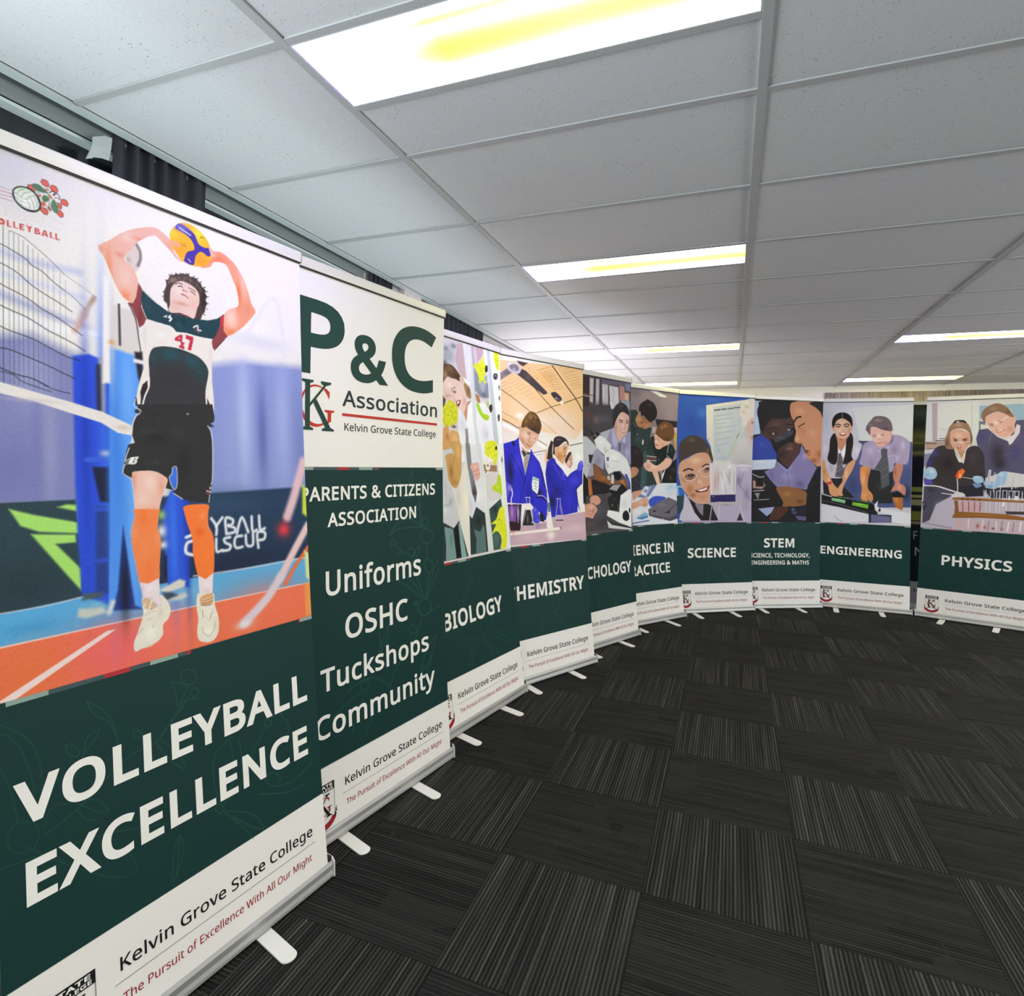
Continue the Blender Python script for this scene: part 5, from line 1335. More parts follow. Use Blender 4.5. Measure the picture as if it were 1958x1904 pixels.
'psych': '''
P 5a5258 10.04 -810,4211 1863,4352 1800,1522 -827,1725
B 4c3c3c 0.9/145.85/160.57 417,3906
P 3a2e30 15.38 453,4181 620,4174 629,3461 462,3369
P d0c8cc 20.84 631,4161 727,4159 712,3770 637,3791
L 7a5c5c 14.58/10.42 479,3899 668,3890 884,3897
L c8b8bc 14.4/10.29 480,3872 668,3863
P 3c3038 15.78 737,4174 780,4179 776,3776 733,3772
P c4bcc4 21.21 780,4165 867,4161 863,3755 777,3748
P 4a3a42 16.07 878,4163 922,4168 930,3649 875,3645
P d4ced8 21.71 935,4099 1080,4101 1097,3719 951,3763
P dcd6e0 22.33 1114,4090 1357,4088 1386,3742 1154,3737
L 8a8494 8.68/10.86 991,4077 1038,3983 1017,3853
L 8a8494 8.9/11.12 1195,4070 1243,3989 1222,3843
P 6a6478 22.41 922,4168 1668,4210 1669,4136 924,4098
P c08c8c 22.88 1392,4120 1524,4113 1528,3871 1397,3874
P dcae98 23.23 1526,4018 1647,4015 1650,3882 1528,3886
P 7a86a8 23.3 1546,4181 1680,4189 1684,4048 1561,4065
P 9aa4b8 23.14 1432,3877 1674,3884 1676,3736 1434,3760
B 3c343c 0.9/264.64/83.77 974,3709
P 46424a 21.29 482,3709 1199,3784 1224,3385 931,3312 462,3234
B 5a5a64 0.8/185.89/67.12 997,3541
B 8c6c66 0.7/77.33/66.13 800,3514
B 6c4440 0.7/74.86/65.07 587,3568
P e4e2ea 11.09 1130,3835 1222,3815 1246,3731 1177,3711
S 3c3a3e 12.33 483,3384 587,3410 682,3354 692,3258 545,3224 421,3232
P b8bcc8 10.94 887,3310 1247,3415 1199,3126 1018,3176
P 9c98bc 11.34 1224,3413 1530,3343 1726,3383 1717,2820 1523,2846 1199,3083 1063,3192 1132,3351
b b4b0d4 0.9/83.17/68.5 1292,3201
b 8480a8 0.8/57.37/121.88 1528,3138
b c0bcdc 0.7/57.94/69.94 1599,3023
P bcb8dc 8.93 1224,3413 1339,3189 1291,3086 1200,3183 1201,3383
P c4c0e0 9.21 1481,3239 1566,3301 1553,3168 1469,3194
P 6a6878 9.08 1362,3175 1445,3179 1419,3033 1360,3045
S e2b8a8 11.39 1213,3556 1247,3530 1317,3577 1387,3655 1482,3691 1627,3666 1657,3557 1627,3407 1578,3331 1482,3268 1410,3206 1363,3219 1293,3331 1247,3429
b f0d0c4 0.9/70.79/43.32 1435,3586
b f2cfc4 0.8/57.12/43.49 1494,3458
b c08c7c 0.8/41.61/68.58 1294,3417
b d09c8c 0.6/43.51/43.84 1603,3524
L 3c2c2c 13.69/9.13 1387,3553 1482,3548
L 3c2c2c 13.97/9.32 1579,3552 1640,3541
L 4a3434 15.99/9.13 1411,3523 1471,3518
L 4a3434 13.96/9.31 1579,3515 1628,3514
L b07868 9.23/9.23 1531,3504 1555,3433 1506,3415
L a05c5c 11.49/9.19 1423,3374 1494,3349 1566,3360
L f4ecec 11.48/6.89 1446,3371 1530,3358
S 2c2a2e 11.35 1213,3556 1223,3671 1292,3778 1409,3838 1529,3827 1626,3762 1657,3646 1603,3659 1482,3691 1399,3656 1317,3563 1282,3503 1247,3429 1220,3470
b 4a484e 0.8/70.77/34.65 1433,3790
P a8a4bc 10.43 421,3232 565,3239 819,3084 993,2936 966,2725 815,2793 708,2819 725,2641 598,2613 419,2962
b 8884a4 0.8/64.72/66.04 838,2863
P c8ccd8 10.29 441,3233 565,3239 819,3070 689,2970 554,2559 475,2694
P 2c2c34 8.29 605,2961 721,2957 666,2832 623,2831
B 3a3a44 0.9/12.46/8.1 591,2790
S 8c5a34 13.12 740,2820 836,2766 964,2641 1141,2571 1301,2541 1515,2569 1581,2408 1414,2425 1138,2472 916,2502 745,2572
b a87244 0.8/79.31/33.29 985,2599
b 5c3820 0.8/105.31/24.89 960,2515
P 201c20 15.79 554,2559 745,2572 1138,2472 1089,2360 910,2335 651,2314 591,2396
b 3c2820 0.6/102.51/49.08 784,2448
P b8713c 10.29 587,2600 660,2572 694,2313 605,2207 590,2356
P 17161a 10.16 465,2694 576,2573 615,2179 502,2210 468,2425
P 4a484e 12.98 526,2317 911,2349 1132,2302 1698,2289 1668,1750 503,1782
b 5e5a5e 0.8/128.4/81.47 813,2090
b 3a383c 0.8/130.56/65.52 934,1892
b 6a4c44 0.8/99.12/39.88 591,1884
S d9a08c 10.43 629,2287 715,2326 822,2310 885,2239 839,2185 752,2175 711,2203 637,2206
S dca490 10.27 500,2170 626,2206 752,2161 792,2091 724,2026 680,1973 575,1992 493,2009
b eec0b0 0.8/50.08/24.16 645,2151
b a86c5c 0.7/25.22/32.29 695,2081
l a06a5c 6.16/6.16 580,2099 684,2068
l a06a5c 6.15/6.15 578,2046 671,2014
l a86c5c 6.27/6.27 735,2284 796,2200
L 1a181c 41.89/10.47 692,3300 756,3206
L 1a181c 42.51/10.63 800,3305 886,3254
L 8a8a90 10.49/6.29 703,3245 767,3276
P eceef0 10.79 745,3192 886,3282 1019,3232 1176,3125 1164,3053 1039,3035 993,2964 798,3083
b c4c8cc 0.8/39.92/33.53 1017,3063
b fafafc 0.8/52.37/33.28 908,3171
P e8ebec 11.3 994,2978 1062,3036 1198,3069 1384,3017 1573,2920 1679,2775 1711,2628 1669,1764 1528,1830 1654,2407 1540,2613 1400,2714 1237,2699 1099,2655 1012,2767
b fafbfb 0.8/137.5/68.1 1242,2927
b c0c6ca 0.8/40.12/50.32 1057,2796
b d0d4d8 0.7/43.75/122.31 1660,2554
P 2c3c9c 8.74 1053,2930 1112,2931 1111,2875 1052,2874
P eef0f2 6.55 1053,2909 1111,2910 1111,2902 1053,2900
L a8acb4 7.82/6.7 1184,2876 1369,2865
L 9aa0a8 8.73/6.55 1068,2768 1102,2783
P 18161a 11.21 1237,2699 1376,2699 1445,2627 1372,2555 1279,2570 1212,2641
P c8c8cc 8.84 1167,2656 1235,2642 1231,2499 1151,2514
B f2f2f2 0.8/13.64/50.71 1198,2570
S c8bcb0 8.74 1064,2627 1120,2627 1141,2571 1074,2571
P 3a4cac 9.28 1518,2664 1590,2657 1670,2510 1686,2289 1648,2261 1620,2481
P b4764c 9.12 1372,2555 1491,2569 1557,2409 1476,2482
P 1c1a1e 11.15 1092,2430 1185,2500 1465,2497 1581,2408 1410,2310 1224,2314 1068,2388
P a8a8ac 8.89 1102,2416 1207,2485 1417,2490 1296,2384
P 222024 11.05 1178,2330 1411,2339 1383,2239 1309,2156 1305,2070 1122,2078 1081,2163 1063,2276
b 3a383c 0.7/40.98/33.69 1221,2244
B b8a890 0.8/18.98/16.76 1171,2160
P 1b191d 8.99 1362,2297 1397,2296 1385,2039 1352,2068
P f0f1f2 11.24 1398,2311 1531,2366 1630,2408 1703,2407 1670,1779 1341,1869 1028,1998 1055,2080 1122,2078 1350,2040
b d8dcde 0.7/85.32/68.69 1499,2178
S 1e1c20 11.41 1529,2061 1610,2000 1610,1913 1531,1888 1450,1921 1443,2007
S 1e1c20 9.25 1628,2101 1658,2071 1635,2013 1608,2044
P 1c1a1e 7.8 1025,1942 1179,1864 1670,1779 1669,1757 1155,1845
P dcdde0 11.1 1029,1921 1155,1845 1669,1757 1667,1735 1289,1773 1062,1801
L a8a8ac 6.52/6.52 1087,1841 1177,1822
''',
'science': '''
P 2f57b4 10.67 -376,4256 1779,4264 1817,1671 -293,1680
B 4478cc 0.9/111.72/99.31 537,3849
B 2c4ca4 0.8/132.91/158.5 325,3657
B 3c68c0 0.8/157.9/59.7 781,4105
P e0dcd4 16.18 622,4006 1428,4145 1713,4183 1765,2771 842,2753 757,3214 664,3364
P c6ccd0 16.18 771,3982 1415,4074 1452,2984 836,2938
B b0bcc8 0.8/160.63/60.71 1080,2975
B d4d8d8 0.8/183.01/201.35 1050,3656
L 4a5058 23.46/10.66 809,3915 930,3936
L 4a5058 21.43/10.72 964,3942 1069,3953
L 5a6068 21.53/10.77 1104,3959 1226,3976
L 5a6068 21.64/10.82 1252,3986 1375,3998
L a4b0bc 15.01/21.44 816,3800 1180,3862
L a8b4c0 15.03/21.47 820,3723 1220,3787
L a8b4c0 15/21.43 824,3647 1084,3688
L a8b4c0 15.07/21.53 845,3571 1299,3635
L a8b4c0 15.07/21.53 850,3463 1268,3540
L a8b4c0 15.07/21.53 856,3340 1204,3398
L a8b4c0 15.06/21.52 861,3217 1138,3287
B 9cb0c4 0.7/45.59/40.32 933,3142
P c8c4c4 16.4 1199,3102 1431,3484 1546,3675 1704,3760 1745,2834 1226,2823
b d4d2d4 0.8/163.21/142.63 1457,3297
b b4b0b8 0.7/163.43/61.24 1472,2922
S e4dcd0 13.08 1378,3964 1414,4090 1517,4157 1640,4187 1708,4120 1719,3808 1596,3756 1470,3766 1385,3840
b f2ece2 0.8/46.61/30.35 1521,4095
b c4b8a8 0.7/46.64/30.39 1526,4018
b c8bcac 0.7/46.53/30.39 1461,3906
S d8b8ac 13.17 1554,3707 1702,3791 1716,3337 1635,3334 1562,3551
B 6a4440 0.8/23.5/20.4 1670,3712
B b0706c 0.8/23.53/30.69 1677,3414
L a8d080 17.39/8.7 1485,3642 1329,3387 1149,3023
L 405040 10.88/6.53 1377,3482 1328,3402
P 96c8e0 10.45 -38,2433 232,2437 203,2132 102,2162
P 2e6cc8 10.46 80,2404 199,2391 252,2239 100,2238
P 2c4450 10.43 -34,2237 218,2254 205,2041 138,1920 -28,1829
P b7abc4 10.65 752,2859 1725,2881 1708,1516 141,1527 188,1981 217,2300 287,2224
b 8c80a0 0.8/70.42/143.16 1595,2298
b d4ccdc 0.9/116.95/61.31 1512,2798
b 7c7294 0.8/58.22/101.93 1411,2546
b a89cb8 0.7/93.71/102.02 1563,2047
L e4e0ea 26.29/10.95 1332,2841 1492,2860 1690,2849
L 7c7290 13.15/10.96 1358,2545 1504,2375 1706,2142
L 8a80a0 13.14/10.95 1514,2720 1465,2515
P cdc6d6 10.49 218,2284 374,2042 599,1768 106,1769 139,1905 213,2041
P 1f1a1e 10.6 304,2209 476,2088 786,2090 963,1767 582,1768 444,1920
P 8c8298 10.59 442,2088 631,2074 624,1859 546,1921
S d5a184 10.58 72,2738 118,2891 268,2970 452,3067 658,3088 766,2967 789,2783 787,2521 783,2290 751,2136 596,2081 441,2134 286,2255 165,2390 102,2556
b eec4ac 0.9/111.53/59.86 440,2929
b ecc0a8 0.8/56.01/59.98 537,2502
b b87854 0.9/66.6/79.58 335,2377
b 9c6040 0.8/66.8/39.83 405,2256
b c88c6c 0.8/89.89/50.01 611,2227
b b87c60 0.7/66.25/39.7 212,2558
L 3a2a28 31.54/8.41 191,2725 291,2765 386,2744
L 3a2a28 25.55/8.52 589,2810 665,2857 734,2859
S 8a6250 10.53 211,2619 328,2674 430,2661 440,2608 348,2553 246,2571
b c49880 0.8/22.13/13.91 262,2589
S 2a2020 8.42 278,2643 345,2667 414,2653 363,2618 304,2617
S a07868 10.66 608,2756 701,2804 771,2795 756,2728 653,2696
S 3a2c34 8.53 642,2765 702,2797 754,2782 703,2750
B f4f0f0 0.8/11.1/7.96 337,2644
L d8c4c8 14.79/8.45 74,2692 175,2679 229,2558 348,2530 449,2592 498,2700 531,2732 585,2641 707,2612 775,2659
L e0ccd0 10.63/7.44 497,2716 582,2763 735,2843
L b07460 10.59/8.47 475,2593 469,2486 555,2464
P 7c2c2c 8.49 429,2347 591,2395 763,2444 713,2335 575,2311 490,2310
P f0ece4 7.44 489,2356 625,2388 720,2420 695,2366 575,2331
S 453a32 10.57 93,2890 74,3193 170,3333 336,3414 508,3390 649,3302 759,3152 817,2984 819,2922 766,2967 693,3073 520,3084 317,3017 168,2937
b 6c5a4c 0.8/66.57/39.75 340,3323
b 7a6450 0.7/33.83/50.13 691,3119
d 2a221e 40/8.43/2 106,3255 422,3387 743,3121 519,3099 150,2967
L 6c5c50 7.4/7.4 489,3420 504,3466 542,3391
L 6c5c50 7.42/7.42 577,3377 592,3439
L 6c5c50 7.45/7.45 684,3304 732,3382
P d8d4d8 10.81 742,2890 1295,2887 1349,2857 1336,2280 783,2274
b f0eef0 0.9/45.86/161.83 1057,2540
b d49888 0.8/34.13/181.35 883,2522
b b8a8a8 0.7/22.82/161.47 951,2601
b a898a8 0.7/23.07/142.06 1196,2636
b f4f2f4 0.8/46.13/40.58 1191,2822
l 8a8490 8.63/6.47 1000,2725 1056,2571 1133,2293
l 8a8490 8.67/6.5 1124,2697 1217,2481
l 6a6478 8.7/6.53 1300,2731 1300,2326
l f8f8f8 10.69/6.41 770,2829 800,2290
l a49ca8 8.6/6.45 910,2816 957,2291
P 26205c 10.78 783,2259 1336,2280 1338,2139 785,2121
b 141038 0.8/68.78/20.2 1064,2153
B e8e8f0 0.8/11.35/14.08 845,2229
P b8b0b4 8.63 751,2113 994,2137 1490,2125 1482,2070 995,2060 760,2067
b 6c6468 0.7/114.97/10.11 1136,2068
L d0d0d4 14.94/7.47 812,2044 771,1768
L d0d0d4 17.17/7.51 974,2060 963,1767
L d0d0d4 15.3/7.65 1446,2062 1546,1766
L 4c4854 10.68/7.47 839,2044 797,1767
P 2c2830 8.72 1368,1766 1447,1922 1510,1766
''',
'sprig': '''
L 2b5a4e 2.76/2.76 739,1595 761,1545 772,1456 794,1481 825,1543 786,1570 739,1595
L 2b5a4e 2.84/2.84 837,1630 876,1595 871,1553 833,1548 797,1581 800,1623 837,1630
L 2b5a4e 2.87/2.87 866,1522 892,1490 867,1468 841,1504 866,1522
L 2b5a4e 2.41/2.41 827,1485 760,1422 662,1321 556,1307 455,1269 375,1205 270,1152 166,1113
L 2b5a4e 2.77/2.77 892,1457 821,1467 780,1425 682,1341
L 2b5a4e 2.36/2.36 346,1626 402,1575 447,1503 465,1436 471,1364 425,1324
L 2b5a4e 2.34/2.34 346,1626 371,1561 431,1504 461,1437
L 2b5a4e 2.19/2.19 251,1464 279,1459 307,1416 299,1395 267,1417 251,1464
L 2b5a4e 2.29/2.29 395,1484 367,1432 329,1407 345,1466 395,1484
L 2b5a4e 2.21/2.21 329,1407 304,1336 270,1255
L 2b5a4e 2.5/2.5 564,1414 585,1384 563,1371 543,1401 564,1414
L 2b5a4e 1.97/1.97 91,1209 135,1175 143,1117 120,1078 76,1088 40,1130 38,1182 60,1214 91,1209
L 2b5a4e 2.03/2.03 136,1197 161,1292 154,1434 112,1552 20,1644
L 2b5a4e 1.99/1.99 104,1206 132,1321 97,1489 55,1574 16,1612
L 2b5a4e 1.95/1.95 73,1215 51,1359 17,1464
L 2b5a4e 2.1/2.1 167,1150 182,1204 223,1215 272,1199
L 2b5a4e 2.6/2.6 701,600 718,735 750,798 766,708 710,594
L 2b5a4e 2.61/2.61 725,605 741,722 750,798
L 2b5a4e 2.91/2.91 978,845 1004,808 975,795 951,832 978,845
L 2b5a4e 3.02/3.02 1005,783 1109,655 1173,551
L 2b5a4e 3.07/3.07 1005,792 1171,694 1248,572 1166,625 1057,732
L 2b5a4e 3.02/3.02 1002,828 1070,935 1073,1074 1056,1172
L 2b5a4e 2.96/2.96 981,844 952,989 970,1118 1074,1176
L 2b5a4e 3.07/3.07 1002,833 1125,889 1133,1008 1118,1138
L 2b5a4e 2.22/2.22 101,1099 263,927 436,773 533,753 508,844
L 2b5a4e 2.27/2.27 9,1061 132,1041 413,988 662,899 954,833
L 2b5a4e 2.25/2.25 293,1188 357,1124 417,1085 388,1149 322,1190
L 2b5a4e 2.21/2.21 292,1157 326,1099 370,1072
L 2b5a4e 3.53/3.53 1410,1185 1465,1087 1454,1035
L 2b5a4e 3.37/3.37 1318,1187 1341,1151 1308,1141 1291,1175 1318,1187
L 2b5a4e 3.24/3.24 1302,1144 1247,1085 1194,1023 1142,963
L 2b5a4e 3.34/3.34 1333,857 1382,802 1340,773 1291,812 1282,859 1333,857
L 2b5a4e 3.53/3.53 1352,762 1487,743 1637,789
L 2b5a4e 3.42/3.42 1226,780 1427,694 1568,683
L 2b5a4e 2.67/2.67 653,1307 731,1183 795,1117 770,1203 680,1314
''',
'sprig_tall': '''
L 2b5e51 5.76/5.76 1268,2717 1221,2622 1175,2560 1239,2571 1272,2647 1268,2717
L 2b5e51 6.01/6.01 1443,2644 1373,2554 1353,2475 1422,2540 1443,2644
L 2b5e51 5.58/5.58 1068,2649 1121,2611 1085,2562 1120,2499 1267,2481
L 2b5e51 5.91/5.91 1352,2425 1381,2398 1346,2368 1319,2401 1352,2425
L 2b5e51 5.97/5.97 1353,2475 1379,2294 1437,2186
L 2b5e51 6.02/6.02 1419,2298 1482,2254 1467,2216 1398,2215 1369,2263 1419,2298
L 2b5e51 6.06/6.06 1457,2190 1533,2144 1525,2072 1464,2049 1385,2086 1377,2158 1457,2190
L 2b5e51 5.61/5.61 976,2172 1064,2255 1227,2292 1398,2208
L 2b5e51 5.59/5.59 976,2172 1117,2220 1378,2204
L 2b5e51 6.04/6.04 1444,2048 1462,1974 1450,1910
L 2b5e51 6.06/6.06 1476,1906 1534,1852 1518,1789 1467,1783 1419,1836 1430,1893 1476,1906
L 2b5e51 5.38/5.38 1018,2131 1053,2099 1014,2074 984,2107 1018,2131
L 2b5e51 5.55/5.55 1052,2072 1149,1999 1203,1986
L 2b5e51 5.72/5.72 1250,2037 1297,1994 1268,1959 1212,1979 1204,2018 1250,2037
L 2b5e51 5.48/5.48 1086,2019 1109,1998 1086,1985 1063,2004 1086,2019
L 2b5e51 5.83/5.83 1365,2043 1314,1941 1257,1898 1287,1995 1365,2043
L 2b5e51 6.01/6.01 1477,1775 1464,1686 1420,1564
L 2b5e51 5.62/5.62 1055,1779 1214,1691 1342,1579
L 2b5e51 5.73/5.73 1144,1814 1289,1703 1381,1572
L 2b5e51 5.83/5.83 1255,1835 1346,1706 1400,1568
L 2b5e51 6.13/6.13 1614,1888 1527,1755 1440,1561
L 2b5e51 6.13/6.13 1622,1793 1524,1663 1449,1552
L 2b5e51 5.93/5.93 1420,1558 1498,1504 1485,1428 1404,1407 1329,1461 1341,1535 1420,1558
L 2b5e51 6.13/6.13 1641,1456 1515,1428 1486,1461
L 2b5e51 5.75/5.75 1294,1557 1322,1532 1293,1519 1265,1543 1294,1557
L 2b5e51 5.65/5.65 1240,1367 1298,1316 1284,1282 1228,1283 1198,1333 1240,1367
L 2b5e51 5.48/5.48 1375,1413 1292,1248 1158,1146 1012,1031 939,900
L 2b5e51 5.15/5.15 959,1449 889,1336 819,1191 921,1304 959,1449
L 2b5e51 5.05/5.05 827,1421 848,1323 851,1182
L 2b5e51 5.97/5.97 1567,1194 1476,1009 1334,923 1420,1089 1567,1194
L 2b5e51 5.82/5.82 1497,1029 1411,900 1273,842
L 2b5e51 4.81/4.81 496,1021 599,1053 782,1041 940,923
L 2b5e51 4.77/4.77 659,1068 718,1016 686,970 627,1011 659,1068
L 2b5e51 4.43/4.43 626,978 423,917 260,831
L 2b5e51 4.64/4.64 669,942 591,836 527,708
L 2b5e51 4.79/4.79 714,916 739,761 673,652
L 2b5e51 4.08/4.08 137,937 188,979 161,918 196,835
''',
'stem': '''
P 1a181c 10.85 50,4218 1858,4290 1854,1515 128,1504
P bccce8 12.82 188,4160 358,4159 264,3974 329,3628 351,3502 182,3466
b d0dcf0 0.8/44.26/82.41 254,3800
P 30429c 12.89 184,3402 351,3487 454,3474 596,3319 724,3100 711,2972 182,2959
b 3c52b4 0.8/88.91/62.07 393,3282
P c4d0e0 10.75 182,2967 718,2996 681,2804 187,2769
b dce4f0 0.8/111.12/20.7 370,2932
S 5c3c2c 12.87 340,3565 390,3583 454,3474 385,3488
P 8078a4 10.87 711,2972 957,2802 1224,3145 1253,3306 1437,3022 1618,2833 1606,2639 1384,2394 1105,2437 760,2415 584,2587 460,2743 697,2844
b 9c94c0 0.9/112.76/83.42 961,2658
b a49ccc 0.8/56.87/83.76 1330,3083
b 5c5480 0.8/90.83/83.7 1242,2504
b 6c6494 0.8/55.9/103.84 616,2683
l b0a8d4 10.84/8.68 764,2925 940,2770 1076,2869
l 5c5480 10.86/8.68 958,2754 1000,2467
S 48302a 10.81 409,3536 464,3665 578,3795 817,3835 1006,3842 1066,3652 1144,3431 1218,3305 1223,3177 1090,2981 990,2851 850,2912 742,3052 668,3226 543,3381 438,3442
b 5e4234 0.9/89.48/51.81 685,3704
b 2c1c1a 0.9/112.31/104.04 810,3102
b 6a4a40 0.8/56.42/52.12 1011,3267
b 3a2622 0.8/89.31/62.16 589,3510
S 1a1618 12.88 262,3927 294,4070 349,4151 1008,4184 988,3873 835,3820 646,3813 528,3778 431,3632 410,3504 346,3629 297,3786
L 140e10 17.22/10.76 501,3586 602,3629 723,3609
B 1c1210 0.9/67.04/20.73 624,3511
B d8ccc8 0.95/29.06/18.66 632,3511
B 120c0c 0.9/15.66/16.59 675,3520
L 140e10 21.66/10.83 908,3711 1029,3699
B 9a6058 0.8/56.4/20.85 996,3219
L 7a4a44 10.85/8.68 910,3200 1083,3205
P 121014 10.82 559,3414 663,3385 1066,3652 1138,3591 1112,3366 940,3329 754,3212 724,3100 634,3225
P 3c3c48 10.82 636,3400 881,3535 1051,3604 1071,3525 919,3424 699,3330
b 5c5c68 0.9/67.28/14.54 764,3436
L 16141a 12.99/7.58 890,3519 927,3440
B f0f0f4 0.9/27.04/14.57 964,3598
S c68a66 10.9 970,4064 1078,4171 1705,4187 1757,2884 1581,2896 1473,2990 1366,3068 1325,3228 1253,3314 1130,3350 1093,3397 1122,3558 1101,3637 1061,3780 1005,3874
b d8a07c 0.9/113.16/83.26 1191,3976
b d49a78 0.8/91.28/83.79 1488,3538
b a0623c 0.9/68.77/84.07 1644,3124
b 8c5230 0.8/68.61/52.5 1543,2992
b e0b08c 0.8/33.97/52.18 1161,3431
b b87850 0.7/56.75/83.55 1277,3595
L 2c1e1a 36.92/10.86 1062,3748 1127,3846 1213,3873
L 1c1414 19.59/8.71 1178,3672 1237,3706 1306,3740
L 5a3424 10.88/8.7 1170,3656 1223,3625
L 8a5438 13.07/8.71 1148,3335 1235,3329 1268,3362
L 6c2c24 19.67/9.84 1326,3196 1432,3182
S c07058 8.75 1363,3148 1450,3159 1469,3103 1400,3077
B 1c1212 0.7/34.15/31.42 1362,3164
S 1a1618 13.14 1391,4159 1740,4189 1754,3900 1693,3882 1645,3976 1535,4069
P 141216 10.76 214,2406 691,2430 878,2130 871,2034 357,2028 221,2042
P 26262c 10.73 206,2706 463,2632 468,2426 213,2421
b 14141a 0.8/55.54/41.4 346,2551
P b08c80 10.73 218,2564 278,2549 281,2438 451,2441 457,2537 485,2458 418,2393 222,2406
P 101014 10.73 277,2597 438,2600 433,2457 297,2455
L d8dce0 10.73/7.51 206,2691 361,2630 463,2648
L c0c0c4 15.02/7.51 232,2350 461,2365
L a8a8ac 12.88/7.52 253,2169 576,2189
P 8c8c90 8.58 258,2311 369,2313 337,2178
P 9aa4d0 10.76 341,1996 699,2040 632,1920 531,1847
S 8a5c34 10.87 726,2399 845,2449 1105,2437 1385,2346 1407,2121 1251,2055 1026,2052 871,2050 877,2146
b a87840 0.9/90.22/52.12 969,2307
b 5c3c24 0.9/68.12/41.82 1250,2151
S 4c2c20 10.81 699,2016 871,2050 1009,2020 942,1923 806,1795 600,1777 632,1904
P 1c1a24 10.9 975,2020 1390,2089 1429,1833 1151,1830
B 8484ac 0.9/33.93/20.86 1096,1989
B 6c6c94 0.8/45.27/31.29 1132,1926
P 5c5884 10.9 1150,1862 1394,1848 1395,1768 1221,1775
P 0f0e12 10.97 1417,2475 1617,2865 1757,2901 1781,1740 1396,1736 1389,2153
''',
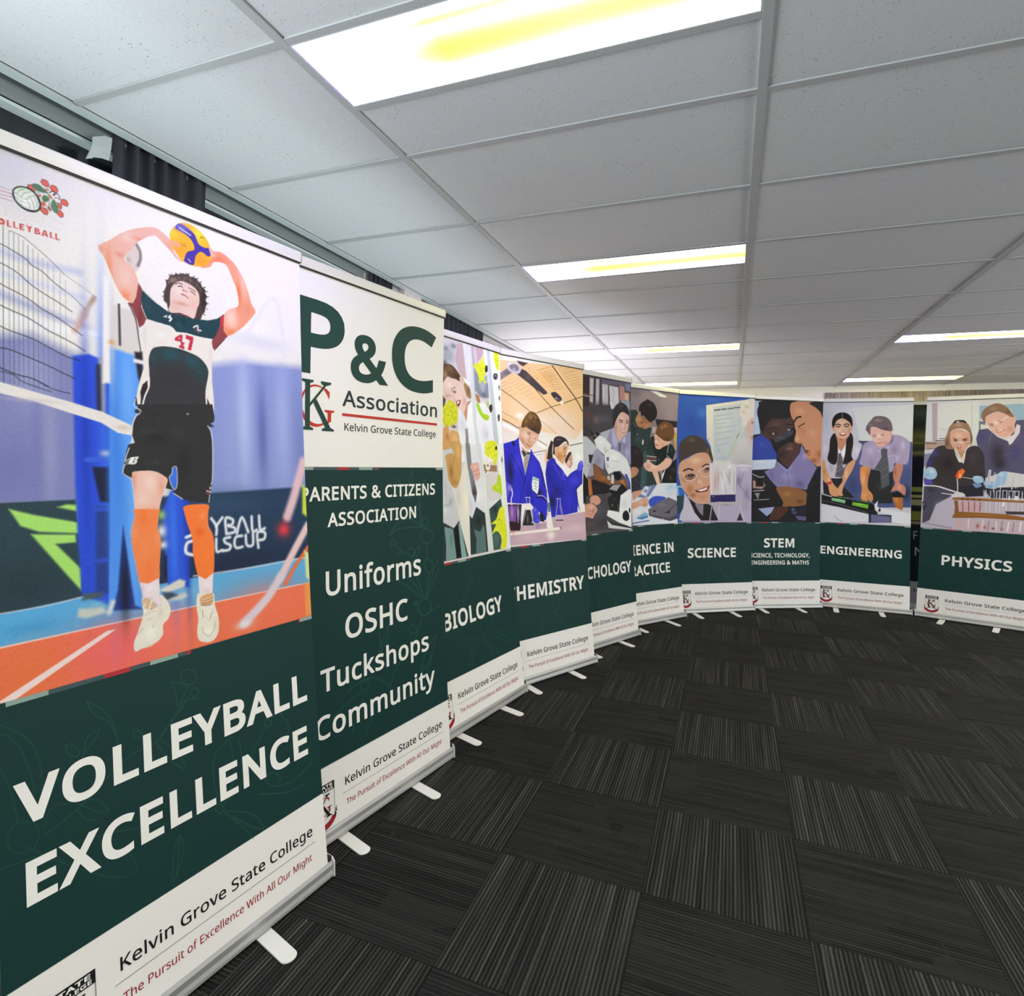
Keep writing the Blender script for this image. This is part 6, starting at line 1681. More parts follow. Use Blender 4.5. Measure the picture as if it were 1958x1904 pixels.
'volley': '''
P ece9e4 2.85 19,4256 1936,5272 1806,1624 2,1620
B d3d1da 0.85/206.18/217.63 57,4106
B f4f0e6 0.7/313.54/255.97 587,3929
B f2e6ea 0.8/453.31/427.86 1468,3916
B e3e1e6 0.8/261.61/202.71 1267,3591
B d5d3e0 0.5/237.44/104.52 1384,3720
L c9cbe0 31.53/31.53 29,3716 153,3704 344,3713
L d9dbe8 27.23/27.23 29,3616 193,3604 365,3587
L b9bcd8 36.43/31.88 29,3521 172,3486 434,3417
L f2f1f2 50.51/32.14 29,3427 213,3409 457,3422
P 8286bb 57.38 2,3327 152,3359 340,3294 353,2562 -3,2571
B a3a6cf 0.8/78.92/146.1 151,3163
B 6f74b0 0.6/111.24/139.8 71,2729
B 9a9cc8 0.7/32.84/295.32 218,2851
B 7377b4 0.5/23.82/290.42 168,2849
P 8a97d2 57.49 952,3340 1263,3423 1809,3458 1815,2501 932,2546
B b3bfe8 0.9/51.32/429.8 1238,3054
B 5e6ab0 0.9/35.14/306.32 1370,2962
B a3afe0 0.8/58.92/389.83 1528,3077
B 7482c4 0.8/62.78/400.55 1673,2906
B 95a3da 0.6/48.78/352.94 1140,2886
P ebe8ea 75.14 1093,3813 1825,4014 1811,3515 1377,3442 1086,3451
B d0d2e4 0.6/236.78/48.57 1381,3563
B f3f0f2 0.7/149.68/47.39 1268,3659
L dfe0ea 18.94/30.3 1267,3591 1488,3886 1563,3509
P 2c434c 8.66 15,2588 320,2589 355,2121 9,2104
B 24363e 0.7/168.6/114.88 102,2216
P 223a58 16.51 699,2586 1727,2615 1739,2015 684,2071
B 1a2540 0.9/517.79/155.59 1146,2125
B 2f4a68 0.7/332.66/77.5 1060,2524
P 58abe0 7.99 9,2106 322,2120 686,2118 1747,2140 1735,1944 1070,1962 466,1966 8,1967
B 8cc8ec 0.6/168.95/39.19 766,2042
B 4296d2 0.6/114.58/32.21 137,2024
P ea7350 8.1 8,1967 466,1966 1070,1962 1735,1955 1726,1678 4,1728
B f0686e 0.9/190.39/152.95 486,1837
B f47a72 0.7/111.85/138.48 760,1875
B e8743e 0.7/113.69/113.51 133,1819
B f0765a 0.7/299.19/128.41 1316,1903
L f0d8d8 5.46/5.46 16,1965 466,1966 1070,1962 1735,1955
L d9d0dc 4.32/6.48 18,2110 197,2109 344,2123
L d9d0dc 6.87/10.31 887,2132 1253,2124 1746,2130
P f0d9d6 4.38 441,1936 481,1934 57,1722 13,1738
P a9e070 11 62,2560 155,2527 330,2478 333,2426 173,2448 104,2481
P a9e070 11.41 141,2441 315,2422 318,2385 235,2386 340,2251 334,2154 283,2228
P a9e070 11.59 244,2557 282,2568 328,2563 324,2533
L a88a78 19.88/19.88 410,3599 385,3543 370,3507
L dcb4a8 29.22/24.35 370,3515 346,3453 328,3418
B eee8ea 0.8/32.85/32.13 413,3534
P 2a4fd8 14.61 316,3289 386,3310 478,3282 483,2825 458,2056 337,2129 325,2408 319,2655
B 1f3cb8 0.8/22.58/517.17 366,2906
B 3f70ea 0.7/23.77/533.21 444,3084
P 18203a 14.91 393,2746 470,2747 470,2565 424,2576
P 26408c 19.6 405,2552 466,2548 456,2115 396,2127
L 3a62dc 24.74/9.9 371,2782 471,2788
L 2f50c8 22.24/12.36 397,2537 474,2537
L 2f50c8 22/12.22 392,2285 468,2281
L 9a9cb8 25.24/15.14 439,3293 445,3154 443,2997
L 2b2c3a 20.05/20.05 427,3256 428,3039
B d8d8da 0.9/28.67/15.91 459,2816
P 2b55d8 11.51 726,2505 785,2643 871,2622 861,2076 745,2088
B 3a78f0 0.8/22.87/342.79 782,2361
B 2038a8 0.8/17.88/349.95 858,2353
P 171c24 13.93 733,2265 742,2263 738,2144 724,2147
B 9fd070 0.9/22.15/25.42 721,2487
B e8ecf4 0.95/24.85/36.55 719,2400
B e8ecf4 0.9/22.14/22.46 725,2325
P d9d5cc 14.16 696,2088 807,2128 840,2113 834,2081 740,2066
P c9ccc8 17.04 739,2043 838,2048 847,2027 813,2015 738,2025
P 3c4a58 16.73 713,2071 758,2067 795,2042 729,2027
P 1c2c74 15.26 472,2479 544,2473 606,2008 461,2030
B 14161e 0.8/24.56/157.39 527,2127
P 5598f2 10.49 479,3362 519,3387 611,3377 672,3314 661,3200 607,3074 632,3040 578,2900 534,2738 573,2675 586,2488 563,2419 569,2330 615,2006 574,2032 527,2448 496,2133 469,2028 450,2032 468,2479
B 3b7ee6 0.8/34.34/376.34 503,2826
B 74b0fa 0.8/40.93/249.29 566,3142
B 4a8cf0 0.7/24.05/394.6 480,2478
B 70aef8 0.7/20.3/323.72 572,2427
L d8d8dc 22.13/17.21 454,2023 470,2070
P c8ccc4 16.49 322,2068 424,2059 442,2026 349,2017 317,2033
B 7fb8d8 0.8/40.71/17.57 394,2073
P 4a5a64 14.26 345,2136 426,2129 425,2104 337,2105
P efecec 15.41 455,3735 480,3726 482,3177 445,3172
B c9c8d2 0.7/12.29/246.05 493,3420
P d9d2d0 21.4 494,3588 619,3576 632,3335 492,3361
L 3c3840 10.56/7.92 526,3596 528,3486 529,3385
P 2a2226 13.7 599,3360 641,3367 637,3145 616,3229
L e6e2e4 21.92/10.96 604,3313 640,3310
B d2863c 0.6/14.71/13.64 489,3390
P c8bab4 13.71 572,3650 612,3652 635,3536 626,3473
L 3a3438 5.47/4.1 572,3616 607,3538 624,3420 633,3361
P dccdc6 13.72 558,3867 575,3910 609,3950 626,3937 635,3893 625,3815 604,3785 583,3820
L 6a5f60 11.09/13.87 616,3947 633,3916 635,3874 623,3833
B a89a92 0.7/12.96/14.15 574,3850
L 33333c 2.26/2.26 73,3819 120,3810 168,3778 218,3741 283,3683
L 6a6a78 1.96/3.43 283,3683 350,3647 421,3606
L 26262e 3.35/2.24 36,3750 73,3737 132,3709 156,3686 193,3671 237,3634 283,3604
L 4a4a58 2.42/2.42 283,3604 323,3579 371,3532
L 26262e 3.36/2.24 36,3663 73,3649 108,3630 156,3591 211,3561 263,3536 315,3506
L 26262e 3.6/2.25 36,3569 61,3557 113,3538 155,3516 192,3491 249,3466 301,3435 356,3399
L 26262e 3.85/2.26 35,3471 72,3457 125,3441 167,3421 217,3393 268,3373 328,3346 369,3322
L 26262e 3.81/2.24 35,3376 72,3362 113,3352 167,3337 235,3305 293,3281 347,3270
L 26262e 4.02/2.23 35,3276 71,3275 124,3258 172,3241 222,3222 280,3196 326,3179
L 26262e 4.33/2.16 34,3189 60,3178 106,3163 153,3155 215,3126
L 33333c 2.11/1.69 49,3832 49,3119
L 44444e 1.71/1.71 70,3818 71,3122
L 44444e 1.72/1.72 87,3813 88,3124
L 44444e 1.74/1.74 105,3808 105,3119
L 44444e 1.75/1.75 123,3792 123,3118
L 44444e 1.77/1.77 141,3776 142,3116
L 55555f 1.56/1.78 159,3767 160,3115
L 55555f 1.57/1.8 178,3751 178,3114
L 60606c 1.59/1.81 196,3734 197,3112
L 60606c 1.6/1.83 218,3725 218,3111
L 6c6c78 1.62/1.85 241,3709 241,3114
L 6c6c78 1.64/1.87 265,3685 266,3109
L 7c7c88 1.66/1.89 290,3654 290,3104
L 2a2a32 3.05/2.18 37,3171 85,3162 116,3136 187,3113 227,3102
L 2a2a32 3.2/2.29 161,3154 227,3118 303,3102
P e9e3e0 4.73 31,3125 161,3094 296,3064 443,3025 588,2962 582,2913 513,2923 435,2971 295,3010 160,3050 31,3074
B c8c0c4 0.5/118.94/9.73 160,3054
B cdb8a8 0.6/35.13/13.64 538,2951
L e0bcc6 67.05/31.55 1691,2786 1601,2553 1539,2418
B ec3a46 0.95/49.52/48.03 1507,2336
L e8c6c8 54.08/23.18 1706,2347 1582,2186 1464,2024
L ef7040 27.04/19.31 1698,2195 1576,2073 1502,1984
L d9ccd8 55.99/24.5 1465,2035 1355,1913 1192,1801
B e6e2ea 0.9/56.13/24.75 1191,1791
P c6d848 20.27 1674,2632 1719,2595 1718,2394 1664,2433
P d6e0a0 20 1667,2176 1718,2158 1705,1960 1671,2001
P ee9a52 15.84 1654,1958 1715,1953 1706,1740 1654,1739
L e9edf4 15.78/12.62 1004,2447 1034,2400 1032,2350
L e9edf4 15.98/12.78 1034,2400 1074,2447
L e9edf4 16.39/13.11 1097,2348 1095,2440 1140,2430 1136,2401 1103,2397 1151,2379 1148,2354 1097,2348
L e9edf4 16.91/13.53 1165,2344 1203,2438 1243,2345
L e9edf4 17.43/13.94 1271,2438 1274,2350 1304,2352
L e9edf4 17.79/14.23 1324,2439 1329,2355 1362,2357
L e9edf4 17.8/11.87 893,2364 853,2353
L e9edf4 17.79/11.86 902,2329 857,2320 850,2268 899,2247
L e9edf4 15.84/12.67 1031,2325 1031,2253 1064,2255
L e9edf4 16.19/12.96 1119,2326 1082,2320 1088,2297 1120,2277 1110,2253 1071,2250
L e9edf4 16.67/13.34 1199,2326 1158,2322 1147,2282 1161,2257 1199,2259
L e9edf4 17.17/13.73 1225,2327 1228,2272 1249,2257 1273,2267 1276,2331
L e9edf4 17.69/14.15 1311,2241 1308,2333 1360,2331 1356,2292 1311,2286
S eab6a2 3.36 432,3872 442,3889 484,3924 542,3983 610,4032 703,4074 749,4067 791,4043 820,4029 847,4031 849,4017 825,3998 815,3983 841,3952 873,3940 858,3931 827,3942 796,3974 753,4005 716,4031 680,4014 627,3967 592,3916 554,3851 585,3823 608,3791 622,3748 621,3711 609,3652 596,3624 566,3629 539,3651 514,3690 489,3750 460,3821 438,3850
b f2d6cc 0.8/41.54/28.37 575,3975
b f0cabe 0.8/35.97/73.12 561,3749
b e88c62 0.8/19.59/109.88 479,3769
b ee8458 0.7/30.71/39.22 556,3647
b e59878 0.8/53.76/14.43 635,3978
b e89a80 0.7/29.33/42.2 791,3984
b d98a72 0.6/25.3/16.78 533,3863
b e0947c 0.6/19.2/21.79 444,3865
S ea9a7c 4.09 1034,4076 1058,4060 1103,4070 1154,4052 1200,4021 1253,3955 1288,3877 1311,3805 1340,3762 1325,3730 1259,3649 1186,3584 1135,3556 1110,3573 1119,3676 1154,3727 1213,3759 1220,3803 1205,3876 1181,3923 1157,3975 1136,4001 1102,4006 1057,3991 1035,3957 1002,3940 975,3935 1019,3979 1044,4024 1031,4046
b f4d2c8 0.9/42.69/79.24 1165,3676
b f2c6b8 0.8/37.08/101.5 1246,3920
b e0703c 0.8/21.97/87.31 1221,3842
b e87a50 0.7/49.72/32.93 1163,3579
b e26a44 0.7/47.82/26.02 1080,4020
b f0b8a4 0.7/26.95/25.85 1052,4037
b d98a6c 0.5/30.13/34.01 1280,3764
S f8b52c 3.12 856,4157 916,4170 973,4150 1020,4110 1039,4054 1041,4013 1013,3962 965,3936 919,3929 878,3934 839,3961 808,4005 796,4050 796,4080 816,4117
b fae23c 0.9/38.6/44.26 962,4131
b f0d634 0.8/23.8/30.39 816,4082
b f59a2c 0.8/51.81/44.32 976,3976
b f5a030 0.7/42.49/42.93 854,3996
s 45359c 3.14 836,4144 860,4152 900,4141 939,4119 963,4072 999,4062 1031,4068 1039,4033 1019,4015 993,4027 969,4025 943,3990 930,3934 878,3938 878,3959 894,4000 936,4029 925,4071 895,4096 850,4110 826,4115
b 8378c4 0.8/48.64/24.59 855,4131
l e8e4f4 6.18/3.09 850,4127 870,4119 890,4114 915,4106
l e6c8d8 4.98/3.11 899,3961 914,3948
l 5a4a20 1.84/2.45 855,4046 869,4029
l 5a4a20 1.85/2.47 879,4045 872,4025 889,4033
l 4a4020 3.86/2.57 973,4111 983,4122 996,4117
S e8a892 3.02 808,4039 830,4037 849,4029 847,4013 830,4011 815,4010
S eab09c 3.29 1025,4073 1037,4074 1043,4058 1057,4039 1047,4020 1037,4035
P 4a3d39 3.09 756,3688 758,3730 772,3768 770,3797 784,3808 792,3835 809,3837 828,3853 848,3854 868,3868 878,3861 898,3872 908,3860 928,3861 944,3861 962,3843 975,3836 982,3818 1001,3808 1000,3787 1012,3769 1002,3746 1011,3723 999,3701 996,3672 981,3653 971,3623 935,3599 920,3623 782,3620 773,3666 757,3677
b 8a7a6e 0.7/26.68/18.14 813,3809
b 6e5f58 0.6/30.87/18.51 887,3841
b 2a2022 0.7/19.58/63.34 994,3744
l 8f8076 2.99/2.99 799,3820 828,3819
l 8f8076 3.04/3.04 838,3841 857,3822
l 7f7068 3.12/3.12 898,3854 928,3828
l 6f6058 3.18/3.18 948,3834 974,3790
L 4a3d39 4.71/2.06 775,3788 768,3798
L 4a3d39 4.75/2.08 792,3828 788,3836
L 4a3d39 4.78/2.09 809,3835 801,3843
L 4a3d39 4.82/2.11 828,3848 826,3857
L 4a3d39 4.87/2.13 848,3852 853,3863
L 4a3d39 4.93/2.16 872,3857 890,3872
L 4a3d39 4.96/2.17 898,3864 902,3876
L 4a3d39 5.02/2.2 923,3857 934,3869
L 4a3d39 5.07/2.22 946,3854 957,3864
L 4a3d39 5.1/2.23 964,3838 977,3847
L 3a2f2c 5.15/2.25 985,3814 1001,3823
L 3a2f2c 5.17/2.26 1001,3797 1014,3798
L 3a2f2c 5.18/2.27 1006,3768 1019,3769
L 3a2f2c 5.18/2.27 1005,3731 1018,3727
L 3a2f2c 5.16/2.26 999,3699 1010,3691
L 3a2f2c 5.13/2.24 985,3659 996,3652
L 5a4c46 4.67/2.04 760,3731 753,3726
L 5a4c46 4.67/2.04 759,3706 751,3699
L 8a7a6e 4.75/2.08 799,3810 784,3786
L 8a7a6e 4.79/2.09 823,3827 801,3796
L 7a6a60 4.84/2.12 848,3839 828,3814
L 7a6a60 4.91/2.15 877,3843 867,3818
L 7a6a60 4.98/2.18 913,3844 907,3817
L 6a5c54 5.05/2.21 948,3829 943,3802
L 5c4e48 5.1/2.23 974,3805 963,3777
L 2a2020 5.12/2.24 990,3774 973,3738
L 2a2020 5.12/2.24 994,3739 975,3703
S e6c9be 3.07 792,3710 797,3756 823,3797 857,3818 897,3816 938,3799 961,3768 962,3715 949,3681 938,3638 925,3617 869,3619 787,3624 791,3666
b f0dcd4 0.8/36.21/27.42 847,3755
b d28e74 0.7/48.49/12.2 855,3685
b eab49c 0.6/25.32/37.4 936,3708
b dcae9c 0.6/35.68/21.13 821,3654
s e8bca8 2.36 766,3689 774,3708 790,3707 789,3680 773,3671
s e2a88e 2.53 943,3665 964,3665 969,3640 953,3626 938,3638
l 4a302c 4.24/2.42 822,3790 840,3802 862,3801
l 3a2624 4.86/2.43 839,3781 852,3788 862,3783
l 5a3a34 4.38/2.5 902,3790 922,3786 940,3778
l 4a2c2a 5.01/2.5 912,3773 927,3768 937,3760
l a86858 4.61/3.07 869,3771 876,3765 889,3764
l 7a4038 3.06/2.45 866,3763 871,3772
l c06c66 6.14/3.07 854,3741 871,3742 888,3735 895,3725
l 7a3434 2.45/2.14 861,3740 881,3737
P 8c4148 2.76 624,3740 642,3713 645,3671 637,3613 663,3552 649,3517 626,3497 615,3537 589,3596 570,3619 596,3622 611,3659
b 6c2c36 0.6/10.69/45.73 632,3564
P 1e404b 3.05 644,3709 681,3681 722,3651 782,3620 799,3618 845,3630 884,3625 925,3613 961,3619 1014,3626 1074,3650 1097,3670 1119,3689 1114,3653 1094,3596 1052,3518 991,3516 944,3516 883,3522 824,3515 809,3533 790,3543 721,3547 666,3553 641,3613 637,3669
b 163440 0.8/41.02/23.94 796,3570
b 2a5664 0.6/24.06/15.15 844,3561
b 14303c 0.7/18.3/24.42 869,3581
b 2f4c56 0.5/21.84/46.28 668,3634
l 8c3038 6.67/3.03 791,3617 825,3628 874,3625 909,3618
l f0f0f0 3.4/2.83 646,3706 681,3678 720,3652
l f0f0f0 3.95/3.29 1008,3626 1063,3648 1096,3672
l eef0ee 9.46/2.96 791,3600 784,3589 798,3587 788,3570
l eef0ee 4.68/2.93 756,3587 772,3596 767,3585
l e8e6e6 8.19/3.15 926,3564 950,3580 952,3555 970,3554
l b04048 5.03/3.15 934,3553 959,3539
P 8c4148 3.32 1094,3664 1119,3688 1114,3584 1141,3555 1104,3514 1053,3449 1038,3467 1037,3507 1062,3543 1092,3613
p c43a40 3.35 1096,3667 1119,3688 1114,3613 1094,3603
P 17141a 3.33 1118,3533 1122,3532 1062,3462 1067,3473
P e9e3dd 2.96 623,3493 649,3508 668,3550 737,3546 789,3539 820,3515 891,3521 940,3510 1033,3508 1041,3468 1054,3445 1034,3379 1034,3255 1042,3144 1042,3019 995,2999 611,3068 605,3113 613,3165 628,3223 644,3277 642,3370 634,3436
b d8d0ce 0.6/8.1/51.62 652,3466
b dfd6d4 0.6/16.58/63.45 1031,3420
b f2eeea 0.6/33.91/23.47 732,3482
S 37363b 2.95 690,3391 712,3407 757,3420 826,3423 885,3414 946,3397 983,3371 1008,3334 1010,3293 994,3217 990,3159 998,3087 1009,3018 1012,2986 628,3027 611,3062 624,3075 636,3083 651,3131 671,3188 674,3263 671,3319 676,3356
b 24505a 0.95/64.02/41.58 787,3381
b 24505a 0.95/43.6/42.99 912,3359
b 22484f 0.9/32/49.74 965,3307
b 23494f 0.8/22.13/34.73 697,3342
b 2f3036 0.6/88.9/59.76 823,3246
P 2e2428 2.75 663,3216 638,3191 625,3148 628,3116 624,3075 635,3083 647,3134 665,3176
P 2b2a2e 3.2 999,3158 1024,3106 1042,3050 1041,3019 1000,2999 1011,3031 1000,3083
L f0eeee 7.21/2.22 636,3079 649,3129 670,3182 672,3233
L f0eeee 7.01/2.55 993,3162 999,3091 1010,3026
L 241f24 8.12/2.71 603,3113 606,3077
L e4e2e4 3.25/2.17 602,3109 594,3072 625,3049
P c4304a 2.72 845,3505 861,3505 857,3465 871,3462 868,3450 861,3451 870,3436 868,3423 837,3429 840,3443 850,3443 847,3463 814,3464 816,3480 830,3492
p e9e3dd 2.41 835,3482 844,3486 842,3474
P c4304a 2.77 879,3511 924,3506 921,3478 908,3424 888,3424 902,3482 891,3484 878,3488
L 8e3a42 3.64/2.43 821,3611 852,3621 892,3614
P 2f2e31 2.87 602,3080 1032,3123 1043,3052 1038,3021 997,2997 1012,2967 1024,2911 1025,2799 1019,2668 1005,2586 992,2540 878,2555 838,2567 787,2601 792,2622 780,2619 746,2629 758,2672 754,2688 708,2718 666,2728 618,2727 578,2719 576,2686 531,2712 541,2774 551,2831 562,2865 589,2874 578,2914 585,2975 601,3016 626,3039 624,3049
b 3c3b3f 0.7/43.28/22.66 667,2936
b 232226 0.8/55.18/28.57 703,2904
b 3a393d 0.6/47.25/29.59 824,2938
b 242327 0.7/41.95/88.94 855,2760
b 3c3b40 0.6/38.41/14.19 696,2773
L d8d8d8 5.92/2.15 620,3033 601,3016 585,2975 579,2918
L d8d8d8 4.8/2.14 579,2911 590,2876
L d8d8d8 4.73/2.1 565,2847 552,2811 544,2781
L d8d8d8 4.19/2.09 541,2758 534,2714 575,2688
L d8d8d8 5.1/2.55 999,2991 1019,2960 1026,2904 1025,2799 1019,2679 1010,2646
L d8d8d8 4.71/2.51 1000,2587 993,2542
L d8d8d8 4.57/2.29 746,2629 779,2619
L d8d8d8 4.66/2.33 789,2602 838,2568
L d8d8d8 4.08/2.18 624,3040 625,3050 605,3060
P 3c72e4 2.32 787,2744 809,2746 812,2671 805,2633 792,2623 775,2658 769,2693 783,2711
L dcdce0 3.77/2.32 787,2745 809,2747 812,2671 805,2633 792,2623 775,2658 769,2693 783,2711 787,2745
P eeeeee 2.14 558,2763 571,2798 589,2800 610,2803 610,2797 601,2785 603,2775 596,2765 584,2761
P 2f2e31 1.87 588,2792 597,2793 593,2787 586,2785
P 2f2e31 1.86 583,2779 592,2781 589,2772 580,2770
L eeeeee 2.37/1.58 546,2781 566,2793
L eeeeee 2.36/1.58 544,2775 565,2786
L eeeeee 2.36/1.57 543,2768 564,2780
L eeeeee 2.36/1.57 538,2756 561,2768
B d8d8d8 0.9/6.1/4.52 880,3052
L e8d8d8 6.28/3.14 982,2609 1007,2601
L c84048 4.38/3.13 977,2595 1000,2590
B e8e4e4 0.9/6.48/9.21 1005,2625
S eebfb0 3.27 578,2718 617,2725 666,2727 712,2716 755,2685 755,2662 738,2621 718,2553 707,2499 696,2417 686,2386 578,2396 570,2428 585,2494 584,2593 580,2659
b f4d8ce 0.8/37.72/56.05 667,2664
b f4d2c6 0.7/31.47/38.6 624,2575
b e89078 0.7/12.85/54.76 585,2676
b e69a80 0.6/22.28/56.94 726,2639
b f58448 0.95/63.18/49.52 633,2461
b f58a50 0.9/43.32/44.65 682,2467
b f07838 0.7/21.28/22.14 650,2489
S f5864c 3.23 584,2525 586,2497 576,2450 566,2407 568,2343 582,2254 602,2143 644,2132 698,2151 703,2212 713,2335 707,2393 696,2427 705,2493 706,2517
b f58e58 0.7/31.42/54.55 629,2304
b f0a27c 0.6/15.31/37.85 582,2405
b f2a486 0.5/16.36/39.06 698,2365
b f27430 0.7/20.98/38.47 626,2482
b f4753a 0.6/31.65/54.54 646,2201
S f67c38 3.65 845,2526 846,2491 860,2434 880,2368 889,2315 889,2254 914,2128 956,2102 1004,2123 1016,2246 1013,2345 986,2406 987,2482 989,2527 908,2535
b f49a6a 0.7/18.84/30.06 951,2467
b f5a27c 0.6/16.01/36.34 991,2401
b e85e22 0.8/24.85/23.84 934,2375
b fa8434 0.6/31.42/89.37 961,2218
P ecdae2 2.69 601,2145 644,2132 699,2153 699,2058 707,2010 689,2002 657,2054 613,2067
b f6eaf0 0.6/26.46/21.77 654,2107
b d0bcc8 0.6/10.31/37.59 610,2103
P ecdae2 3.04 914,2130 956,2102 1004,2130 996,2023 985,2011 934,2013 916,2042
b f6eaf0 0.6/25.12/23.69 965,2077
b d8c4cc 0.6/18.75/14.75 958,2030
S e8e3d5 2.67 618,2066 607,2048 613,1991 604,1950 579,1885 563,1847 564,1810 576,1799 602,1806 645,1805 680,1823 709,1853 711,1901 741,1931 753,1973 739,2021 712,2055 700,2059 704,2008 679,2011 657,2050
b f6f3ea 0.8/31.46/37.54 647,1876
b dcc8be 0.6/16.26/27.38 701,1968
b d8d0bc 0.6/20.68/13.27 625,1811
s d9b494 2.66 611,2055 641,2057 679,2013 673,2005 647,1994 617,2012
l f0e8e0 5.9/2.15 674,2091 660,2049 641,1997
l f4efe6 7.82/2.09 569,1979 601,1986 628,2000
l f2ece4 5.27/2.11 613,2007 625,2032
l 8c7864 2.08/1.82 582,1883 610,1909
l a08c74 1.87/1.87 656,1898 668,1919
l 9a7c5c 2.16/1.89 651,1995 683,2004 707,2012
l c4a890 2.13/2.13 619,1970 651,1983 678,1985
l c4a890 2.12/2.12 630,1944 657,1950
l e08848 4.2/2.62 584,1802 633,1805 672,1818
S e8e3d3 3.02 917,2033 900,2006 898,1947 905,1890 895,1815 906,1770 937,1750 983,1745 1017,1776 1028,1831 1023,1885 1007,1946 1004,2008 983,2017
b f6f3ea 0.8/31.18/29.17 962,1807
b d4ccb8 0.5/19.2/41.43 1011,1835
s dba878 3.03 920,1998 939,2014 995,2014 995,1961 973,1955 926,1965
l f0d8b8 3.34/2.13 933,1991 961,1990 997,2001
l f0d8b8 3.34/2.12 926,1980 960,1977 996,1985
l 7a5838 2.43/1.82 931,1985 961,1984 996,1992
l 7a5838 2.43/1.82 926,1972 965,1968 996,1977
l 6a4c34 3.63/2.12 923,1963 955,1954 983,1953
l f2ece2 6.14/2.15 950,1940 987,1937 1043,1912
l f2ece2 6.13/2.15 959,1934 994,1891 1025,1887
l f2ece2 4.85/2.12 936,1947 970,1883 988,1862
l 8c6c4c 2.69/2.1 931,1935 934,1892
l 8c6c4c 2.74/2.13 990,1910 970,1866
l a89070 2.42/2.12 927,1841 935,1801 966,1780 995,1808 1004,1841
l e09858 4.21/3.01 919,1758 960,1743 997,1748
L c05a58 1.72/1.29 37,4008 81,4011
L b04648 2.36/1.29 37,3991 81,3994
L b04648 1.93/1.29 37,3975 81,3978
L b84c50 1.93/1.29 37,3959 86,3960
P 5a3c3a 1.61 195,4115 208,4118 216,4115 224,4102 222,4087 209,4083 196,4088 188,4098
P e4695c 1.38 196,4113 207,4116 215,4112 222,4101 220,4089 210,4086 197,4091 191,4099
P 5a3c3a 1.64 231,4102 243,4106 254,4102 260,4090 256,4073 245,4071 231,4077 224,4086
P e4695c 1.41 232,4100 242,4103 252,4099 258,4089 255,4076 246,4074 232,4080 227,4087
P 5a3c3a 1.67 274,4052 288,4056 297,4051 303,4039 299,4024 286,4022 273,4027 268,4037
P e4695c 1.43 276,4050 287,4053 295,4048 300,4038 297,4026 287,4025 275,4030 271,4038
P 5a3c3a 1.66 261,3994 272,3993 283,3980 280,3962 266,3959 252,3971
P e4695c 1.42 261,3991 271,3990 281,3979 278,3965 267,3962 254,3973
P 5a3c3a 1.61 189,3976 202,3982 213,3978 221,3966 216,3949 202,3947 188,3959
P df6a58 1.38 191,3975 202,3979 211,3975 218,3965 215,3951 203,3950 190,3962
P 5a3c3a 1.57 141,4065 155,4070 170,4050 165,4040 136,4051
P df6a58 1.35 143,4063 154,4067 167,4048 164,4043 139,4053
P d86a58 1.84 190,4003 208,4009 211,3991 192,3981
P 5a3c3a 1.9 255,4028 273,4027 276,4013 272,3998 259,4000
P e4695c 1.42 257,4026 272,4024 273,4012 270,4001 260,4003
P d86a60 1.85 208,4077 223,4077 222,4068 209,4067
P d0645c 1.82 178,4034 192,4038 190,4025 182,4025
P 9a5a54 1.86 213,3991 225,3994 234,3979 229,3972 218,3977
S 262c28 1.78 83,4011 91,4028 107,4042 128,4049 151,4048 172,4036 185,4018 191,3995 189,3969 177,3950 158,3939 135,3937 112,3946 94,3963 83,3985
S e3e8dc 1.56 88,4009 97,4026 113,4038 133,4043 153,4038 168,4028 179,4007 184,3986 180,3965 168,3953 150,3948 128,3949 107,3960 93,3979
b c2d8a8 0.8/23.38/14.78 115,4036
b f2f4f0 0.8/19.73/24.76 135,3976
l 3c443c 1.33/1.11 90,4007 105,3997 122,3991 136,3992 141,4002 151,4013 170,4024
l 3c443c 1.32/1.1 100,4003 108,4021 128,4038
l 3c443c 1.33/1.11 115,3995 128,4019 151,4033
l 3c443c 1.32/1.1 89,3988 110,3976 128,3973 144,3973
l 3c443c 1.33/1.11 102,3964 125,3957 146,3957
l 3c443c 1.34/1.12 136,3992 143,3979 148,3965 144,3946
l 3c443c 1.35/1.12 146,4007 158,3990 163,3967 162,3952
l 3c443c 1.36/1.13 161,4019 172,4004 176,3983 173,3971
S 5a7a62 1.6 156,4072 165,4080 180,4083 196,4076 211,4066 222,4055 211,4053 192,4049 175,4050 167,4057 158,4063
S 567c5c 1.61 194,4026 204,4041 216,4040 225,4027 215,4013 199,4009
S 5c8066 1.64 236,4031 246,4033 254,4019 260,3998 257,3977 246,3972 236,3982 229,3998
S c08068 1.4 217,4049 225,4054 236,4042 235,4035 225,4035 219,4041
L 40383c 3.74/1.4 225,4063 238,4075 246,4070 240,4059
L 4a3c42 3.78/1.42 241,4055 255,4070 266,4057 266,4048
L 8a5a60 3.3/1.41 245,4043 255,4050 266,4044
L d0ccc8 1.6/1.14 170,4041 185,4039 213,4049
L d0ccc8 1.62/1.16 231,4031 218,4004 216,3989 222,3978
L d0ccc8 1.63/1.16 232,4030 223,4002 230,3986
L 3a3438 2.27/1.36 172,4045 185,4043
L 3a3438 2.32/1.39 222,3995 225,4014
L d8b8b2 1.09/1.09 125,3930 68,3934 59,3924 59,3908 67,3885 118,3883 126,3895 126,3910 91,3908 92,3919 125,3924
L d8b8b2 1.09/1.09 72,3917 75,3898 108,3899 108,3905
L d8b8b2 1.13/1.13 196,3942 135,3934 131,3920 138,3911 178,3903 178,3897 133,3894 132,3881 185,3883 196,3898 192,3913 148,3919 150,3924 194,3931 196,3942
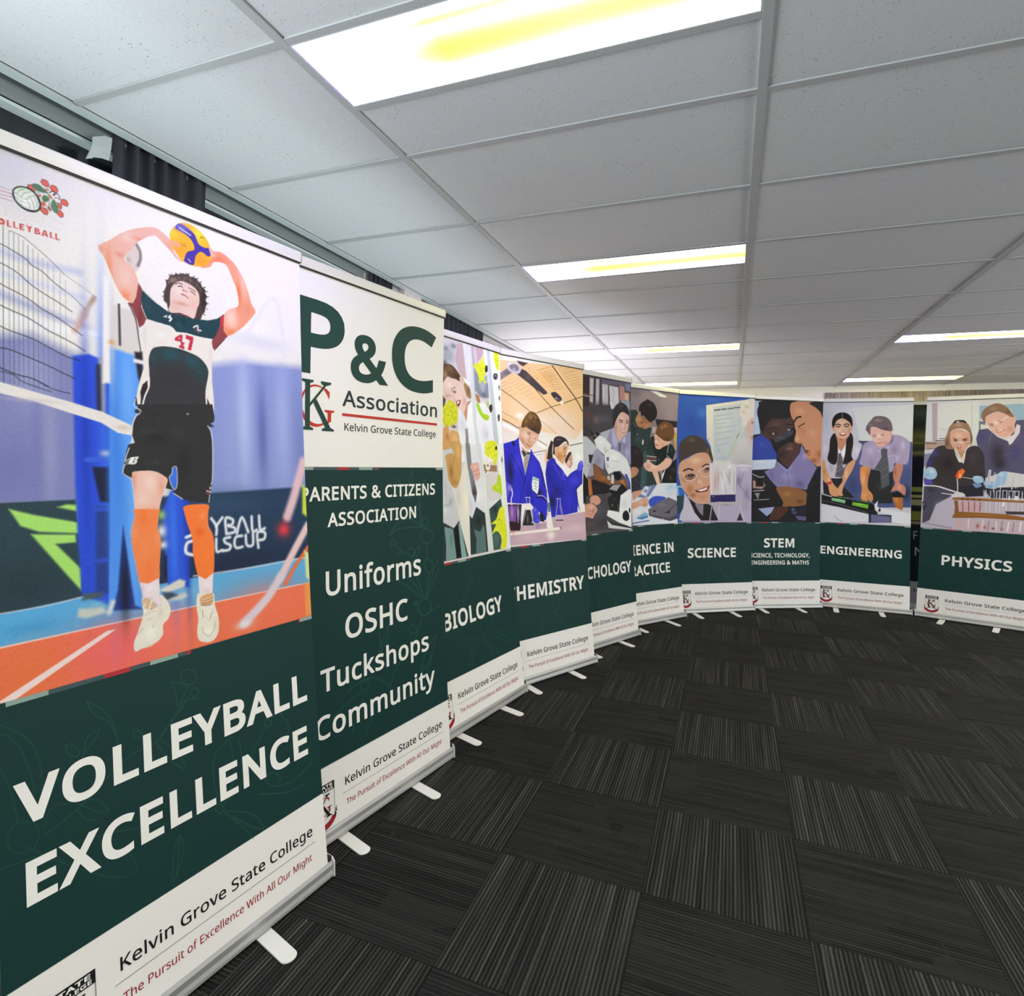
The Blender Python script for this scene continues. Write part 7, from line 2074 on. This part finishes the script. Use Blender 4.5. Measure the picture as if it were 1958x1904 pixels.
L d8b8b2 1.16/1.16 264,3940 204,3938 200,3922 204,3894 213,3887 265,3886 264,3900 222,3899 215,3914 218,3922 262,3924 264,3940
L d8b8b2 1.06/1.06 37,3929 48,3936 56,3927 56,3882 39,3885
P cc4b4a 1.27 37,3865 49,3866 56,3856 54,3839 43,3837 37,3839 37,3847 46,3846 48,3853 37,3855
P cc4b4a 1.29 62,3866 68,3867 71,3841 79,3842 78,3836 63,3837
P cc4b4a 1.31 85,3869 91,3869 93,3844 103,3843 102,3839 87,3839
P cc4b4a 1.32 108,3868 126,3870 126,3863 116,3862 116,3857 124,3858 124,3852 116,3851 117,3846 126,3846 126,3840 109,3840
P cc4b4a 1.34 132,3871 140,3870 145,3864 150,3870 157,3871 150,3857 150,3841 142,3841 142,3855
P cc4b4a 1.36 166,3870 180,3871 186,3866 183,3859 188,3852 187,3843 166,3841
P eae6e2 1.13 172,3865 179,3866 178,3861 173,3860
P eae6e2 1.13 173,3854 181,3855 180,3849 173,3849
P cc4b4a 1.38 192,3841 202,3871 210,3872 220,3843 212,3842 210,3848 201,3846 199,3841
P eae6e2 1.15 202,3853 205,3863 208,3853
P cc4b4a 1.4 225,3871 232,3872 233,3847 242,3848 242,3843 226,3843
P cc4b4a 1.41 247,3872 254,3872 255,3848 266,3849 265,3843 248,3842
''',
}

# ------------------------------------------------------------------ roll-up banners
BW, ZL, ZT = 0.85, 0.05, 2.105           # sheet width, where it leaves the cassette, where it meets the rail
Z_PH, Z_WH = 0.866, 0.279                # photo / green edge, green / white edge
GREEN, PAPER = '183937', 'eceae7'
PRINT = 0.95

class Banner:
    def __init__(self, cx, cy, yaw, a, b, lat=0.0):
        self.c, self.yaw, self.a, self.b, self.lat = (cx, cy), math.radians(yaw), a, b, lat
    def P(self, u, z, off=0.0):
        """sheet point in the banner's own space: x along the sheet, -y towards the room"""
        t = z - ZL
        return (u - BW / 2 + self.lat * t, self.a * t - self.b * t * t - off, z)

# ---- lettering: outlines of a humanist sans, thickened
def loop_area(L):
    return 0.5 * sum(L[i][0] * L[(i + 1) % len(L)][1] - L[(i + 1) % len(L)][0] * L[i][1] for i in range(len(L)))

BOLD_M = [(52, 0), (52, 573), (226, 573), (364, 196), (502, 573), (676, 573), (676, 0), (552, 0), (552, 412), (418, 44), (310, 44), (176, 412), (176, 0)]
def glyph_mesh(ch, w):
    adv, loops = GLYPHS[ch]
    if ch == 'M' and w > 12:      # the heavy M is drawn as it stands
        k = 573 + 2 * w
        vs = [(x, y * k / 573 - w) for x, y in BOLD_M]
        return adv, vs, [tuple(t) for t in tessellate_polygon([[Vector((x, y, 0)) for x, y in vs]])]
    big = max((loop_area(L) for L in loops), key=abs)
    sg = 1.0 if big > 0 else -1.0
    pl = []
    for L in loops:
        n = len(L)
        out = []
        for i in range(n):
            p0, p1, p2 = (Vector(L[(i + k) % n]) for k in (-1, 0, 1))
            a, b = (p1 - p0).normalized(), (p2 - p1).normalized()
            na, nb = Vector((a.y, -a.x)) * sg, Vector((b.y, -b.x)) * sg
            m = (na + nb) / max(1.0 + na.dot(nb), 0.45)
            q = p1 + m * w
            out.append(Vector((q.x, q.y, 0)))
        pl.append(out)
    # fill by winding number, so thickened corners that run into each other still close up
    pts, eds = [], []
    for L in pl:
        k, n = len(pts), len(L)
        pts += [Vector((p.x, p.y)) for p in L]
        eds += [(k + i, k + (i + 1) % n) for i in range(n)]
    ov, _, of = delaunay_2d_cdt(pts, eds, [], 0, 0.01)[:3]
    vs = [(p[0], p[1]) for p in ov]
    fs = []
    for f in of:
        x = sum(vs[i][0] for i in f) / len(f)
        y = sum(vs[i][1] for i in f) / len(f)
        wn = 0
        for L in pl:
            for i in range(len(L)):
                a, b = L[i], L[(i + 1) % len(L)]
                side = (b.x - a.x) * (y - a.y) - (x - a.x) * (b.y - a.y)
                if a.y <= y < b.y and side > 0: wn += 1
                elif b.y <= y < a.y and side < 0: wn -= 1
        if wn * sg > 0:
            fs.append(tuple(f))
    return adv, vs, fs

_GM = {}
def glyph_cached(ch, w):
    k = (ch, round(w, 2))
    if k not in _GM: _GM[k] = glyph_mesh(ch, w)
    return _GM[k]

def text_mesh(body, u0, u1, zb, cap, w):
    """flat lettering fitted between u0 and u1 on baseline zb, capitals cap high"""
    w *= 1000.0
    x, vs, fs = 0.0, [], []
    for ch in body:
        if ch == ' ':
            x += 215 + w
            continue
        adv, gv, gf = glyph_cached(ch, w)
        k = len(vs)
        vs += [(px + x + w, py + w) for px, py in gv]
        fs += [tuple(i + k for i in f) for f in gf]
        x += adv + 1.6 * w
    a = np.array(vs)
    x0, x1 = a[:, 0].min(), a[:, 0].max()
    s = cap / (573.0 + 2 * w)
    sx = (u1 - u0) / (x1 - x0)
    return [(u0 + (p[0] - x0) * sx, zb + p[1] * s) for p in vs], fs

def flat_ob(name, bn, vs2, fs, m, parent, off=0.0008):
    if fs and isinstance(fs, float):          # a list of overlapping pieces, each laid a hair above the last
        V, Fc, O = [], [], []
        for i, (v, f) in enumerate(vs2):
            k = len(V)
            V += v
            Fc += [tuple(q + k for q in t) for t in f]
            O += [off + i * fs] * len(v)
        vs2, fs = V, Fc
        vs = [bn.P(u, z, o) for (u, z), o in zip(vs2, O)]
    else:
        vs = [bn.P(u, z, off) for u, z in vs2]
    out = []
    for f in fs:      # face the room (-y)
        a = 0.0
        for i in range(len(f)):
            p, q = vs2[f[i]], vs2[f[(i + 1) % len(f)]]
            a += p[0] * q[1] - q[0] * p[1]
        out.append(tuple(f) if a > 0 else tuple(reversed(f)))
    return mesh_ob(name, vs, out, m, parent)

def merge2(parts):
    V, Fc = [], []
    for vs, fs in parts:
        k = len(V)
        V += vs
        Fc += [tuple(i + k for i in f) for f in fs]
    return V, Fc

def rect2(u0, u1, z0, z1):
    return [(u0, z0), (u1, z0), (u1, z1), (u0, z1)], [(0, 1, 2, 3)]

def poly2(pts):
    """fan-safe filled outline"""
    return list(pts), [tuple(t) for t in tessellate_polygon([[Vector((x, y, 0)) for x, y in pts]])]

def spline(pts, closed=True, k=6):
    pts = [np.array(p, float) for p in pts]
    n = len(pts)
    out = []
    rng = range(n) if closed else range(n - 1)
    for i in rng:
        p1, p2 = pts[i], pts[(i + 1) % n]
        p0 = pts[(i - 1) % n] if closed or i > 0 else p1
        p3 = pts[(i + 2) % n] if closed or i + 2 < n else p2
        for j in range(k):
            t = j / k
            out.append(0.5 * (2 * p1 + (p2 - p0) * t + (2 * p0 - 5 * p1 + 4 * p2 - p3) * t * t + (3 * p1 - p0 - 3 * p2 + p3) * t ** 3))
    if not closed:
        out.append(pts[-1])
    return np.array(out)

# ---- printing: colour laid down shape by shape on the sheet's own grid of vertices
class Print:
    def __init__(self, z0, z1, du, dz):
        self.nu, self.nz = int(round(BW / du)) + 1, int(round((z1 - z0) / dz)) + 1
        self.u = np.linspace(0, BW, self.nu) * 2000.0
        self.z = np.linspace(z0, z1, self.nz) * 2000.0
        self.px = 0.5 * (self.u[1] - self.u[0] + self.z[1] - self.z[0])
        self.img = np.zeros((self.nz, self.nu, 3))
        self.mask = None
        self.rs = np.random.RandomState(5)
    def window(self, a, pad):
        i0, i1 = np.searchsorted(self.u, [a[:, 0].min() - pad, a[:, 0].max() + pad])
        j0, j1 = np.searchsorted(self.z, [a[:, 1].min() - pad, a[:, 1].max() + pad])
        return i0, i1, j0, j1
    def put(self, win, alpha, col, clip):
        i0, i1, j0, j1 = win
        if clip and self.mask is not None:
            alpha = alpha * self.mask[j0:j1, i0:i1]
        if not clip:
            self.mask = np.zeros((self.nz, self.nu))
            self.mask[j0:j1, i0:i1] = alpha
        s = self.img[j0:j1, i0:i1]
        s += (col - s) * alpha[..., None]
    def dist(self, a, win, closed):
        i0, i1, j0, j1 = win
        U, Zg = np.meshgrid(self.u[i0:i1], self.z[j0:j1])
        d2 = np.full(U.shape, 1e18)
        ins = np.zeros(U.shape, bool)
        n = len(a)
        for i in range(n if closed else n - 1):
            x1, y1 = a[i]
            x2, y2 = a[(i + 1) % n]
            dx, dy = x2 - x1, y2 - y1
            L = dx * dx + dy * dy + 1e-12
            t = np.clip(((U - x1) * dx + (Zg - y1) * dy) / L, 0, 1)
            d2 = np.minimum(d2, (U - x1 - t * dx) ** 2 + (Zg - y1 - t * dy) ** 2)
            if closed and y1 != y2:
                c = ((y1 > Zg) != (y2 > Zg)) & (U < dx * (Zg - y1) / (dy if dy else 1e-9) + x1)
                ins ^= c
        d = np.sqrt(d2)
        return np.where(ins, -d, d) if closed else d
    def draw(self, kind, col, par, pts):
        clip = kind.islower()
        K = kind.upper()
        c = hexrgb(col)
        a = np.array(pts, float)
        if K in 'PS':
            soft = max(par[0], self.px)
            if K == 'S': a = spline(a, True, 5)
            win = self.window(a, soft)
            if win[1] <= win[0] or win[3] <= win[2]: return
            d = self.dist(a, win, True)
            self.put(win, np.clip(0.5 - d / soft, 0, 1), c, clip)
        elif K == 'L':
            w, soft = par[0], max(par[1], self.px)
            if len(a) > 2: a = spline(a, False, 5)
            win = self.window(a, w + soft)
            if win[1] <= win[0] or win[3] <= win[2]: return
            d = self.dist(a, win, False)
            al = np.clip(0.5 - (d - w / 2) / soft, 0, 1) * min(1.0, (w + .3 * soft) / soft)
            m0 = self.mask
            self.put(win, al, c, clip)
            if not clip: self.mask = m0
        elif K == 'B':
            al0, rx, rz = par
            ctr = a[0]
            win = self.window(np.array([ctr - (rx * 2.2, rz * 2.2), ctr + (rx * 2.2, rz * 2.2)]), 0)
            if win[1] <= win[0] or win[3] <= win[2]: return
            U, Zg = np.meshgrid(self.u[win[0]:win[1]], self.z[win[2]:win[3]])
            al = al0 * np.exp(-((U - ctr[0]) / rx) ** 2 - ((Zg - ctr[1]) / rz) ** 2)
            m0 = self.mask
            self.put(win, al, c, clip)
            if not clip: self.mask = m0
        elif K == 'D':        # scatter of dabs inside an outline
            n, r, seed = par
            rs = np.random.RandomState(int(seed))
            lo, hi = a.min(0), a.max(0)
            m0 = self.mask
            for _ in range(int(n)):
                for _try in range(30):
                    p = lo + (hi - lo) * rs.rand(2)
                    k = False
                    for i in range(len(a)):
                        (x1, y1), (x2, y2) = a[i], a[(i + 1) % len(a)]
                        if (y1 > p[1]) != (y2 > p[1]) and p[0] < (x2 - x1) * (p[1] - y1) / (y2 - y1) + x1: k = not k
                    if k: break
                q = p + (rs.rand(6, 2) - .5) * 2 * r * np.array([[1, 1]])
                ang = np.arctan2(q[:, 1] - p[1], q[:, 0] - p[0])
                q = q[np.argsort(ang)]
                win = self.window(q, self.px)
                if win[1] <= win[0] or win[3] <= win[2]: continue
                self.put(win, np.clip(0.5 - self.dist(q, win, True) / self.px, 0, 1), c, True if clip else None)
            self.mask = m0
        elif K == 'V':        # vertical blend: colours listed bottom to top
            pass
    def fill(self, z0, z1, c0, c1=None):
        j0, j1 = np.searchsorted(self.z, [z0 * 2000 - 1e-6, z1 * 2000 + 1e-6])
        t = np.linspace(0, 1, max(j1 - j0, 1))[:, None, None]
        a, b = hexrgb(c0), hexrgb(c1 or c0)
        self.img[j0:j1] = a + (b - a) * t
    def run(self, text):
        for ln in text.strip().split('\n'):
            f = ln.split()
            if not f: continue
            kind, col = f[0], f[1]
            par = [float(x) for x in f[2].split('/')]
            pts = [tuple(float(v) for v in p.split(',')) for p in f[3:]]
            self.draw(kind, col, par, pts)

def sheet_mat():
    m = mat('banner_print', rough=0.5, spec=0.12)
    at = node(m, 'ShaderNodeVertexColor', layer_name='print')
    link(m, at.outputs['Color'], bsdf(m).inputs['Base Color'])
    return m
M_SHEET = sheet_mat()
M_BACK = mat('banner_back', 'b9bcbd', rough=0.5)

def sheet_ob(bn, pr, parent):
    nu, nz = pr.nu, pr.nz
    U, Zg = np.meshgrid(pr.u / 2000.0, pr.z / 2000.0)
    t = Zg - ZL
    X = U - BW / 2 + bn.lat * t
    Y = bn.a * t - bn.b * t * t
    co = np.stack([X, Y, Zg], -1).reshape(-1, 3).astype(np.float32)
    idx = np.arange(nu * nz).reshape(nz, nu)
    q = np.stack([idx[:-1, :-1], idx[:-1, 1:], idx[1:, 1:], idx[1:, :-1]], -1).reshape(-1, 4)
    # coarse back face
    zb = np.linspace(pr.z[0], pr.z[-1], 24) / 2000.0
    k = len(co)
    back, bq = [], []
    for i, z in enumerate(zb):
        for u in (0.0, BW):
            x, y, zz = bn.P(u, z)
            back.append((x, y + 0.0012, zz))
        if i:
            j = k + 2 * i
            bq.append((j - 1, j - 2, j, j + 1))
    co = np.concatenate([co, np.array(back, np.float32)])
    q = np.concatenate([q, np.array(bq)])
    me = bpy.data.meshes.new('graphic_panel')
    me.vertices.add(len(co))
    me.vertices.foreach_set('co', co.ravel())
    me.loops.add(q.size)
    me.loops.foreach_set('vertex_index', q.ravel().astype(np.int32))
    me.polygons.add(len(q))
    me.polygons.foreach_set('loop_start', np.arange(0, q.size, 4, dtype=np.int32))
    mi = np.zeros(len(q), np.int32)
    mi[-len(bq):] = 1
    me.materials.append(M_SHEET)
    me.materials.append(M_BACK)
    me.polygons.foreach_set('material_index', mi)
    me.polygons.foreach_set('use_smooth', np.ones(len(q), bool))
    ca = me.color_attributes.new('print', 'FLOAT_COLOR', 'POINT')
    col = np.ones((len(co), 4), np.float32)
    col[:nu * nz, :3] = np.clip(lin(np.clip(pr.img, 0, 1).reshape(-1, 3)) * PRINT, 0, 0.96)
    ca.data.foreach_set('color', col.ravel())
    me.update()
    me.validate()
    o = bpy.data.objects.new('graphic_panel', me)
    COL.objects.link(o)
    o.parent = parent
    return o

def ink(h):
    m = mat('ink_' + h, rough=0.5, spec=0.12)
    bsdf(m).inputs['Base Color'].default_value = (*np.minimum(lin(hexrgb(h)) * PRINT, .96), 1)
    return m
INK = {h: ink(h) for h in ('f0efec', '1c1d20', '9a2533', '24453f', '2c3a3e', 'c0392f', '9c9a96', '4d4f50', '6e7476', '8d8f93')}
M_ALU = mat('brushed_aluminium', (0.42, 0.42, 0.41), rough=0.5, metal=0.6)
M_RAIL = mat('satin_rail', 'd9d7d0', rough=0.5, metal=0.2)
M_CAP = mat('grey_end_cap', '8f9290', rough=0.5)
M_CAPD = mat('slot_and_shadow_black', '101112', rough=0.6)
M_FOOT = mat('white_foot', 'dfdfdb', rough=0.4)

# ---- monogram, in a unit box (x right, y up), and the small crest built from it
def stroke(pts, w0, w1=None):
    w1 = w0 if w1 is None else w1
    p = np.array(pts, float)
    d = np.gradient(p, axis=0)
    d /= np.linalg.norm(d, axis=1)[:, None] + 1e-9
    nrm = np.stack([-d[:, 1], d[:, 0]], 1)
    w = np.linspace(w0, w1, len(p))[:, None] / 2
    return poly2([tuple(x) for x in np.concatenate([p + nrm * w, (p - nrm * w)[::-1]])])

def monogram():
    K, G = [], []
    K.append(poly2([(.16, .02), (.16, .98), (.30, .98), (.30, .02)]))
    K.append(poly2([(.06, 1), (.06, .96), (.16, .93), (.30, .93), (.40, .96), (.40, 1)]))
    K.append(poly2([(.06, 0), (.06, .04), (.16, .07), (.30, .07), (.40, .04), (.40, 0)]))
    K.append(poly2([(.30, .46), (.30, .54), (.73, .93), (.80, .93)]))
    K.append(poly2([(.62, 1), (.62, .96), (.70, .92), (.80, .92), (.94, .96), (.94, 1)]))
    K.append(poly2([(.40, .55), (.49, .63), (.93, .07), (.76, .07)]))
    K.append(poly2([(.66, 0), (.66, .035), (.76, .07), (.93, .07), (1.04, .035), (1.04, 0)]))
    arc = [(.50 + .46 * math.cos(t), .50 + .40 * math.sin(t)) for t in np.linspace(math.radians(52), math.radians(308), 26)]
    G.append(stroke(arc[:9], .02, .05))
    G.append(stroke(arc[8:19], .05, .09))
    G.append(stroke(arc[18:], .09, .025))
    G.append(poly2([(.70, .86), (.78, .87), (.90, .80), (.89, .64), (.84, .72)]))
    G.append(poly2([(.84, .40), (.84, .14), (.90, .18), (.95, .20), (.95, .40)]))
    G.append(poly2([(.74, .43), (.74, .40), (.84, .37), (.95, .37), (1.05, .40), (1.05, .43)]))
    return K, G
KMONO, GMONO = monogram()
def scale2(parts, u0, z0, su, sz):
    return [([(u0 + x * su, z0 + y * sz) for x, y in v], f) for v, f in parts]

def crest(bn, parent):
    e = empty('crest', (0, 0, 0)); e.parent = parent
    dark = [rect2(.0685, .1685, .189, .2185), rect2(.0685, .0697, .093, .189), rect2(.1673, .1685, .093, .189)]
    for x in (.0645, .1725):
        s = 1 if x > .1 else -1
        dark.append(poly2([(x, .118), (x + .006 * s, .124), (x + .002 * s, .112), (x + .007 * s, .104), (x - .002 * s, .106)]))
        dark.append(poly2([(x - .004 * s, .106), (x + .002 * s, .100), (x - .002 * s, .086), (x - .008 * s, .093)]))
    dark += scale2(KMONO, .083, .101, .068, .08)
    flat_ob('shield', bn, dark, 0.00004, INK['1c1d20'], e, 0.0016)
    arcs = [(.1185 + .054 * math.sin(t), .118 - .05 * math.cos(t)) for t in np.linspace(-1.05, 1.05, 14)]
    flat_ob('ribbon', bn, [stroke(arcs, .021)] + scale2(GMONO, .083, .101, .068, .08), 0.00004, INK['9a2533'], e, 0.0009)
    flat_ob('crest_lettering', bn, *merge2([text_mesh('STATE', .079, .158, .2045, .0105, .03), text_mesh('COLLEGE', .078, .160, .1925, .009, .03)]), INK['f0efec'], e, 0.0026)

GREEN_BLOCKS = [(.02, .097, '8fa69d'), (.097, .211, '45565c'), (.211, .27, 'b0323a'), (.27, .319, '45565c'), (.319, .391, '93aaa1'),
                (.391, .417, '45565c'), (.417, .427, 'b0323a'), (.794, .80, 'b0323a'), (.80, .85, '93a8a2')]

PROTO = {}
def hardware(bn, root, feet, tip):
    """cassette, rail, pole and feet of one stand"""
    hb = BW / 2
    prof = [(0.004, ZL + .006), (-.004, ZL + .004), (-.007, ZL - .004), (-.0075, .030), (-.011, .018), (-.012, .010), (0.0, .008), (.040, .008), (.046, .02), (.046, .05), (.036, .062), (.02, .060)]
    fresh = 'cassette' not in PROTO
    if fresh:
        b = MB(); b.prism_x(prof, -hb - .004, hb + .016)
        PROTO['cassette'] = b.build('base_cassette', M_ALU, root)
        b = MB(); b.prism_x([(y, z) for y, z in [(-.013, .006), (.047, .006), (.047, .06), (.04, .07), (.0, .066), (-.010, .054)]], 0, .006)
        PROTO['cap'] = b.build('end_cap', mat('cassette_cap', 'c9cac6', rough=0.4), root)
        PROTO['cap'].location.x = hb + .016
        b = MB(); b.box(0, .015, .002, .03, ZL + .004, ZL + .02)
        PROTO['slot'] = b.build('slot_block', M_CAPD, root); PROTO['slot'].location.x = hb + .002
        c = PROTO['cap'].copy(); COL.objects.link(c); c.location.x = -hb - .010
        # foot strip with rounded end, pointing to the room
        n = 10
        out = [(-.024, .05), (.024, .05), (.024, -.135)] + [(.024 * math.cos(t), -.135 - .02 * math.sin(t)) for t in np.linspace(0, PI, n)][1:-1] + [(-.024, -.135)]
        b = MB(); b.prism_z(out, 0.001, 0.006)
        PROTO['foot'] = b.build('foot', M_FOOT, root, bevel=.0015)
    else:
        for k in ('cassette', 'cap', 'slot', 'cap2'):
            o = PROTO['cap' if k == 'cap2' else k].copy(); COL.objects.link(o); o.parent = root
            if k == 'cap2': o.location.x = -hb - .010
    for i, fu in enumerate(feet):
        if i == 0 and fresh:
            o = PROTO['foot']
        else:
            o = PROTO['foot'].copy(); COL.objects.link(o); o.parent = root
        o.location = (fu - hb, -(tip - .155), 0)
        o.rotation_euler.z = -0.13
    x, y, z = bn.P(BW / 2, ZT)
    b = MB(); b.prism_x([(-.007, -.006), (-.008, .002), (-.008, .025), (-.005, .030), (.005, .030), (.008, .025), (.008, .002), (.006, -.006)], -hb, hb)
    rail = b.build('top_rail', M_RAIL, root); rail.location = (x, y, z)
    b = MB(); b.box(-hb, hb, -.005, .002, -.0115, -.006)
    b.build('rail_shadow_strip', M_CAPD, rail)  # dark strip that draws the shadow line between rail and sheet
    for s in (-1, 1):
        b = MB(); b.prism_x([(-.0085, -.008), (-.0085, .028), (-.006, .033), (.006, .033), (.0085, .028), (.0085, -.008)], 0, .004)
        c = b.build('rail_cap', M_CAP, rail); c.location = (hb if s > 0 else -hb - .004, 0, 0)
    b = MB()
    zs = [.058 + (ZT - .05) * i / 12 for i in range(13)]
    pts = [bn.P(BW / 2, max(q, ZL), -.016) for q in zs]
    pts[0] = (pts[0][0], .022, .05)
    for p, q in zip(pts, pts[1:]): b.tube(p, q, .007)
    b.build('support_pole', M_ALU, root, smooth=True)

def banner(key, label, heads, cx, cy, yaw, a, b_, lat=0.0, res=.003, feet=(.2, .6), tip=.155, zph=Z_PH, art='', top='f0eeea', extra=None,
           name_ink='1c1d20', green=GREEN, paper=PAPER):
    bn = Banner(cx, cy, yaw, a, b_, lat)
    root = empty('roll_up_banner', (cx, cy, 0), math.radians(yaw))
    tag(root, label, 'banner', 'roll-up banners standing in an arc')
    pr = Print(ZL + .002, ZT, res, res)
    pr.fill(ZL, Z_WH, paper)
    pr.fill(Z_WH, zph, green)
    pr.fill(zph, ZT, top)
    if art:
        pr.run(ART[art])
        pr.img += pr.rs.normal(0, .011, pr.img.shape[:2])[..., None]
    # print edges stay crisp: strips over and under the photograph
    if zph > 0.5:
        pr.fill(Z_WH, zph, green)
        pr.fill(ZL, Z_WH, paper)
        if key != 'hidden':
            pr.run(ART['sprig_tall' if zph > 1 else 'sprig'])
    panel = sheet_ob(bn, pr, root)
    if key != 'hidden':
        for i, (u0, u1, h) in enumerate(GREEN_BLOCKS):
            m = INK.setdefault(h, ink(h))
        ce = empty('colour_bar', (0, 0, 0)); ce.parent = panel
        for u0, u1, h in GREEN_BLOCKS: flat_ob('colour_block', bn, *rect2(u0, u1, zph - .0105, zph), INK[h], ce, .0006)
        ce2 = flat_ob('college_name', bn, *text_mesh('Kelvin Grove State College', .221, .797, .173, .0305, .010), INK[name_ink], panel)
        flat_ob('rule_line', bn, *rect2(.207, .806, .1485, .1497), INK['4d4f50'], panel)
        flat_ob('motto', bn, *text_mesh('The Pursuit of Excellence With All Our Might', .224, .788, .101, .0205, .004), INK['9a2533'], panel)
        crest(bn, panel)
    if heads:
        for h in heads: flat_ob('heading_line', bn, *text_mesh(*h), INK['f0efec'], panel)
    if extra: extra(bn, panel)
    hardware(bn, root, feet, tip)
    return root

HW = .029
def pc_extra(bn, panel):
    for q in (('P', .012, .239, 1.717, .278, .028), ('&', .272, .480, 1.719, .19, .026), ('C', .5, .793, 1.718, .292, .030)): flat_ob('initial', bn, *text_mesh(*q), INK['24453f'], panel)
    flat_ob('association_line', bn, *text_mesh('Association', .231, .805, 1.6125, .0625, .014), INK['2c3a3e'], panel)
    flat_ob('red_rule', bn, *rect2(.231, .806, 1.5735, 1.5845), INK['c0392f'], panel)
    flat_ob('college_line', bn, *text_mesh('Kelvin Grove State College', .243, .797, 1.517, .030, .008), INK['2c3a3e'], panel)
    flat_ob('monogram_dark', bn, scale2(KMONO, .035, 1.51, .150, .185), 0.00004, INK['24453f'], panel, .0014)
    flat_ob('monogram_red', bn, scale2(GMONO, .035, 1.51, .150, .185), 0.00004, INK['c0392f'], panel, .0009)

def hidden_extra(bn, panel):
    for q in (('F', .57, .605, .71, .085, .004), ('N', .585, .66, .545, .085, .004)): flat_ob('heading_line', bn, *text_mesh(*q), INK['8d8f93'], panel)
    flat_ob('name_line', bn, *text_mesh('te', .575, .635, .172, .036, .012), INK['1c1d20'], panel)

banner('volley', 'tall banner with a volleyball player reaching up for a yellow and blue ball', [('VOLLEYBALL', .029, .812, .596, .091, HW), ('EXCELLENCE', .047, .802, .427, .091, HW)],
       -.1551, -.0219, 82, .152, .0228, res=.0019, art='volley')
banner('pc', 'white-topped banner headed P&C listing uniforms and tuckshops', [('PARENTS & CITIZENS', .040, .790, 1.248, .0525, .022), ('ASSOCIATION', .161, .656, 1.148, .0525, .022),
       ('Uniforms', .151, .684, .890, .093, .017), ('OSHC', .241, .593, .709, .093, .019), ('Tuckshops', .120, .725, .5435, .083, .017), ('Community', .093, .760, .378, .083, .017)],
       -.1546, .8249, 79.2, .095, .022, res=.004, zph=1.374, extra=pc_extra)
banner('biology', 'banner headed BIOLOGY showing a schoolgirl among yellow-green lettuce towers', [('BIOLOGY', .155, .702, .523, .090, HW)], -.1012, 1.6931, 78.5, .173, .0263, art='biology')
banner('chemistry', 'banner headed CHEMISTRY showing students in blue blazers with flasks', [('CHEMISTRY', .077, .801, .526, .090, HW)], .062, 2.4204, 62, .155, .034, art='chemistry')
banner('psych', 'banner with heading ending CHOLOGY, a boy beside a white microscope', [('PSYCHOLOGY', .045, .806, .5285, .090, HW)], .2571, 3.2064, 63.3, .12, .027, art='psych')
banner('practice', 'banner headed science in practice, two boys in dark green shirts', [('SCIENCE IN', .083, .774, .604, .090, HW), ('PRACTICE', .130, .709, .426, .090, HW)], .5063, 4.005, 54, .17, .053, art='practice', tip=.185)
banner('science', 'blue-topped banner headed SCIENCE, smiling student in safety glasses with beaker', [('SCIENCE', .146, .673, .527, .092, HW)], 1.0137, 4.656, 34.6, .095, .038, art='science', tip=.19)
banner('stem', 'banner headed STEM, two students close to a microscope eyepiece', [('STEM', .238, .568, .611, .092, HW), ('SCIENCE, TECHNOLOGY,', .090, .737, .511, .043, .022), ('ENGINEERING & MATHS', .097, .730, .440, .041, .022)],
       1.634, 5.121, 28.5, .05, .0215, art='stem', tip=.17)
banner('engineering', 'banner headed ENGINEERING, girl and boy leaning over green cylinders', [('ENGINEERING', .060, .778, .545, .080, HW)], 2.3775, 5.402, 1.5, .04, .019, art='engineering', tip=.20)
banner('physics', 'banner headed PHYSICS, two students with a flame and test tube rack', [('PHYSICS', .178, .690, .523, .095, HW)], 3.2617, 5.2897, -15.5, 0, 0, .0275, art='physics', tip=.22)
banner('hidden', 'dark banner with a park picture standing in the gap behind the ENGINEERING and PHYSICS banners', None, 2.765, 5.76, -3, .03, .01, art='hidden', extra=hidden_extra, green='11191f', paper='8d8d92', top='2a3020')

# lettering on the oak board behind
bv, bf = text_mesh('Purpose', 0, .42, 0, .105, .02)
flat = [(2.675 + x, Y1 - .0335, 2.222 + z) for x, z in bv]
o = mesh_ob('board_lettering', flat, bf, m_ltr)
o.parent = board
